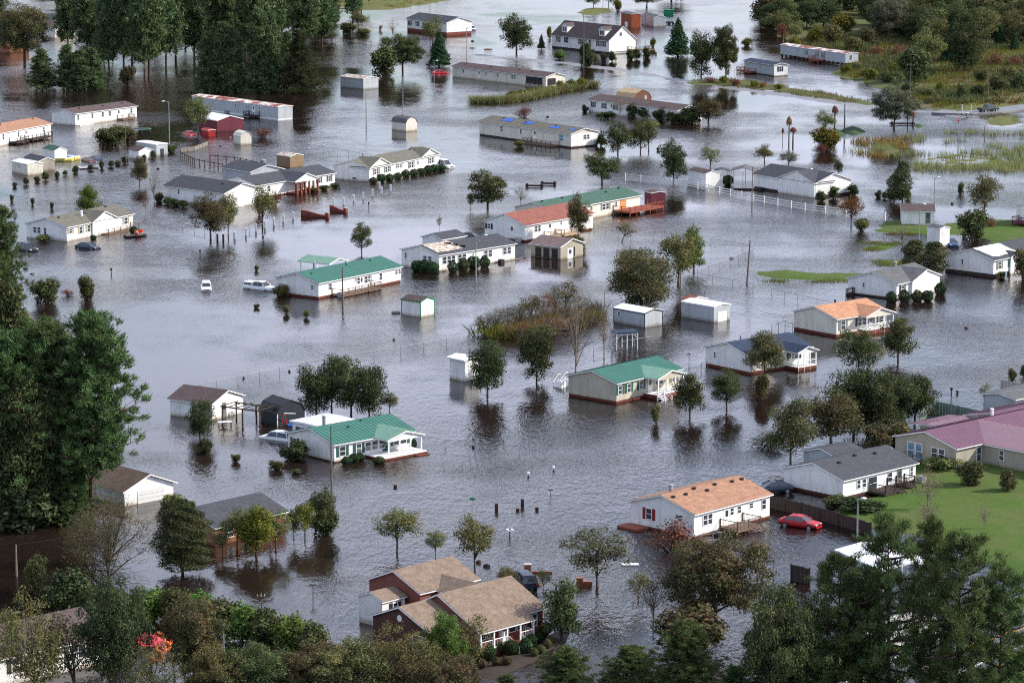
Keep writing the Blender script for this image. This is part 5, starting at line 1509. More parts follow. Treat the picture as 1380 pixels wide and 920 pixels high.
# --- hidden houses in the pine stand
H = House('house', 'cream house with a brown roof glimpsed between the pines at top left', (38,47), (74,52), 7, 3.4, 20, R_BROWN, CREAM, 'R')
H.win('G', 82, 1, 1.2)
H = House('house', 'red brick house glimpsed behind the trees at the left edge of the stand', (-40,66), (8,72), 8, 3.2, 18, R_RED, OBRICK, 'R')
H = House('house', 'orange brick house glimpsed between pine trunks at top left', (158,58), (188,63), 7, 3.2, 18, R_BROWN, OBRICK, 'R')
H = House('house', 'white house with blue roof and dark red deck cut by the right edge', (1404,306), (1460,295), 5.6, 3.4, 14, R_BLUE, WHITE, 'L', z0=.1)
H.deck('G', 1373, 1398, 2.4, .8, m=MAROON)
H = House('carport', 'white metal canopy roof partly hidden by the pines beside the red car yard', (1130,742), (1190,769), 6, 2.4, 9, R_WHITE, TRIM, 'R', ez=2.4, cat='canopy', posts=True)
H = House('shed', 'grey metal building corner at the right edge behind the maroon roofs', (1367,565), (1420,553), 5, 2.6, 10, R_GREY, GREYWALL, 'L', cat='shed')
# ================================================================ sheds
shed('shed', 'white shed with white roof and dark window at left edge of the shed group', (16.3,232), (37.4,236.5), 3.6, 2.2, 12, R_WHITE, CREAM, 'R', window=('F', 26))
shed('shed', 'tan shed with dark roof between two white sheds at the left', (32,226.5), (52.9,231.3), 3.6, 2.1, 20, R_CHAR, TAN, 'R')
shed('shed', 'white shed with grey-green roof beside the yellow floats', (58,214.5), (73.8,217.5), 3.0, 2.2, 24, R_DGREEN, WHITE, 'R')
shed('shed', 'low white shed with dark reddish roof, nearest the lamp post on the left', (174,212.6), (187,214.8), 3.8, 1.6, 22, R_BROWN, WHITE, 'R')
shed('shed', 'white flat-roofed shed with dark door beside the lamp post', (184,206.5), (211,210.5), 3.0, 2.4, 4, R_WHITE, GREYWALL, 'R', doorw=(.9, SH_BLACK))
shed('barn', 'metal barn with white roof and maroon front beside the red shed', (268,174), (292.6,178.5), 7.0, 2.6, 15, R_WHITE, MAROON, 'R', cat='barn')
H = shed('shed', 'small bright red shed half hidden behind the olive tree', (272,182), (281,184), 1.8, 1.3, 10, mat('worn_red_panel', (.34,.02,.02), .6, .25, 1.5), MATS['worn_red_panel'], 'R')
shed('shed', 'small cream barn-shaped shed alone in the water by the post walkway', (315,193.5), (324.4,195.6), 2.7, 2.0, 0, CREAM, CREAM, 'R', gambrel=True)
shed('shed', 'cream shed with dark roof standing alone by the street lamps', (528,175), (547.3,177.6), 3.3, 2.1, 0, R_GREY, CREAM, 'R', gambrel=True)
shed('shed', 'tall rust-red shed with white roll door at the top', (837,34.5), (851,37.5), 3.2, 4.2, 10, R_GREY, RUSTRED, 'R', doorw=(2.4, TRIM), door_on='F')
shed('shed', 'white two-part shed with grey roof beside the tall red shed', (864,33), (881,36.5), 4.2, 2.9, 18, R_GREY, GREYWALL, 'R')
shed('shed', 'white shed with dark roof at the left end of the white rail fence', (926.7,249.5), (951,254.2), 3.4, 2.9, 16, R_BROWN, WHITE, 'R')
shed('shed', 'white shed with dark brown roof and green trim in open water', (541,423.6), (567,427.4), 3.2, 2.3, 18, R_BROWN, WHITE, 'R', corner=GREENP, trimc=GREENP)
shed('shed', 'white shed with black corner trim and small window, left of two long sheds', (827,434), (868.8,441.6), 3.8, 2.1, 13, R_WHITE, GREYWALL, 'R', window=('F', 834.5), corner=SH_BLACK, trimc=SH_BLACK)
shed('shed', 'long white shed with panelled double doors, right of the big round tree', (918.6,427), (961.9,434.5), 3.6, 2.3, 9, R_WHITE, GREYWALL, 'R', doorw=(2.0, TRIM))
shed('shed', 'low white shed with red roof behind the long white shed', (917,421.5), (930,424), 3.6, 2.1, 14, R_RED, WHITE, 'R')
shed('shed', 'small white shed with white roof beside the round tree in the middle', (606,509.5), (626.7,514), 2.6, 2.9, 12, R_WHITE, WHITE, 'R', ov=.35)
H = shed('barn', 'black gambrel-roofed barn shed with a pale-edged front', (349.7,567.5), (374,575), 4.2, 1.7, 0, BLACK, mat('dark_navy_siding', (.025,.03,.04), .6, .1, kind='siding'), 'R', gambrel=True, cat='barn', corner=TRIM)
shed('shed', 'narrow white tool shed on the grass beside the parked blue car', (1249,331), (1266,334), 2.4, 3.3, 16, R_GREY, WHITE, 'R')
H = shed('shed', 'collapsed plywood shed with torn roof beside the wire pen', (373,223), (391,225.6), 3.6, 2.2, 14, R_BROKEN, mat('raw_plywood', (.24,.17,.10), .85, .2, kind='plank'), 'R')
# ================================================================ trees, each where it stands
SQ = 'pines and oaks flooded at top left'
# --- lollipop and round trees of the open water
T('round_dark', 656.6,533, 54,73, 'round tree in water right of the small white-roofed shed')
T('round_dark', 723,515, 53,71, 'round tree left of the big bare tree in the middle of the water')
T('round_broad', 487.6,340, 28,39, 'small lollipop tree with a thin trunk standing alone in open water')
T('round_broad', 657,281, 54,50, 'wide round tree in open water left of the red-roofed house')
T('round_dark', 269.6,590, 41,50, 'small round tree in front of the white garage with pergola')
T('bush_dark', 277,611, 20,19, 'dark round shrub just below the small round tree by the garage')
T('round_dark', 426.5,560, 60,66, 'leftmost round tree behind the green-roofed house with brick porch')
T('round_dark', 447,552, 50,72, 'tree tucked behind the leftmost round trees above the black barn')
T('round_broad', 473,561, 52,78, 'tallest tree of the group behind the green-roofed house with brick porch')
T('round_dark', 498,562, 48,68, 'right-hand dark tree of the group behind the green-roofed house with brick porch')
T('light_olive', 525,557, 26,29, 'small pale tree at the right end of the group behind the green-roofed house')
T('round_broad', 929.7,561, 42,57, 'round tree beside the right end of the beige green-roofed house')
T('round_broad', 978.8,551, 41,54, 'neat round tree standing alone between the beige house and the navy-roofed house')
T('round_brown', 1030,507, 62,58, 'brownish round tree in front of the navy-roofed house')
T('bush_brown', 1027,539, 20,34, 'small brownish tree standing below the tree of the navy-roofed house')
T('round_broad', 1157,506, 58,62, 'round tree in front of the beige house with orange-brown roof, left of two')
T('round_broad', 1210,486, 50,58, 'round tree right of the beige house with orange-brown roof')
T('round_brown', 1065.6,626, 66,92, 'spreading dark tree left of the big tree cluster, trunk in the water')
T('round_brown', 1119,606, 84,84, 'widest brown tree at the front of the cluster right of centre')
T('round_dark', 1150,588, 76,88, 'dark tree in the middle of the cluster beside the wide brown tree')
T('round_dark', 1178,588, 64,88, 'dense dark tree in the middle of the cluster above the grey-roofed house')
T('round_dark', 1206,578, 58,74, 'dark tree near the right end of the cluster over the board fence')
T('round_dark', 1233,570, 58,64, 'rightmost dark tree of the cluster, beside the green board fence')
T('bush_brown', 1180,606, 40,34, 'low brown thicket below the tree cluster behind the grey roof', leaf='brown')
T('bush_olive', 1210,600, 34,30, 'low olive thicket by the left end of the maroon roofs')
T('bush_brown', 1168,545, 40,26, 'brown crown edge shrub behind the tree cluster')
T('dome', 863,418, 94,80, 'very large round dark tree above the two long white sheds')
T('light_olive', 914,386, 62,70, 'airy olive tree behind the very large round tree')
T('tall_green', 935,366, 33,60, 'bright green upright tree beside the airy olive tree')
T('sparse_olive', 838,326, 27,28, 'small leaning olive tree in open water below the wooden deck', tilt=(0,.35))
T('round_brown', 779,325, 32,63, 'dark slender tree in front of the red roof')
T('bush_brown', 779,333, 20,14, 'brown shrub at the foot of the slender tree by the red-roofed house')
T('round_broad', 811,248, 48,42, 'round tree behind the dark green shingle roof')
T('round_dark', 907.7,247, 36,58, 'dense upright dark tree left of the white rail fence')
T('round_broad', 832.6,209, 40,44, 'left tree of the trio above the green-roofed cream house')
T('round_broad', 863,206, 38,42, 'middle tree of the trio above the green-roofed cream house')
T('sparse_olive', 874,203, 34,44, 'thin olive tree right of the trio above the cream house')
T('sparse_olive', 957,232, 36,37, 'sparse pale tree standing alone left of the carport')
T('light_olive', 1030,220, 30,25, 'small olive tree behind the dark-roofed white house, left one')
T('light_silver', 1063,224, 30,20, 'low pale tree behind the dark-roofed white house, right one')
T('round_broad', 1130,236, 13,20, 'tiny tree above the right end of the dark-roofed white house')
T('rusty', 1147,307, 39,44, 'rust-coloured tree beside the end of the white rail fence')
T('bush_olive', 1161,311, 20,16, 'olive shrub at the foot of the rust-coloured tree')
T('column', 1216,272, 24,54, 'tall narrow dark tree above the brown-roofed outbuilding')
T('column', 1205,272, 22,36, 'shorter narrow tree left of the tall narrow one')
for i, x in enumerate((1184, 1192, 1200, 1224)): T('bush_dark', x, 266+(i % 2)*2, 9, 9, 'low dark shrub, %s in the row under the narrow trees' % ord_(i+1), 'dark shrubs under the narrow trees')
T('light_olive', 1326.5,293, 46,56, 'round pale-green tree with clear trunk at the right, above the lawn strip')
T('bush_green', 1295,262, 9,15, 'little tree in the water left of the pale-green round tree')
T('bush_green', 1310,323, 37,38, 'broad green shrub tree on the grass behind the parked blue car')
T('bush_twig', 1333,306, 22,14, 'reddish brown brush beside the broad green shrub tree')
T('column', 1232,362, 32,38, 'dark dense tree left of two behind the grey-roofed house')
T('column', 1259,370, 34,44, 'dark dense tree right of two behind the grey-roofed house')
T('bare', 1216,330, 44,30, 'low bare brush pile tree on the grass islet')
T('bush_brown', 1378,376, 26,38, 'brownish shrub tree at the right edge before the white-tarped house')
T('bush_olive', 1350,374, 14,8, 'low shrub at the corner of the white-tarped house')
T('sparse_olive', 1326,546, 18,30, 'thin little tree in water above the maroon roofs')
T('big_wood', 1205,176, 60,58, 'spreading grey-green tree by the road at top right', leaf='silver')
T('bush_olive', 1113,202, 37,28, 'olive shrub with reddish base left of the marsh', leaf='yellow')
T('bush_twig', 1106,206, 22,12, 'reddish undergrowth below the olive marsh shrub')
T('light_olive', 1112,181, 26,32, 'leaning small tree on the green mound')
T('dead_palm', 1124.6,178, 13,38, 'dead palm with a drooping brown head on the green mound')
T('dead_palm', 1063,197, 12,43, 'tallest of three storm-stripped palms in the water', leaf=None)
T('dead_palm', 1068.5,195, 14,25, 'short palm with drooping brown fronds, right of three')
T('dead_palm', 1054.5,195, 5,24, 'headless palm trunk, left of three')
T('palm', 1223,176, 13,35, 'green palm beside the spreading grey-green tree')
T('dead_palm', 1230.5,173, 13,24, 'browned palm right of the green palm')
# --- silver trees in front
T('light_silver', 535,744, 68,62, 'wide pale-leaved tree in water left of three above the brick house', leaf='olive')
T('light_silver', 587,753, 29,39, 'small pale tree between two wider ones above the brick house', leaf='olive')
T('light_silver', 640,770, 64,76, 'pale-leaved tree just above the roof of the brick house', leaf='olive')
T('light_silver', 804,798, 90,84, 'large silvery tree in water right of the brick house')
T('sparse_olive', 860,812, 36,44, 'small sparse tree right of the large silvery tree')
T('tall_green', 757,864, 56,84, 'dense green tree at the right side of the brick house', leaf='broad')
T('sparse_olive', 732,800, 24,36, 'olive sapling behind the parked dark car by the brick house')
T('light_olive', 682,795, 38,34, 'low olive tree behind the brick house roof')
T('bush_twig', 905,742, 60,44, 'reddish bare shrub beside the ramp of the orange-roofed house')
T('big_wood', 963,858, 132,134, 'large brownish-green tree at bottom centre right')
T('sparse_twig', 880,850, 60,90, 'reddish thin tree left of the large brownish-green tree', leaf='brown')
T('bush_brown', 930,880, 90,60, 'brown undergrowth below the large brownish-green tree')
# --- brush and bare trees
T('bare', 776,506, 74,112, 'big bare tree in the middle of the flooded field')
T('sparse_twig', 814,476, 26,60, 'thin bare tree right of the big bare one')
for i, (x, y, w, h, k) in enumerate([(652,452,22,26,'bush_olive'),(668,450,24,32,'bush_brown'),(684,447,26,34,'bush_twig'),(700,446,30,38,'bush_brown'),(716,440,28,40,'bush_olive'),(732,436,30,40,'bush_twig'),(748,428,30,38,'bush_brown'),(762,424,28,40,'bush_olive'),(780,428,28,36,'bush_twig'),(700,456,30,22,'bush_twig'),(728,458,36,20,'bush_green'),(748,452,34,26,'bush_twig'),(765,440,30,30,'bush_brown')]):
    T({'bush_twig': 'sparse_twig', 'bush_brown': 'big_bare', 'bush_olive': 'sparse_olive', 'bush_green': 'sparse_olive'}.get(k, k), x, y, w*1.5, h*1.1, 'brown-green brush, %s clump from the left in the flooded hedgerow' % ord_(i+1), 'brush clumps of the flooded hedgerow', leaf='rust' if k == 'bush_twig' and i % 2 else 'brown')
T('round_broad', 119,292, 33,42, 'leafy tree rising behind the olive-roofed house by the dark sedan', leaf='bright')
T('round_brown', 188,250, 26,38, 'dark small tree between the low shed and the grey-roofed garage')
T('bare', 208,273, 26,40, 'bare pinkish tree left of the charcoal-roofed garage', leaf='redtwig')
T('sparse_twig', 196,287, 13,26, 'bare reddish sapling in front of the pinkish tree', leaf='redtwig')
T('round_brown', 284,323, 48,62, 'left of two trees in front of the charcoal-roofed garage, brownish crown')
T('light_olive', 307.6,318, 32,56, 'right of two trees in front of the charcoal-roofed garage, paler crown')
T('light_olive', 354,307, 42,58, 'pale-trunked tree in front of the brick-columned porch')
T('bush_green', 61,408, 36,30, 'left shrub tree standing in the open water at left')
T('bush_green', 116,404, 23,31, 'right, narrower shrub tree standing in the open water at left')
T('bush_twig', 92,398, 20,8, 'low floating twigs between the two shrub trees')
T('sparse_olive', 592,309, 9,17, 'tiny sapling in the middle of the open water')
T('light_olive', 634,282, 12,22, 'little tree just left of the wide round tree')
T('sparse_twig', 702,276, 22,26, 'thin bare shrub behind the red-roofed house')
T('bush_twig', 706,158, 24,14, 'pinkish bare shrub behind the tarpaulined home')
T('bush_dark', 810,197, 14,16, 'dark round shrub beside the white end of the tarpaulined home')
T('bush_olive', 774,196, 16,18, 'small pale shrub at the corner of the tarpaulined home')
T('bush_olive', 700,198, 14,8, 'low olive shrub under the beige wall of the tarpaulined home')
T('sparse_twig', 836,160, 22,30, 'bare brown tree in front of the hedged ranch house')
T('round_brown', 955,166, 42,34, 'round brown-green tree at the right end of the hedged ranch house')
T('bush_dark', 930,166, 36,20, 'dark shrub between hedge and round tree at the ranch house')
for i, (x, y, w, h) in enumerate([(818,160,28,9),(856,158,26,17),(874,160,28,18),(892,163,28,17),(906,166,22,14)]):
    T('bush_dark', x, y, w, h, 'dark hedge shrub, %s from the left along the ranch house' % ord_(i+1), 'hedge shrubs along the ranch house', name='hedge_shrub')
T('bush_dark', 788,151, 9,9, 'dark shrub at the left corner of the ranch house')
T('bush_twig', 355,186, 24,13, 'reddish shrub in open water near the street lamp')
T('light_olive', 267,181, 36,50, 'olive tree in front of the rusty-roofed trailer')
T('bush_green', 152,194, 50,22, 'low spreading tree in the water above the small sheds')
T('bush_brown', 172,190, 24,18, 'brownish shrub beside the low spreading tree')
T('bush_green', 230,206, 15,10, 'small green bush at the foot of the left street lamp')
# --- shrub rows
for i, (x, y) in enumerate([(20,252),(35,248.6),(50,245),(61,242.5),(77,239.5),(88,236),(102,233),(122,229),(137,227),(150,225),(159,223),(168,220.5),(194,216),(206,213)]):
    T('bush_dark', x, y, 7 + (i*5 % 4), 6 + (i*3 % 5), 'small dark bush, %s from the left in the row below the sheds' % ord_(i+1), 'small bushes in a row below the sheds')
for i, (x, y) in enumerate([(16,272),(44,276),(70,282)]):
    T('bush_green', x, y, 5, 9, 'little evergreen, %s from the left by the wire fence at left' % ord_(i+1), 'little evergreens by the wire fence')
def clip_row(pts, w, h, where, group, kind='clipped'):
    for i, (x, y) in enumerate(pts): T(kind, x, y, w + (i*7 % 3), h + (i*5 % 3), 'round clipped shrub, %s from the left %s' % (ord_(i+1), where), group)
clip_row([(503,247),(514,245),(525,243.5),(536,241),(547,239),(558,237),(568,235),(577,233),(585,231),(595,229.5)], 12, 8, 'along the front of the two-gabled olive-roofed house', 'clipped shrubs of the two-gabled house')
T('clipped', 480,243, 10,7, 'single clipped shrub at the left wall of the two-gabled house')
clip_row([(562,365.5),(572,366),(583,368)], 15, 14, 'at the gable of the torn-roof house', 'clipped shrubs at the torn-roof gable')
clip_row([(610,366.5),(624.5,365),(638,362),(653,360)], 15, 15, 'along the front of the torn-roof house', 'clipped shrubs before the torn-roof front')
clip_row([(1201,407),(1218.5,406.5),(1236,406),(1250,406),(1267,397)], 15, 14, 'in front of the grey-roofed white house at right', 'clipped shrubs of the grey-roofed house')
clip_row([(1106,271),(1123,267),(1149,263)], 14, 13, 'at the lit end of the dark-roofed white house', 'shrubs at the end of the dark-roofed house', 'bush_dark')
T('palm', 1126,268, 18,16, 'small palm between the shrubs at the dark-roofed white house')
clip_row([(467,625),(477,623),(484,621)], 15, 10, 'under windows beside the red brick porch', 'clipped shrubs of the brick-porch house')
T('clipped', 511,624, 18,9, 'clipped shrub in front of the red brick porch'); T('clipped', 536,606, 13,9, 'clipped shrub on the brick porch'); T('clipped', 558,604, 8,13, 'clipped shrub at the right end of the brick porch')
T('bush_dark', 399,619, 40,24, 'wide dark bush at the gable of the green-roofed house with brick porch')
T('bush_yellow', 381,399, 22,15, 'olive bush at the left gable of the green-roofed white house', leaf='olive')
T('bush_twig', 1035,600, 50,18, 'brownish brush at the foot of the spreading dark tree', leaf='brown')
T('bush_olive', 58,325, 20,8, 'low shrub under the gable of the olive-roofed house')
T('clipped', 180,314, 11,9, 'round shrub at the right end of the wooden front deck')
T('clipped', 126,322, 9,5, 'low shrub at the left end of the wooden front deck')
for i, (x, y, w, h) in enumerate([(214,272,14,12),(226,275,13,9),(236,277,14,9),(247,279,14,9)]): T('bush_dark', x, y, w, h, 'dark shrub, %s from the left along the garage wall' % ord_(i+1), 'dark shrubs along the garage wall')
for i, (x, y) in enumerate([(355,258),(420,258),(436,255),(452,252)]): T('bush_green', x, y+1, 14, 6, 'low garden shrub, %s from the left at the brick-columned house' % ord_(i+1), 'low garden shrubs of the brick-columned house')
T('bush_twig', 370,245+32, 22,18, 'bare shrub mound behind the curved brick gate walls')
T('bush_twig', 349,290, 14,18, 'reddish shrub at the left gate wall')
for x, y, w, h, l in ((346,365,7,7,'small round bush left of the green-roofed white house'),(386,423,9,11,'reedy bush below the olive bush, left one'),(413,428,8,10,'reedy bush below the green-roofed house, right one'),(346,415,9,5,'low dark bush alone in open water'),(887,203,5,4,'speck of shrub right of the thin olive tree'),(372,633,20,12,'floating branches left of the wide dark bush'),(399,638,12,6,'green drift of leaves below the wide dark bush'),(318,622,12,10,'leafy corn-like plants alone in the water'),(884,570,13,24,'thin dead shrub in front of the beige green-roofed house'),(1290,530,4,4,'tiny shrub near the mailbox')):
    T('bush_olive' if 'reedy' in l or 'dead' in l else 'bush_green', x, y, w, h, l)
# --- top centre
T('round_dark', 696,73, 43,52, 'round tree left of the cape house at the top')
T('conifer', 729.6,66, 11,20, 'small cone-shaped evergreen by the cape house')
T('bush_yellow', 740,52, 8,15, 'light bush behind the left end of the cape house')
T('bush_bright', 754.5,80, 15,12, 'bright green shrub in front of the cape house')
T('bush_dark', 790,90, 20,32, 'dark tall shrub in front of the cape house')
T('bush_olive', 802,86, 11,12, 'olive shrub right of the dark tall shrub')
T('bush_green', 814,83, 9,11, 'small green shrub before the cape house corner')
for i, (x, y) in enumerate([(825,83),(849,81),(858,80),(871,78)]): T('bush_dark', x, y, 11, 13, 'rounded evergreen shrub, %s from the left at the lit end of the cape house' % ord_(i+1), 'evergreen shrubs at the cape house end')
T('bush_yellow', 880,64, 9,12, 'pale bush right of the cape house deck')
T('conifer', 913.5,76, 36,52, 'dark cone-shaped evergreen right of the cape house')
T('round_dark', 945,107, 40,62, 'broad dark tree by the road right of the cone evergreen')
T('big_bright', 978,107, 36,70, 'taller green tree by the road beside the broad dark tree', leaf='broad')
T('bush_yellow', 1008,62, 16,10, 'pale low bush alone in the water near the tall roadside tree')
for i, (x, y, w, h) in enumerate([(884,74,3,3),(957,112,18,8),(975,113,14,10),(990,116,18,10),(1017,118,14,9),(1028,119,12,9),(1049,121,12,7)]): T('bush_twig' if i % 2 else 'bush_yellow', x, y, w, h, 'weedy verge shrub, %s from the left along the flooded road' % ord_(i+1), 'weedy shrubs along the road verge')
T('big_wood', 543,100, 56,52, 'big round tree clump right of the pine stand', leaf='broad')
T('bush_green', 518,103, 36,37, 'smaller bushy tree left of the big round clump')
T('light_olive', 583,62, 32,40, 'light tree in front of the blue-grey-roofed house')
T('conifer', 592,90, 32,50, 'dark pointed tree above the submerged red car')
T('bush_twig', 513,41, 6,7, 'dark little shrub near the pale bare tree')
T('bare', 529.5,53, 19,28, 'pale orange bare tree at the top', leaf='rust')
T('light_olive', 483,42, 28,30, 'light shrubby tree at the edge of the pine stand')
T('bush_green', 470,46, 22,14, 'low bushes at the edge of the pine stand'); T('bush_olive', 490,47, 18,8, 'olive bushes below the shrubby tree by the pine stand')
T('round_broad', 820,8, 22,30, 'tree cut by the top edge above the tall red shed'); T('bush_yellow', 832,14, 12,14, 'pale shrub left of the tall red shed'); T('round_brown', 872,10, 40,26, 'brownish tree cut by the top edge behind the sheds')
T('light_olive', 800,12, 20,20, 'light tree on the little green islet at the top')
T('round_dark', 905,2, 50,30, 'dark tree at the top edge right of the sheds')
# --- grass clumps along the marsh strip
for i in range(16):
    t = i/15; T('reed', 640+t*156+random.Random(i).uniform(-2, 2), 138.5-t*17+math.sin(t*5)*4, 15, 11, 'tall marsh grass clump, %s from the left in the strip below the brown-roofed mobile home' % ord_(i+1), 'marsh grass clumps in a strip', rz=i)
for i in range(8):
    t = i/7; T('bush_yellow', 690+t*92, 132-t*13, 15, 9+4*(t > .6), 'leafy green clump, %s from the left behind the marsh grass strip' % ord_(i+1), 'leafy clumps behind the marsh grass')
# ================================================================ pine stand at the top left
front = [(57,121,40,54,'y'),(92,120,40,58,'y'),(107,121,38,52,'y'),(126,120,38,54,'y'),(172,114,24,24,'b'),(278,124,36,78,'y'),(301,124,44,92,'y'),(317,124,38,84,'y'),(350,124,44,110,'y'),(367,123,44,104,'y'),(404,125,58,84,'Y'),(388,119,40,74,'y')]
for i, (x, y, w, h, k) in enumerate(front):
    if k == 'b': T('bush_brown', x, y, w, h, 'low brown bush between young pines at the front of the stand', SQ)
    else: T('young_pine' if k == 'y' else 'low_pine', x, y, w, h, 'young bushy pine, %s from the left in the front row of the top-left stand' % ord_(i+1), 'young pines in the front row', leaf=None if k == 'y' else 'dark')
T('big_wood', 33,90, 74,80, 'broad brown-green oak at the left of the pine stand', SQ)
T('round_brown', 4,70, 44,50, 'brownish tree at the left edge in front of the red brick house')
mid = [(147,106,52,130),(167,98,50,128),(195,108,56,140),(201,106,60,150),(224,96,56,140),(237,88,56,150),(262,92,58,150),(284,80,56,150),(331,78,58,140),(345,92,58,150),(380,62,54,120),(434,64,46,86),(411,70,52,110),(118,82,50,120),(92,74,46,110),(300,86,54,140),(366,84,50,130),(178,88,52,130),(140,72,52,120),(210,72,54,130),(250,66,50,110),(315,60,54,110),(395,48,50,90),(352,52,50,100),(425,46,44,80),(447,52,26,60)]
mid.sort(key=lambda q: q[0])
for i, (x, y, w, h) in enumerate(mid): T('far_pine', x, y, w*.85, h, 'tall pine with bare trunk, %s from the left in the top-left stand' % ord_(i+1), 'tall pines of the top-left stand')
rg = random.Random(5); back = []
for i in range(30): back.append((rg.uniform(-10, 450), rg.uniform(-40, 38)))
back.sort()
for i, (x, y) in enumerate(back):
    k = rg.choice(['far_pine', 'far_pine', 'young_pine', 'round_broad', 'round_dark'])
    if 50 < x < 100 and y > 15: continue
    T(k, x, y, rg.uniform(30, 44), rg.uniform(44, 72), '%s at the top edge behind the stand, %s from left' % ('dark pine' if 'pine' in k else 'rounded tree', ord_(i+1)), 'trees at the back of the top-left stand')
for i, x in enumerate((533, 577, 770/3.93+340, 797/3.93+340)):
    pass
T('far_pine', 475.5,36, 30,90, 'tall thin pine trunk cut by the top edge, left one'); T('far_pine', 487,12, 26,80, 'tall thin pine trunk cut by the top edge, right one')
# ================================================================ woods at the top right
rg = random.Random(9)
spots = [(1090,28,46,50,'round_broad'),(1062,40,36,40,'round_brown'),(1110,40,50,44,'round_dark'),(1073,58,26,28,'light_olive'),(1197,56,52,56,'big_wood'),(1180,36,50,50,'round_dark'),(1235,60,44,44,'round_dark'),(1250,92,44,52,'light_olive'),(1300,100,52,66,'round_dark'),(1285,86,44,60,'conifer'),(1232,112,46,44,'bush_green'),(1330,66,40,52,'light_olive'),(1367,70,16,30,'conifer'),(1348,64,20,34,'conifer'),(1356,36,56,46,'round_broad'),(1160,22,56,44,'round_dark'),(1215,26,60,50,'round_brown'),(1275,40,60,54,'round_dark'),(1320,30,60,50,'round_broad'),(1384,50,50,60,'light_olive'),(1140,16,60,40,'round_broad'),(1080,8,60,40,'round_brown'),(1250,10,60,40,'round_broad'),(1310,6,60,40,'round_dark'),(1370,6,60,40,'round_dark'),(1200,2,60,40,'round_dark'),(1040,4,40,30,'round_brown'),(1100,60,24,22,'bush_yellow'),(1122,62,26,26,'bush_olive'),(1070,70,18,18,'bush_yellow'),(1055,52,20,18,'bush_twig'),(1295,134,12,16,'bush_dark'),(1318,134,18,18,'bush_dark'),(1345,126,26,20,'bush_green'),(1372,124,22,22,'bush_dark'),(1322,114,16,18,'bush_green'),(1140,100,14,10,'bush_yellow'),(1170,108,24,14,'bush_yellow'),(1194,112,20,12,'bush_olive'),(1155,96,14,10,'bush_olive'),(1205,100,18,14,'bush_yellow'),(1222,128,16,14,'bush_green'),(1250,132,18,12,'bush_olive'),(1268,126,14,14,'bush_yellow'),(1180,78,24,16,'bush_twig'),(1150,70,26,18,'bush_olive'),(1212,80,26,18,'bush_twig'),(1240,74,20,16,'bush_yellow'),(1340,90,30,18,'bush_twig'),(1366,92,24,16,'bush_twig'),(1360,108,22,16,'bush_olive'),(1168,62,26,22,'bush_brown'),(1136,48,30,26,'bush_yellow'),(1066,20,40,30,'round_dark'),(1265,66,30,40,'light_olive'),(1216,96,20,26,'light_olive')]
for i in range(26): spots.append((1190+i*9, 44+(i*7 % 13), rg.uniform(36, 50), rg.uniform(36, 48), rg.choice(['dome', 'round_dark', 'big_olive', 'round_broad'])))
for _ in range(120):
    x = rg.uniform(1035, 1420); y = rg.uniform(-60, 44) if rg.random() < .8 else rg.uniform(40, 64)
    if y > 40 and 1090 < x < 1180: continue
    spots.append((x, y, rg.uniform(30, 52), rg.uniform(28, 46), rg.choice(['dome', 'round_dark', 'round_broad', 'bush_green', 'bush_dark', 'bush_brown', 'light_olive', 'bush_olive'])))
spots.sort()
for i, (x, y, w, h, k) in enumerate(spots):
    T(k, x, y, w, h, '%s, %s plant from the left in the top right woods' % ({'bush_yellow': 'yellow-green bush', 'bush_twig': 'reddish dry bush', 'bush_olive': 'olive bush', 'bush_green': 'green bush', 'bush_dark': 'dark bush', 'bush_brown': 'brown bush', 'conifer': 'dark pointed evergreen', 'light_olive': 'pale olive tree', 'round_brown': 'brownish tree', 'big_wood': 'big grey-green tree'}.get(k, 'dark green tree'), ord_(i+1)), 'trees and bushes of the top right woods', leaf='silver' if k == 'big_wood' else 'broad' if k in ('dome', 'big_olive') else None, z=.2)
# ================================================================ foreground
FG = 'pines in the bottom right foreground'
T('open_pine', 1287,985, 128,272, 'tallest near pine at bottom right, second from the right edge', FG)
T('open_pine', 1345,975, 110,216, 'near pine at the bottom right edge of the picture', FG)
T('open_pine', 1196,975, 120,284, 'near pine with visible straight trunk left of the tallest pine', FG)
T('open_pine', 1252,960, 84,268, 'near pine between the two tallest trunks at bottom right', FG)
T('open_pine', 1125,975, 130,232, 'near pine covering the white canopy at bottom right', FG)
T('low_pine', 1085,985, 110,140, 'low dense pine left of the canopy pine', FG)
T('big_wood', 1048,990, 116,200, 'dark leafy tree between the brown tree and the near pines', leaf='broad')
T('open_pine', 1160,960, 90,170, 'shorter near pine in front of the canopy pine', FG)
T('low_pine', 1375,955, 90,80, 'low pine in the bottom right corner', FG)
T('low_pine', 926,990, 140,158, 'bright green young pine at the bottom, right of centre')
T('low_pine', 852,975, 124,108, 'dark green young pine at the bottom centre')
T('low_pine', 765,965, 114,96, 'young pine at the bottom below the dense green tree')
T('low_pine', 990,985, 90,90, 'low dark pine at the bottom below the brown tree')
T('low_pine', 682,960, 60,52, 'tip of a young pine at the bottom below the porch shrubs')
T('big_bright', 596,925, 52,100, 'bright green pointed tree in front of the brick house wing')
T('sparse_olive', 632,915, 56,88, 'thin leafy tree in front of the brick house porch')
T('big_sparse', 545,950, 112,112, 'olive tree at the bottom left of the brick house', leaf='olive')
T('big_wood', 600,965, 90,80, 'grey-brown tree at the bottom below the bright pointed tree', leaf='brown')
T('big_olive', 478,955, 120,92, 'dark olive tree at the bottom left of centre', leaf='olive')
T('big_wood', 420,950, 110,78, 'dull green tree at the bottom below the long hedge')
T('big_olive', 350,955, 110,88, 'green tree at the bottom below the long hedge, left one', leaf='broad')
T('big_olive', 290,960, 90,86, 'olive tree at the bottom below the near lamp post')
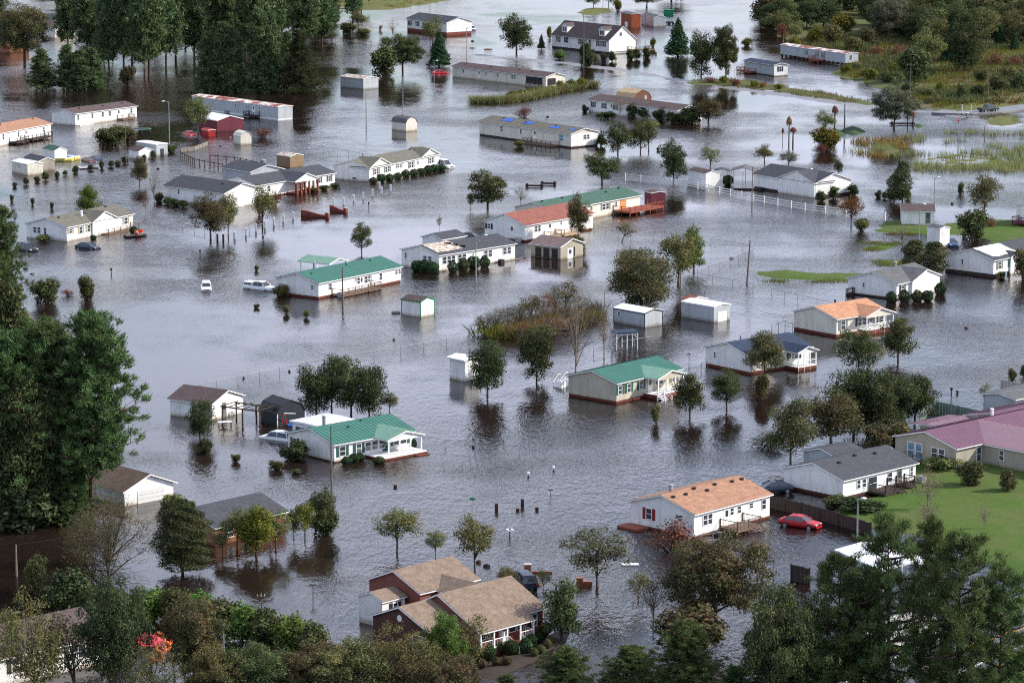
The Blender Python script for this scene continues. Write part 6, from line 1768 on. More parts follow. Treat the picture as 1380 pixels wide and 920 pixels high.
T('big_wood', 158,945, 100,166, 'big dark spreading tree with forked trunk at bottom left', leaf='dark')
T('big_wood', 262,935, 92,130, 'olive-grey tree beside the forked one at bottom left', leaf='brown')
T('big_sparse', 45,960, 110,160, 'sparse olive tree in front of the white house in the corner', leaf='olive')
T('sparse_olive', 100,945, 90,120, 'thin tree before the white house wall in the bottom left corner')
T('big_sparse', 205,975, 84,110, 'dull thin tree in front of the orange floats', leaf='brown')
T('big_bare', 147,800, 124,130, 'large bare brown tree in the water at lower left', leaf='brown')
T('big_bare', 118,760, 70,80, 'smaller bare brown tree left of the large bare one', leaf='brown')
T('big_cedar', 246,771, 74,98, 'dark cedar in the water beside the grey-roofed brick house')
T('bush_dark', 92,818, 62,48, 'dense dark rounded bush above the corner house', name='hedge_shrub')
T('bush_dark', 130,830, 60,36, 'dark bush behind the big forked tree')
T('bush_olive', 50,800, 30,50, 'thin olive bush in dark water at lower left')
for i, (x, y, w, h) in enumerate([(200,838,60,44),(236,842,58,48),(270,850,56,50),(300,860,56,52),(330,868,56,52),(360,874,56,52),(392,882,56,52),(424,890,54,48)]):
    T('bush_bright', x, y, w, h, 'hedge section, %s from the left in the long hedge at bottom left' % ord_(i+1), 'sections of the long hedge', leaf='broad' if i % 2 else 'bright', name='hedge_shrub')
for i, (x, y, w, h) in enumerate([(320,742,46,60),(345,748,50,66),(372,742,46,54),(396,728,24,42),(300,748,30,40)]):
    T('light_olive' if i != 1 else 'tall_green', x, y, w, h, 'olive bushy tree, %s from the left around the small orange brick house' % ord_(i+1), 'olive bushes around the orange brick house', leaf='yellow' if i % 2 else 'olive', name='broadleaf_tree', cat='tree')
T('light_olive', 411,728, 36,52, 'yellowish small tree left of the green tree above the hedge', leaf='yellow')
T('round_broad', 436,722, 44,66, 'green tree right of the yellowish small tree, in open water'); T('bush_green', 438,722, 36,30, 'green bush under the green tree in open water')
T('bare', 365,735, 40,60, 'bare thin tree behind the olive bushes')
T('sparse_twig', 140,702, 60,40, 'rusty brown brush before the brown-roofed garage', leaf='brown'); T('bush_olive', 232,690, 30,24, 'low olive shrub between the garage and the grey brick house roof')
# tall pines at the left edge
T('tall_pine', 124,702, 136,278, 'largest dark pine at the left, its boughs reaching over the water', 'tall dark pines at the left edge')
T('near_pine', 60,698, 130,268, 'dark pine behind the largest one at the left', 'tall dark pines at the left edge')
T('near_pine', 20,705, 130,262, 'dark pine at the very left edge behind the bright broadleaf', 'tall dark pines at the left edge')
T('near_pine', 82,690, 110,236, 'shaded inner pine of the left edge group', 'tall dark pines at the left edge')
T('low_pine', 92,690, 80,110, 'low pine under the boughs of the largest left pine', 'tall dark pines at the left edge')
for i, (x, w, h) in enumerate([(-12,90,120),(28,80,104),(66,84,110),(96,66,80)]): T('low_pine', x, 699+i, w, h, 'low dark pine in the shade under the left edge pines, %s from left' % ord_(i+1), 'low pines under the left edge pines')
T('big_bright', 30,706, 116,196, 'bright green broadleaf tree at the left edge', leaf='broad'); T('bush_dark', 30,712, 90,60, 'dark shrubs round the foot of the bright left edge tree')
T('bush_dark', 92,690, 60,40, 'dark undergrowth below the left pines'); T('sparse_olive', 108,690, 36,60, 'brown shrub tree beside the brown-roofed garage')
T('near_pine', 2,455, 70,176, 'pine at the left edge beside the dark parked car'); T('bush_green', 8,470, 44,90, 'green bush tree at the left edge below the dark car'); T('bush_olive', 30,470, 30,50, 'olive bush at the left edge above the tall pines')
T('bush_dark', 60,470, 70,38, 'dark leafy top at the left edge of the open water'); T('bush_dark', 130,478, 56,34, 'dark leafy top beside the left pines')
# lawn shrubs
T('bush_green', 1306,657, 34,32, 'green shrub on the lawn before the beige wall', leaf='broad', z=.2); T('bush_dark', 1357,665, 25,28, 'dark brown shrub on the lawn at right', z=.3, leaf='brown')
T('bush_green', 1125,684, 30,16, 'green bush at the corner of the grey-roofed house at the lawn'); T('sparse_twig', 1250,690, 40,56, 'bare shrub on the lawn in front of the maroon-roofed house', z=.3)
T('sparse_twig', 1250,720, 34,46, 'second bare shrub lower on the lawn', z=.3); T('bush_olive', 1270,634, 50,16, 'low bed of shrubs under the beige gable', z=.2)
T('bare', 1326,716, 24,34, 'small bare tree on the lawn by the puddles', z=.3); T('bush_dark', 1160,690, 60,18, 'dark brush behind the board fence', z=.1)
T('bush_dark', 1364,510, 12,13, 'round brown shrub above the concrete wall', leaf='brown'); T('bush_dark', 1379,508, 10,16, 'round shrub at the right edge above the concrete wall')
# shrubs of the brick house
for i, (x, y, w, h) in enumerate([(624,886,20,18),(641,888,18,18),(660,888,17,19),(672,880,16,16),(689,882,19,18),(708,880,20,20),(716,872,17,17),(724,866,16,15),(731,860,16,15),(736,854,16,14)]):
    T('clipped', x, y, w, h, 'round green clipped shrub, %s from the left round the brick house porch' % ord_(i+1), 'green clipped shrubs round the porch', z=.1)
for i, (x, y, w, h) in enumerate([(617,900,12,10),(631,901,13,11),(650,900,14,11),(669,897,13,11),(683,896,14,11),(720,884,12,10),(729,880,12,10),(738,873,12,11),(742,868,12,10)]):
    T('clipped', x, y, w, h, 'small grey-brown mound shrub, %s from the left round the brick house porch' % ord_(i+1), 'grey-brown mound shrubs round the porch', leaf='brown', z=.1)
# ---------------------------------------------------------------- marsh reeds: nobody could count them
def reeds(name, label, polys, n, hgt, m, seed, w=.05, clump=18, spread=.25):
    r = np.random.RandomState(seed); P = []
    for poly in polys:
        pw = [tuple(G(*p)[:2]) for p in poly]; xs = [p[0] for p in pw]; ys = [p[1] for p in pw]
        c = []
        while len(c) < n // clump // len(polys):
            X, Y = r.uniform(min(xs), max(xs), 400), r.uniform(min(ys), max(ys), 400)
            k = (sdist(X, Y, pw) > 0) & (vnoise(X*.09, Y*.09, seed) + vnoise(X*.3, Y*.3, seed)*.5 > .72)
            c += list(zip(X[k], Y[k]))
        c = np.array(c[:n // clump // len(polys)])
        q = np.repeat(c, clump, 0) + r.normal(0, .7, (len(c)*clump, 2)); P.append(q)
    P = np.concatenate(P); N = len(P)
    P = np.column_stack([P, np.full(N, -.15)]); D = np.column_stack([r.normal(0, spread, N), r.normal(0, spread, N), np.ones(N)])
    P[:, 2] += r.uniform(0, hgt*.5, N) * (spread > .4)
    me = blade_mesh(name, P, D, hgt, w, m, seed); o = bpy.data.objects.new(name, me); COL.objects.link(o)
    return tag(o, label, 'reeds', kind='stuff')
reeds('marsh_reeds', 'scattered pale marsh reeds in the shallow water at right', [[(1140,205),(1180,190),(1240,182),(1300,176),(1440,182),(1440,215),(1300,214),(1200,212)], [(1215,222),(1260,212),(1340,214),(1440,212),(1440,236),(1330,230),(1240,232)]], 6500, 1.4, G_REED, 41, .05)
reeds('marsh_reeds', 'reddish dry reeds among the pale ones left of the marsh', [[(1150,190),(1185,186),(1225,188),(1220,205),(1180,214),(1150,206)]], 1500, 1.2, G_RUST, 42, .05)
reeds('field_weeds', 'reddish and olive weeds covering the field before the top right woods', [[(1060,62),(1120,50),(1380,60),(1480,60),(1480,130),(1330,146),(1262,146),(1210,120),(1150,100),(1150,75)]], 13000, 1.5, G_REDTWIG, 43, .08)
reeds('field_weeds', 'yellow-green weeds covering the field before the top right woods', [[(1060,62),(1120,50),(1380,60),(1480,60),(1480,134),(1330,148),(1262,148),(1210,122),(1130,100),(1150,75)]], 42000, 1.5, G_YELLOW, 44, .09)
reeds('field_scrub', 'low olive scrub growing all over the field at top right', [[(1050,62),(1120,48),(1380,56),(1480,56),(1480,130),(1330,144),(1262,144),(1210,120),(1150,100),(1150,75)]], 16000, 1.5, G_OLIVE, 48, .26, 14, .9)
reeds('field_scrub', 'low green scrub growing all over the field at top right', [[(1050,62),(1120,48),(1380,56),(1480,56),(1480,130),(1330,144),(1262,144),(1210,120),(1150,100),(1150,75)]], 16000, 1.7, G_BROAD, 49, .26, 14, .9)
reeds('verge_weeds', 'weeds along the verge of the flooded road', [[(930,110),(975,105),(1020,110),(1060,118),(1110,125),(1180,139),(1176,144),(1100,132),(1040,123),(980,117)]], 3500, .9, G_REED, 45, .06)
reeds('lawn_tufts', 'short grass tufts on the lawn edge by the puddles', [[(1290,735),(1345,768),(1385,782),(1440,790),(1440,760),(1385,745),(1340,735)]], 6000, .28, G_YELLOW, 46, .03)
reeds('marsh_grass', 'green field grass at the top edge beside the pine stand', [[(450,4),(530,12),(600,0),(640,-30),(450,-30)]], 8000, 1.0, G_YELLOW, 47, .09)

hr = [[(640,456),(642,449),(700,441),(760,427),(806,416),(814,430),(770,446),(700,457)]]
reeds('brush', 'low brown brush filling the flooded hedgerow below the big round tree', hr, 2600, 2.0, G_TWIG, 61, .035, 12, .8)
reeds('brush', 'olive sprigs among the brown brush of the flooded hedgerow', hr, 2200, 1.7, G_YELLOW, 62, .07, 12, .8)
for i, (x0, y0, x1, y1) in enumerate([(1030,366,1158,380),(1165,326,1212,338),(1185,349,1222,358),(1178,298,1262,316),(1330,155,1374,170)]):
    reeds('bank_grass', 'short green grass tufts on the %s' % ['long grass islet in open water','islet by the outbuilding','smallest round grass islet','bank before the brown-roofed outbuilding','islet by the black pickup'][i], [[(x0-6,y0+2),(x0+6,y0-2),(x1,y0),(x1+6,y1-2),(x1,y1+1),(x0,y1)]], 2500, .35, G_YELLOW, 70+i, .05, 10)
# ================================================================ vehicles
P_WHITE = paint('white', (.75,.76,.77)); P_NAVY = paint('navy', (.02,.03,.06)); P_BLACK = paint('black', (.018,.02,.024)); P_RED = paint('red', (.38,.012,.02)); P_BRED = paint('bright_red', (.60,.02,.03)); P_BLUE = paint('blue', (.03,.06,.16)); P_MAROON = paint('maroon', (.12,.025,.03))
car('sedan', (1056,706), (1100,711.5), P_RED, 'red sedan standing in shallow water by the dark board fence', z=-.18)
car('sedan', (1060,662), (1024,664), P_NAVY, 'navy car beside the grey-roofed house at the lawn edge', z=-.1)
car('sedan', (102,332.5), (135,336), P_NAVY, 'dark blue sedan half sunk before the olive-roofed house', z=-.42)
car('suv', (26,335), (47,339.5), P_BLACK, 'dark car half hidden behind the pine at the left edge', z=-.4)
car('pickup', (332,387.5), (369.5,391.5), P_WHITE, 'white pickup with a bed cap flooded to its doors', z=-.5, cap=True, name='parked_pickup', cat='pickup')
car('jeep', (277,385), (278.5,394.5), P_WHITE, 'white off-road car facing the camera in open water', z=-.6)
car('van', (588,224), (607,226.5), P_WHITE, 'white van behind the two-gabled house', z=-.5, name='parked_van', cat='van')
car('pickup', (630,38), (641,42.5), P_WHITE, 'white pickup beside the brick-based house at the top', z=-.5, name='parked_pickup', cat='pickup')
car('sedan', (583,99), (603,98.5), P_BRED, 'bright red car sunk under the dark pointed tree', z=-.55)
car('suv', (384,592), (362,589), P_WHITE, 'white hatchback flooded behind the green-roofed house with brick porch', z=-.75)
car('sedan', (110,215), (131,220), P_MAROON, 'maroon hatchback by the yellow floats', z=-.6)
car('sedan', (122,212), (139,217), P_NAVY, 'dark car behind the maroon hatchback', z=-.7)
car('sedan', (250,180), (262,183), P_BRED, 'dark red car behind the olive tree by the metal barn', z=-.6)
car('suv', (711,794), (699,784.5), P_NAVY, 'dark silver-nosed car parked by the brick house', z=-.15)
car('sedan', (1275,328), (1287,334), P_BLUE, 'blue car parked beside the narrow tool shed', z=-.2)
car('pickup', (1319,153.5), (1345,151.5), P_BLACK, 'black pickup towing a boat trailer on the road at top right', z=.32, name='parked_pickup', cat='pickup')
car('sedan', (624,320), (645,321.5), P_NAVY, 'dark car glimpsed behind the long torn roof', z=-.4)
# boat trailer
o = thing('boat_trailer', 'empty boat trailer behind the black pickup', 'trailer', G(1304,157), math.atan2((G(1345,151.5)-G(1319,153.5)).y, (G(1345,151.5)-G(1319,153.5)).x))
b = MB()
for sy in (-.8, .8): b.tube((-2.6, sy, .75), (1.4, sy, .75), .06, n=4); b.tube((1.4, sy, .75), (3.2, 0, .7), .06, n=4)
for x in (-2.5, -1.2, 0, 1.2): b.tube((x, -.8, .75), (x, .8, .75), .05, n=4)
b.build('frame', LAMPMETAL, o)
for sy in (-1, 1):
    w = MB().tube((-.9, sy*.85, .55), (-.9, sy*1.08, .55), .36, n=12).build('wheel', TYRE, o)
    MB().tube((-.9, sy*1.081, .55), (-.9, sy*1.1, .55), .2, n=10).build('rim', RIM, w)
    MB().box(-1.35, -.45, sy*.95-.14, sy*.95+.14, .93, .98).build('mudguard', TRIM, o)
for x in (1296.5, 1308.8):
    simple('marker_post', 'white marker post %s the boat trailer' % ('left of' if x < 1300 else 'behind'), 'post', x, 152, MB().box(-.1, .1, -.1, .1, -1, 1.8).box(-.13, .13, -.13, .13, 1.803, 1.9), TRIM)
# ================================================================ lamps and poles
LG = 'street lamps standing in the water'
pole(228.5,199.7,138, 'street lamp with arm to the left above the white flat-roofed shed', 'street lamp', 'street_lamp', arm=-.9, group=LG)
pole(543,154,104, 'street lamp with arm to the left behind the cream shed', 'street lamp', 'street_lamp', arm=-.9, group=LG)
pole(585,124.6,83, 'street lamp beside the submerged red car', 'street lamp', 'street_lamp', arm=.5, group=LG)
pole(628.7,81,39, 'thin pole with lamp above the brown-roofed mobile home', 'street lamp', 'street_lamp', arm=.3, group=LG)
pole(641.5,380,318, 'street lamp in front of the torn-roof house', 'street lamp', 'street_lamp', arm=1.3, group=LG)
pole(1238.6,324,276, 'street lamp on the grass before the brown-roofed outbuilding', 'street lamp', 'street_lamp', arm=.5, group=LG)
pole(1259,273,240, 'lamp pole behind the brown-roofed outbuilding', 'street lamp', 'street_lamp', arm=.4, group=LG)
pole(302,895,836, 'near street lamp standing before the long hedge at bottom left', 'street lamp', 'street_lamp', arm=-1.0, r=.08, group=LG)
pole(1155,728,672, 'pale lamp pole at the board fence by the red sedan', 'street lamp', 'street_lamp', arm=.35, r=.12, group=LG)
pole(170,221,160, 'thin dark pole below the small bush row', 'pole', r=.09)
pole(493.5,170.5,124, 'plain wooden pole in open water left of the cream shed')
pole(579.6,62,-8, 'tall pole cut by the top edge before the blue-grey-roofed house', cross=1.6)
pole(462,421,360, 'wooden pole in front of the green-roofed white house', r=.16)
pole(1013.3,286,226, 'wooden pole at the carport by the white rail fence', r=.12)
pole(1006,383,324, 'leaning wooden pole in open water at centre right', lean=.5, r=.16)
pole(916.6,426,365, 'wooden pole beside the very large round tree', r=.15)
pole(814,480,392, 'thin pole beside the big bare tree', r=.08)
pole(1226.4,135,86, 'utility pole with crossarm at the edge of the top right field', cross=2.0, r=.16)
pole(1331.5,137,92, 'utility pole in front of the dark evergreens at top right', cross=1.8, r=.13)
pole(786.5,92,21, 'utility pole in front of the cape house', cross=.8, r=.16)
pole(857.5,66,36, 'thin pole right of the cape house', r=.08)
pole(1138,178,141, 'dark bare post between the two green mounds', r=.2)
pole(447,672,574, 'utility pole at the corner of the green-roofed house with brick porch', r=.13)
pole(422,805,781, 'small dark pole with crossarm in open water, right one', cross=.7, r=.06)
pole(352,812,797, 'small dark pole with crossarm above the hedge, left one', cross=.8, r=.06)
pole(22.5,776,733, 'pale wooden pole in the dark water at lower left', r=.13, m=LBARK)
pole(1042,782,753, 'short dark pole right of the large brown tree', r=.07)
pole(1020,775,748, 'thin stake beside the large brown tree', r=.05)
pole(1378,815,768, 'dark pole at the right edge by the highway', r=.14)
pole(1359,516,492, 'dark post with a small lamp above the concrete wall', arm=-.3, r=.06, head=False)
pole(1326.5,190,170, 'thin dark post in the marsh reeds', r=.12)
pole(589,415,370, 'thin leaning rod in water beside the green-trimmed shed', r=.04)
pole(928.5,494,472, 'thin mast with a weather vane behind the beige house', r=.05, cross=.5)
pole(870,38,10, 'thin pole at the top behind the tall red shed', r=.09)
pole(812.5,13,-6, 'thin pole on the green islet at the top', r=.09)
pole(742,668,654, 'small roadside sign post with a black top in open water', r=.04, cross=.6)
cable((1226.4,135), 9.0, (1331.5,137), 8.0, 'power line between the two poles at the top right field')
cable((1331.5,137), 8.0, (1480,150), 8.5, 'power line leaving the right pole of the top right field')
cable((1226.4,135), 9.0, (945,126), 8.6, 'power line running left from the crossarm pole above the road', sag=2.5)
cable((786.5,92), 14.5, (945,126), 8.6, 'power line from the cape house pole to the roadside tree', sag=2)
cable((579.6,62), 14, (786.5,92), 14.5, 'power line between the two tall poles at the top', sag=2)
cable((786.5,92), 8.0, (812,70), 5.6, 'service line to the cape house roof', sag=.5)
cable((447,672), 4.0, (290,800), 3.4, 'service line running down left from the brick-porch house pole', sag=1)
cable((22.5,776), 3.4, (447,672), 7.0, 'low line over the dark water at lower left', sag=2)
# ================================================================ fences
fence([(842.8,243),(926,252),(1030,274),(1084.7,284),(1140,291),(1193,297)], 'long white three-rail fence in the water below the carport', 1.35, 4.2, 'white')
fence([(0,268),(95,282),(150,292),(215,300)], 'wire fence crossing the water behind the olive-roofed house', 1.0, 4.0)
fence([(215,300),(262,312),(290,318)], 'wire fence ending at the twin trees', .9, 4.0)
fence([(392,199),(418,203),(455,209),(500,217)], 'wire fence behind the two-gabled house', 1.3, 4.5)
fence([(262,530),(350,512),(430,494),(540,478),(632,461)], 'long wire fence running up to the brush hedgerow', 1.15, 4.2)
fence([(270,545),(344,553),(395,548)], 'wire fence behind the garage and the black barn', 1.1, 4.2)
fence([(560,598),(600,603),(640,606),(700,612)], 'faint wire fence right of the green-roofed house with brick porch', 1.0, 6)
fence([(800,310),(850,324),(880,318)], 'wire fence by the small leaning tree', 1.0, 5)
fence([(958,330),(1000,336),(1015,342),(985,356),(940,372)], 'wire pen fence beside the leaning wooden pole', 1.1, 5)
fence([(1015,390),(960,380),(940,376)], 'wire fence above the long white shed', 1.0, 5)
fence([(1040,398),(1075,406),(1128,418)], 'wire fence above the orange-brown-roofed house', 1.1, 4)
fence([(1040,447),(1058,442),(1068,446)], 'wire fence behind the left gable of the beige house', 1.1, 2.5)
fence([(900,512),(945,500),(953,497)], 'wire fence between the beige house and the navy-roofed house', 1.1, 2.5)
fence([(800,478),(830,470),(880,462)], 'wire fence below the white pergola frame', 1.0, 4)
fence([(480,57),(500,60)], 'short grey barrier by the pine stand', .9, 3, 'white', m=GREYWOOD, name='barrier', rails=1)
fence([(1036,684),(1080,694),(1130,708),(1174,722)], 'dark board fence behind the red sedan', 1.45, 3, 'board', m=DARKWOOD)
fence([(1066,782),(1091,787)], 'short dark board screen in the water at lower right', 1.7, 2, 'board', m=DARKWOOD)
fence([(1240,566),(1262,560),(1290,566),(1325,574)], 'weathered green board fence behind the maroon roofs', 1.9, 3, 'board', m=SLIME)
fence([(1349,527),(1366,530),(1400,538)], 'grey concrete panel wall at the right edge', 1.6, 3, 'board', m=CONC, name='panel_wall')
fence([(243,213),(262,222),(283,226),(300,229)], 'flooded walkway of dark posts and rails, left part', 1.3, 1.8, 'white', m=DARKWOOD, name='post_and_rail_walkway', rails=1)
fence([(283,218),(316,221),(340,226),(357,231)], 'flooded walkway of dark posts and rails, right part', 1.5, 2.2, 'white', m=DARKWOOD, name='post_and_rail_walkway', rails=1)
fence([(244,205),(262,203),(280,196)], 'leaning grey board fence behind the flooded walkway', .9, 2, 'board', m=GREYWOOD)
# brick-capped white gate posts
for i, (x, y) in enumerate([(293,322),(301,322.5),(316.5,319),(331.5,314),(345,308.5),(357,304),(369,300),(382,296),(395,292)]):
    simple('fence_post', 'white post, %s from the left in the row left of the brick gate walls' % ord_(i+1), 'fence post', x, y+3, MB().box(-.17,.17,-.17,.17,-.9,1.2).box(-.21,.21,-.21,.21,1.203,1.29), TRIM if i > 1 else DBRICK, 'white posts along the drive')
for i, (x, y) in enumerate([(449,273),(463,272),(476.5,268),(489.5,265),(502,261),(514.5,258),(526.5,255),(511.5,251)]):
    simple('fence_post', 'white post, %s from the left in the row right of the brick gate walls' % ord_(i+1), 'fence post', x, y+3, MB().box(-.17,.17,-.17,.17,-.9,1.2).box(-.21,.21,-.21,.21,1.203,1.29), TRIM, 'white posts along the drive')
fence([(293,325),(357,307),(395,295)], 'low wire between the white posts left of the gate', .9, 6)
def gatewall(x0, y0, x1, y1, label):
    a, b_ = G(x0, y0), G(x1, y1); o = thing('gate_wall', label, 'wall', a, math.atan2((b_-a).y, (b_-a).x)); L = (b_-a).length
    n = 12; prof = [(0, -.9), (L, -.9)] + [(L*(1-k/n), .5+.7*(.5+.5*math.cos(math.pi*(1-k/n)))) for k in range(n+1)]
    b = MB().prism(prof, -.2, .2, axis='y'); b.build('wall', BRICK, o)
    MB().box(L, L+.6, -.3, .3, -.9, .95).build('pillar', BRICK, o); MB().box(L-.08, L+.68, -.38, .38, .953, 1.03).build('cap', CONC, o)
gatewall(406,291.5, 439,293.5, 'curved red brick gate wall, left one with the reddish shrub'); gatewall(445,285, 464,287, 'curved red brick gate wall, right one')
# ================================================================ water-side bits
mailbox(150,371, 'black mailbox alone in open water at left'); mailbox(269.7,346, 'small black mailbox before the twin trees'); mailbox(497,281, 'dark mailbox by the white posts')
mailbox(354.5,327, 'black mailbox below the white posts on the left'); mailbox(1282,534, 'black mailbox in water left of the thin little tree', .9)
mailbox(687,727, 'pair of white mailboxes on posts above the brick house', white=True, twin=True)
mailbox(712,641, 'white newspaper boxes low in the water, left', .15, True); mailbox(746,633, 'white newspaper box low in the water, right', .15, True)
for i, (x, y, h) in enumerate([(704,682,.8),(723.5,687,.25),(669,688,.8),(697.5,688,.2),(532.6,656,.2)]):
    simple('brick_pillar', 'short brick pillar in open water, %s of the scattered five' % ['tall one at the centre', 'low one at the right', 'tall one at the left', 'low one between the tall ones', 'lone red one far left'][i], 'pillar', x, y, MB().box(-.19,.19,-.19,.19,-.9,h).box(-.22,.22,-.22,.22,h+.003,h+.06), DBRICK)
o = thing('street_sign', 'green street name sign on a thin post in open water', 'sign', G(636.5,704)); MB().tube((0,0,-1),(0,0,2.6),.04,n=6).build('post', LAMPMETAL, o); MB().box(-.32,.32,-.02,.02,2.62,2.85).build('sign_plate', GREENP, o); MB().box(-.02,.02,-.4,.4,2.86,3.08).build('sign_plate', GREENP, o)
o = thing('stop_sign', 'red stop sign at the flooded road junction at top right', 'sign', G(1291.5,179), .25); MB().tube((0,0,-1),(0,0,3.1),.05,n=6).build('post', LAMPMETAL, o)
oc = [(math.cos(math.pi/8+k*math.pi/4)*.48, 2.9+math.sin(math.pi/8+k*math.pi/4)*.48) for k in range(8)]
pl = MB().prism(oc, -.08, -.055, axis='y').build('sign_plate', TRIM, o)
MB().prism([(x*.92, 2.9+(z-2.9)*.92) for x, z in oc], -.1, -.083, axis='y').build('sign_face', REDP, pl)
tc_ = bpy.data.curves.new('sign_text', 'FONT'); tc_.body = 'STOP'; tc_.size = .32; tc_.extrude = .003; tc_.align_x = 'CENTER'; tc_.align_y = 'CENTER'
tmp_ = bpy.data.objects.new('sign_text', tc_); tm_ = bpy.data.meshes.new_from_object(tmp_); bpy.data.objects.remove(tmp_); tm_.materials.clear(); tm_.materials.append(TRIM); to = bpy.data.objects.new('sign_lettering', tm_); COL.objects.link(to); to.parent = pl; to.location = (0, -.108, 2.9); to.rotation_euler = (math.pi/2, 0, 0)
# white frame, tables, floats
o = thing('timber_shelter', 'white timber frame shelter with dark top below the black-trimmed shed', 'shelter', G(831,472), H.rz*0 + .3)
for x in (0, 1.6, 3.2):
    for y in (0, 2.2): MB().box(x-.06, x+.06, y-.06, y+.06, -.9, 2.5).build('post', TRIM, o)
MB().box(-.2, 3.4, -.2, 2.4, 2.503, 2.6).build('roof', R_NAVY, o)
b = MB(); b.tube((0,0,1.6),(.8,0,2.45),.05,n=4); b.tube((3.2,0,1.6),(2.4,0,2.45),.05,n=4); b.box(0,3.2,-.05,.05,2.2,2.3); b.build('brace', TRIM, o)
def hull(name, label, cat, px, py, L, Wd, h, m, rz=0, z=-.1, inner=BLACK):
    o = thing(name, label, cat, G(px, py), rz); secs = []
    for t in (-.5, -.42, -.2, .1, .32, .46, .5):
        w = Wd/2*(1 - max(0, (t-.05)/.45)**2*.95); secs.append((t*L, [(w*.55, z), (w, z+h*.6), (w*.97, z+h)]))
    loft('hull', secs, m, o)
    MB().add([(-.44*L, -Wd*.38, z+h+.012), (.2*L, -Wd*.34, z+h+.012), (.36*L, 0, z+h+.012), (.2*L, Wd*.34, z+h+.012), (-.44*L, Wd*.38, z+h+.012)], [(0,1,2,3,4)]).build('seat_well', inner, o)
    return o
hull('boat', 'dark flat boat moored at the end of the wooden front deck', 'boat', 183,319, 4.2, 1.6, .5, DARKWOOD, .5, inner=GREYWOOD)
o = thing('life_jackets', 'heap of orange and red life jackets on the dark flat boat', 'life jackets', G(186.5,319) + Vector((0,0,.4)), .4)
rg = random.Random(4)
for k in range(6):
    b = MB(); x, y, zz = rg.uniform(-.7, .7), rg.uniform(-.4, .4), .1+.2*(k//2); b.prism([(-.3,0),(.3,0),(.34,.2),(.2,.32),(0,.26),(-.2,.32),(-.34,.2)], -.22, .22, axis='y', M=Matrix.Translation((x, y, zz)) @ Matrix.Rotation(rg.uniform(0, 3), 4, 'Z')); b.build('life_jacket', [ORANGEP, REDP, ORANGEP, TRIM][k % 4], o)
hull('boat', 'white-sided skiff drifting by the second shrub row', 'boat', 121,227, 4.6, 1.5, .55, TRIM, .35, inner=GREYWOOD)
for i, (x, y, m, L) in enumerate([(84,217,YELP,3.2),(90,213.5,CYANP,3.0),(93,217,YELP,2.4),(97,214.5,BLUEP,2.2),(103,215,YELP,3.2),(86,214,TRIM,2.6)]):
    hull('jet_ski', '%s %s in the cluster beside the grey-green-roofed shed' % (['long yellow', 'light blue', 'short yellow', 'deep blue', 'rightmost yellow', 'white'][i], 'paddle boat'), 'paddle boat', x, y, L, 1.2, .75, m, .3*i, inner=TRIM).name = 'paddle_boat'
o = thing('trampoline', 'round dark green trampoline in the water below the pine stand', 'trampoline', G(189,176.5))
MB().tube((0,0,.45),(0,0,.5),2.2,n=20).build('mat', BLACK, o)
b = MB()
for k in range(20):
    a0, a1 = 2*math.pi*k/20, 2*math.pi*(k+1)/20; b.add([(math.cos(a0)*2.2, math.sin(a0)*2.2, .52),(math.cos(a1)*2.2, math.sin(a1)*2.2, .52),(math.cos(a1)*2.6, math.sin(a1)*2.6, .5),(math.cos(a0)*2.6, math.sin(a0)*2.6, .5)], [(0,1,2,3)])
b.build('pad', GREENP, o)
for k in range(6): MB().tube((math.cos(k)*2.4, math.sin(k)*2.4, -.8),(math.cos(k)*2.4, math.sin(k)*2.4, .48), .05, n=5).build('leg', LAMPMETAL, o)
o = thing('swing_frame', 'red and white swing frame with a blue seat by the black barn', 'swing', G(385,575), .5)
b = MB(); b.tube((-.8,0,-.5),(-.2,0,1.8),.05,n=5); b.tube((.4,0,-.5),(-.2,0,1.8),.05,n=5); b.build('a_frame', REDP, o)
MB().tube((-.2,0,1.8),(1.4,0,1.6),.05,n=5).build('top_bar', TRIM, o); MB().box(.2,1.0,-.3,.3,.15,.35).build('seat', BLUEP, o)
o = thing('raised_canopy', 'red canopy tent with white checks seen through the big tree at bottom left', 'canopy', G(200,912), .3)
RC = mat('red_checked_canvas', (.62,.02,.03), .7, .05, 2)
nt2 = RC.node_tree; ck = nt2.nodes.new('ShaderNodeTexChecker'); ck.inputs['Scale'].default_value = 3.4; ck.inputs['Color1'].default_value = (.48,.010,.02,1); ck.inputs['Color2'].default_value = (.50,.08,.11,1)
bs = [n for n in nt2.nodes if n.type == 'BSDF_PRINCIPLED'][0]; tcn = [n for n in nt2.nodes if n.type == 'TEX_COORD'][0]
nt2.links.new(tcn.outputs['Object'], ck.inputs['Vector']); nt2.links.new(ck.outputs['Color'], bs.inputs['Base Color'])
MB().add([(-1.9,-1.3,3.6),(1.9,-1.3,3.3),(2.1,1.3,3.5),(-1.7,1.5,4.3),(0,0,4.6)], [(0,1,4),(1,2,4),(2,3,4),(3,0,4)]).build('canopy', RC, o)
for x, y in ((-1.8,-1.2),(1.8,-1.2),(1.9,1.2),(-1.6,1.4)): MB().tube((x,y,-.9),(x,y,3.5),.04,n=5).build('leg', LAMPMETAL, o)
o.scale = (.78, .78, .95)
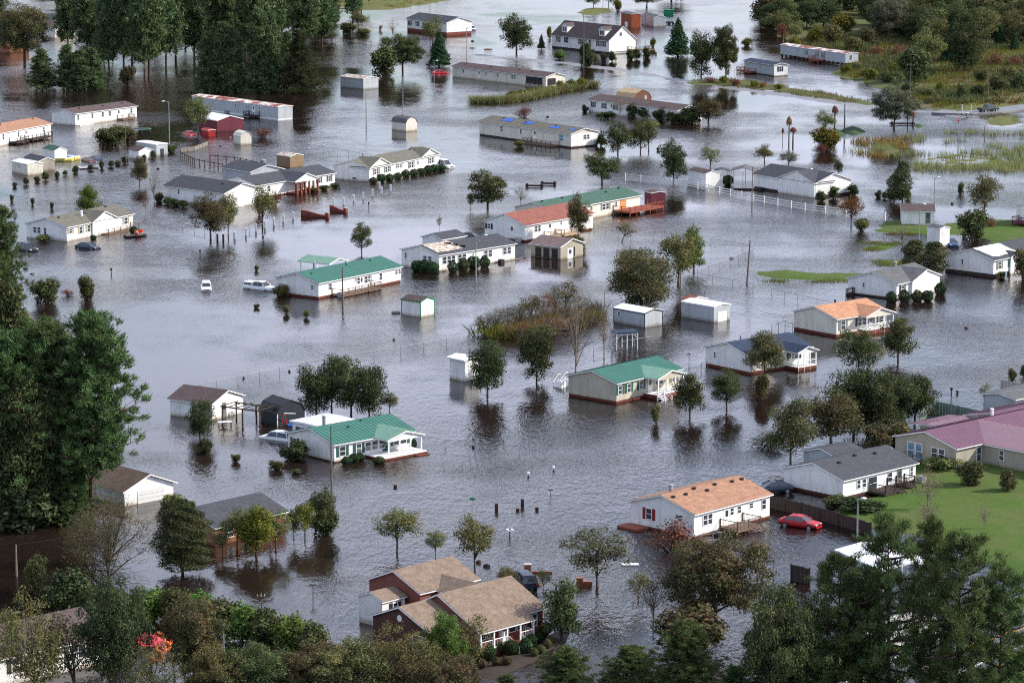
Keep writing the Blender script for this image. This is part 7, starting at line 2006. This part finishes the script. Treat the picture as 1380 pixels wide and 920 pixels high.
for i, (x, y, r_) in enumerate([(212,912,.5),(217,906,.45),(224,905,.4),(227,900,.38),(215,900,.42)]):
    b = MB()
    for k in range(10):
        a = 2*math.pi*k/10; a2 = 2*math.pi*(k+1)/10
        b.tube((math.cos(a)*r_, math.sin(a)*r_, .0), (math.cos(a2)*r_, math.sin(a2)*r_, .0), r_*.45, n=8)
    q = simple('life_ring', 'orange ring float, %s in the pile beside the red canopy tent' % ['lowest', 'second lowest', 'right middle', 'topmost right', 'top left'][i], 'float', x, y, b, ORANGEP, 'orange ring floats piled by the canopy'); q.location.z = 2.0 + .25*i; q.rotation_euler = (1.0, .3*i, 0)
simple('float_rack', 'dark timber rack carrying the orange ring floats', 'rack', 219,906, MB().box(-1.2,1.2,-.8,.8,1.55,1.68).box(-1.15,-1.05,-.7,.7,-.6,1.548).box(1.05,1.15,-.7,.7,-.6,1.548), DARKWOOD)
# all-terrain vehicles and bins near the sheds
def atv(px, py, label, m, rz=0):
    o = thing('quad_bike', label, 'quad bike', G(px, py), rz)
    loft('body', [(-.9,[(.3,.5),(.35,.8)]),(-.3,[(.3,.5),(.3,.9)]),(.3,[(.25,.5),(.25,.95)]),(.9,[(.3,.5),(.4,.75)])], m, o)
    for x in (-.7,.7):
        for sy in (-1,1): MB().tube((x,sy*.35,.3),(x,sy*.6,.3),.3,n=10).build('wheel', TYRE, o)
    MB().tube((.35,-.35,1.15),(.35,.35,1.15),.03,n=5).build('handlebar', BLACK, o)
atv(899,33, 'black quad bike, left one by the white two-part shed', BLACK, .4); atv(904,33, 'black quad bike, right one by the white two-part shed', BLACK, .1); atv(889,272, 'dark quad bike beside the reddish wooden deck', BLACK)
simple('green_bin', 'green rubbish container at the top by the quad bikes', 'container', 901,20, MB().box(-1.6,1.6,-.8,.8,-.5,1.6).box(-1.7,1.7,-.9,.9,1.603,1.75), GREENP)
b = thing('carport', 'dark-roofed carport on thin posts at the white rail fence', 'carport', G(985,252), -.18)
for x in (0, 2.4, 4.8):
    for y in (0, 5): MB().box(x-.05, x+.05, y-.05, y+.05, -.9, 3.2).build('post', LAMPMETAL, b)
MB().prism([(-.2,3.2),(2.4,3.9),(5.0,3.2),(5.0,3.28),(2.4,3.98),(-.2,3.28)], -.3, 5.3, axis='y').build('roof', R_GREY, b)
b = thing('carport', 'low dark carport roof between the white shed and the bigger carport', 'carport', G(962,248), -.18)
for x in (0, 2.8):
    for y in (0, 3): MB().box(x-.05, x+.05, y-.05, y+.05, -.9, 2.6).build('post', LAMPMETAL, b)
MB().prism([(-.2,2.603),(1.4,3.0),(3.0,2.603),(3.0,2.68),(1.4,3.08),(-.2,2.68)], -.2, 3.2, axis='y').build('roof', R_CHAR, b)
simple('floating_dock', 'floating dark timber section under the carport', 'debris', 1010,256, MB().box(-3.2,2.4,-.4,.4,-.1,.3), DARKWOOD, rz=-.15)
T('clipped', 981,249, 14,12, 'round dark shrub under the carport')
for i, (x, y, L, r_) in enumerate([(720,252,3.6,-.1),(739,249,3.2,-.25),(1216,168,6,-.08)]):
    o = thing('timber_barrier', 'dark floating timber barrier, %s' % ['left one above the green shingle roof', 'right one above the green shingle roof', 'by the palms at the flooded road'][i], 'debris', G(x, y), r_)
    MB().box(-L/2, L/2, -.15, .15, .1, .45).build('beam', DARKWOOD, o)
    for sx in (-1, 1): MB().box(sx*L*.4-.2, sx*L*.4+.2, -.25, .25, -.4, .7).build('block', DARKWOOD, o)
# floating debris
rg = random.Random(21)
for i, (x, y, w, l) in enumerate([(645,758,.7,'black floating tyre near the pale tree'),(656,763,.9,'brown log end floating near the pale tree'),(723,427,1.6,'dark driftwood left of the green-trimmed shed'),(208,168,.5,'scrap floating below the white house by the pines'),(390,501,.4,'small dark thing on the long wire fence'),(328,510,.4,'dark lump at the left end of the long wire fence'),(270,522,.7,'dark bucket by the left end of the long wire fence'),(531,458,.4,'dark scrap on the silt bar'),(1283,275,.7,'pair of dark lumps in water right of the lamp pole'),(637,56,1.2,'brown box floating by the brick-based house'),(637,65,2.2,'floating planks below the brick-based house'),(657,67,2.8,'long plank raft right of the brick-based house'),(738,158,.8,'dark bird-like scrap left of the ranch house'),(638,603,.4,'dark speck right of the wire fence'),(986,348,.8,'tan ball of debris in the wire pen'),(1303,442,.8,'pair of reddish stakes in water at right'),(213,228,.8,'grey scrap beside the small bushes'),(265,188,1.4,'driftwood under the olive tree'),(310,186,.7,'dark scrap near the metal barn'),(297,197,.7,'green scrap near the cream barn shed'),(238,284,.8,'dark lump by the garage hedge'),(1270,310,.7,'dark pot on the grass by the outbuilding'),(533,422,1.5,'drifting branch left of the green-trimmed shed'),(724,788,.9,'brown stone behind the brick house trees')]):
    b = MB(); n = 9; ring = [(math.cos(2*math.pi*k/n)*w/2*rg.uniform(.7,1.2), math.sin(2*math.pi*k/n)*w/3.2*rg.uniform(.7,1.2)) for k in range(n)]
    b.add([(a, c, -.15) for a, c in ring] + [(a*.85, c*.85, .16+.1*rg.random()) for a, c in ring] + [(0, 0, .34)], [(k, (k+1) % n, n+(k+1) % n, n+k) for k in range(n)] + [(n+k, n+(k+1) % n, 2*n) for k in range(n)])
    simple('floating_debris', l, 'debris', x, y, b, [DARKWOOD, BLACK, GREYWOOD, WOOD][i % 4])
simple('white_raft', 'white board floating right of the large silvery tree', 'debris', 849,761, MB().box(-.9,.9,-.35,.4,-.05,.12), TRIM)
o = thing('brick_entry_post', 'brick post with a long arm-shaped brick wall by the car behind the brick house', 'wall', G(711,773)); MB().box(-.35,.35,-.35,.35,-.6,1.0).build('pillar', OBRICK, o); MB().box(.353,2.6,.2,.4,-.5,.2).build('wall', OBRICK, o); MB().box(-.4,.4,-.4,.4,1.003,1.1).build('cap', CONC, o)
o = thing('brick_entry_post', 'low orange brick pillar under the large silvery tree', 'wall', G(781,789)); MB().box(-.35,.35,-.3,.3,-.6,.9).build('pillar', OBRICK, o); MB().box(.353,1.3,-.2,.2,-.5,.5).build('wall', OBRICK, o)
simple('water_tank', 'grey metal tank in the water beside the collapsed plywood shed', 'tank', 355,222, MB().tube((0,0,-.5),(0,0,1.0),.6,n=12).tube((0,0,1.0),(0,0,1.15),.6,.3,n=12), LAMPMETAL)
simple('concrete_pipe', 'white pipe stub at the corner of the white-tarped house', 'pipe', 1355,377, MB().tube((0,0,-.5),(.1,0,1.4),.14,n=8), TRIM)
ribbon('driveway', [(1175,868),(1215,852),(1262,838)], 7.0, .46, CONC)
simple('pink_tarpaulin', 'strip of pink sheeting floating behind the charcoal roofs', 'debris', 352,232, MB().box(-3,3,-.5,.5,-.05,.2), mat('pink_sheet', (.65,.12,.2), .6, .1), rz=-.15)
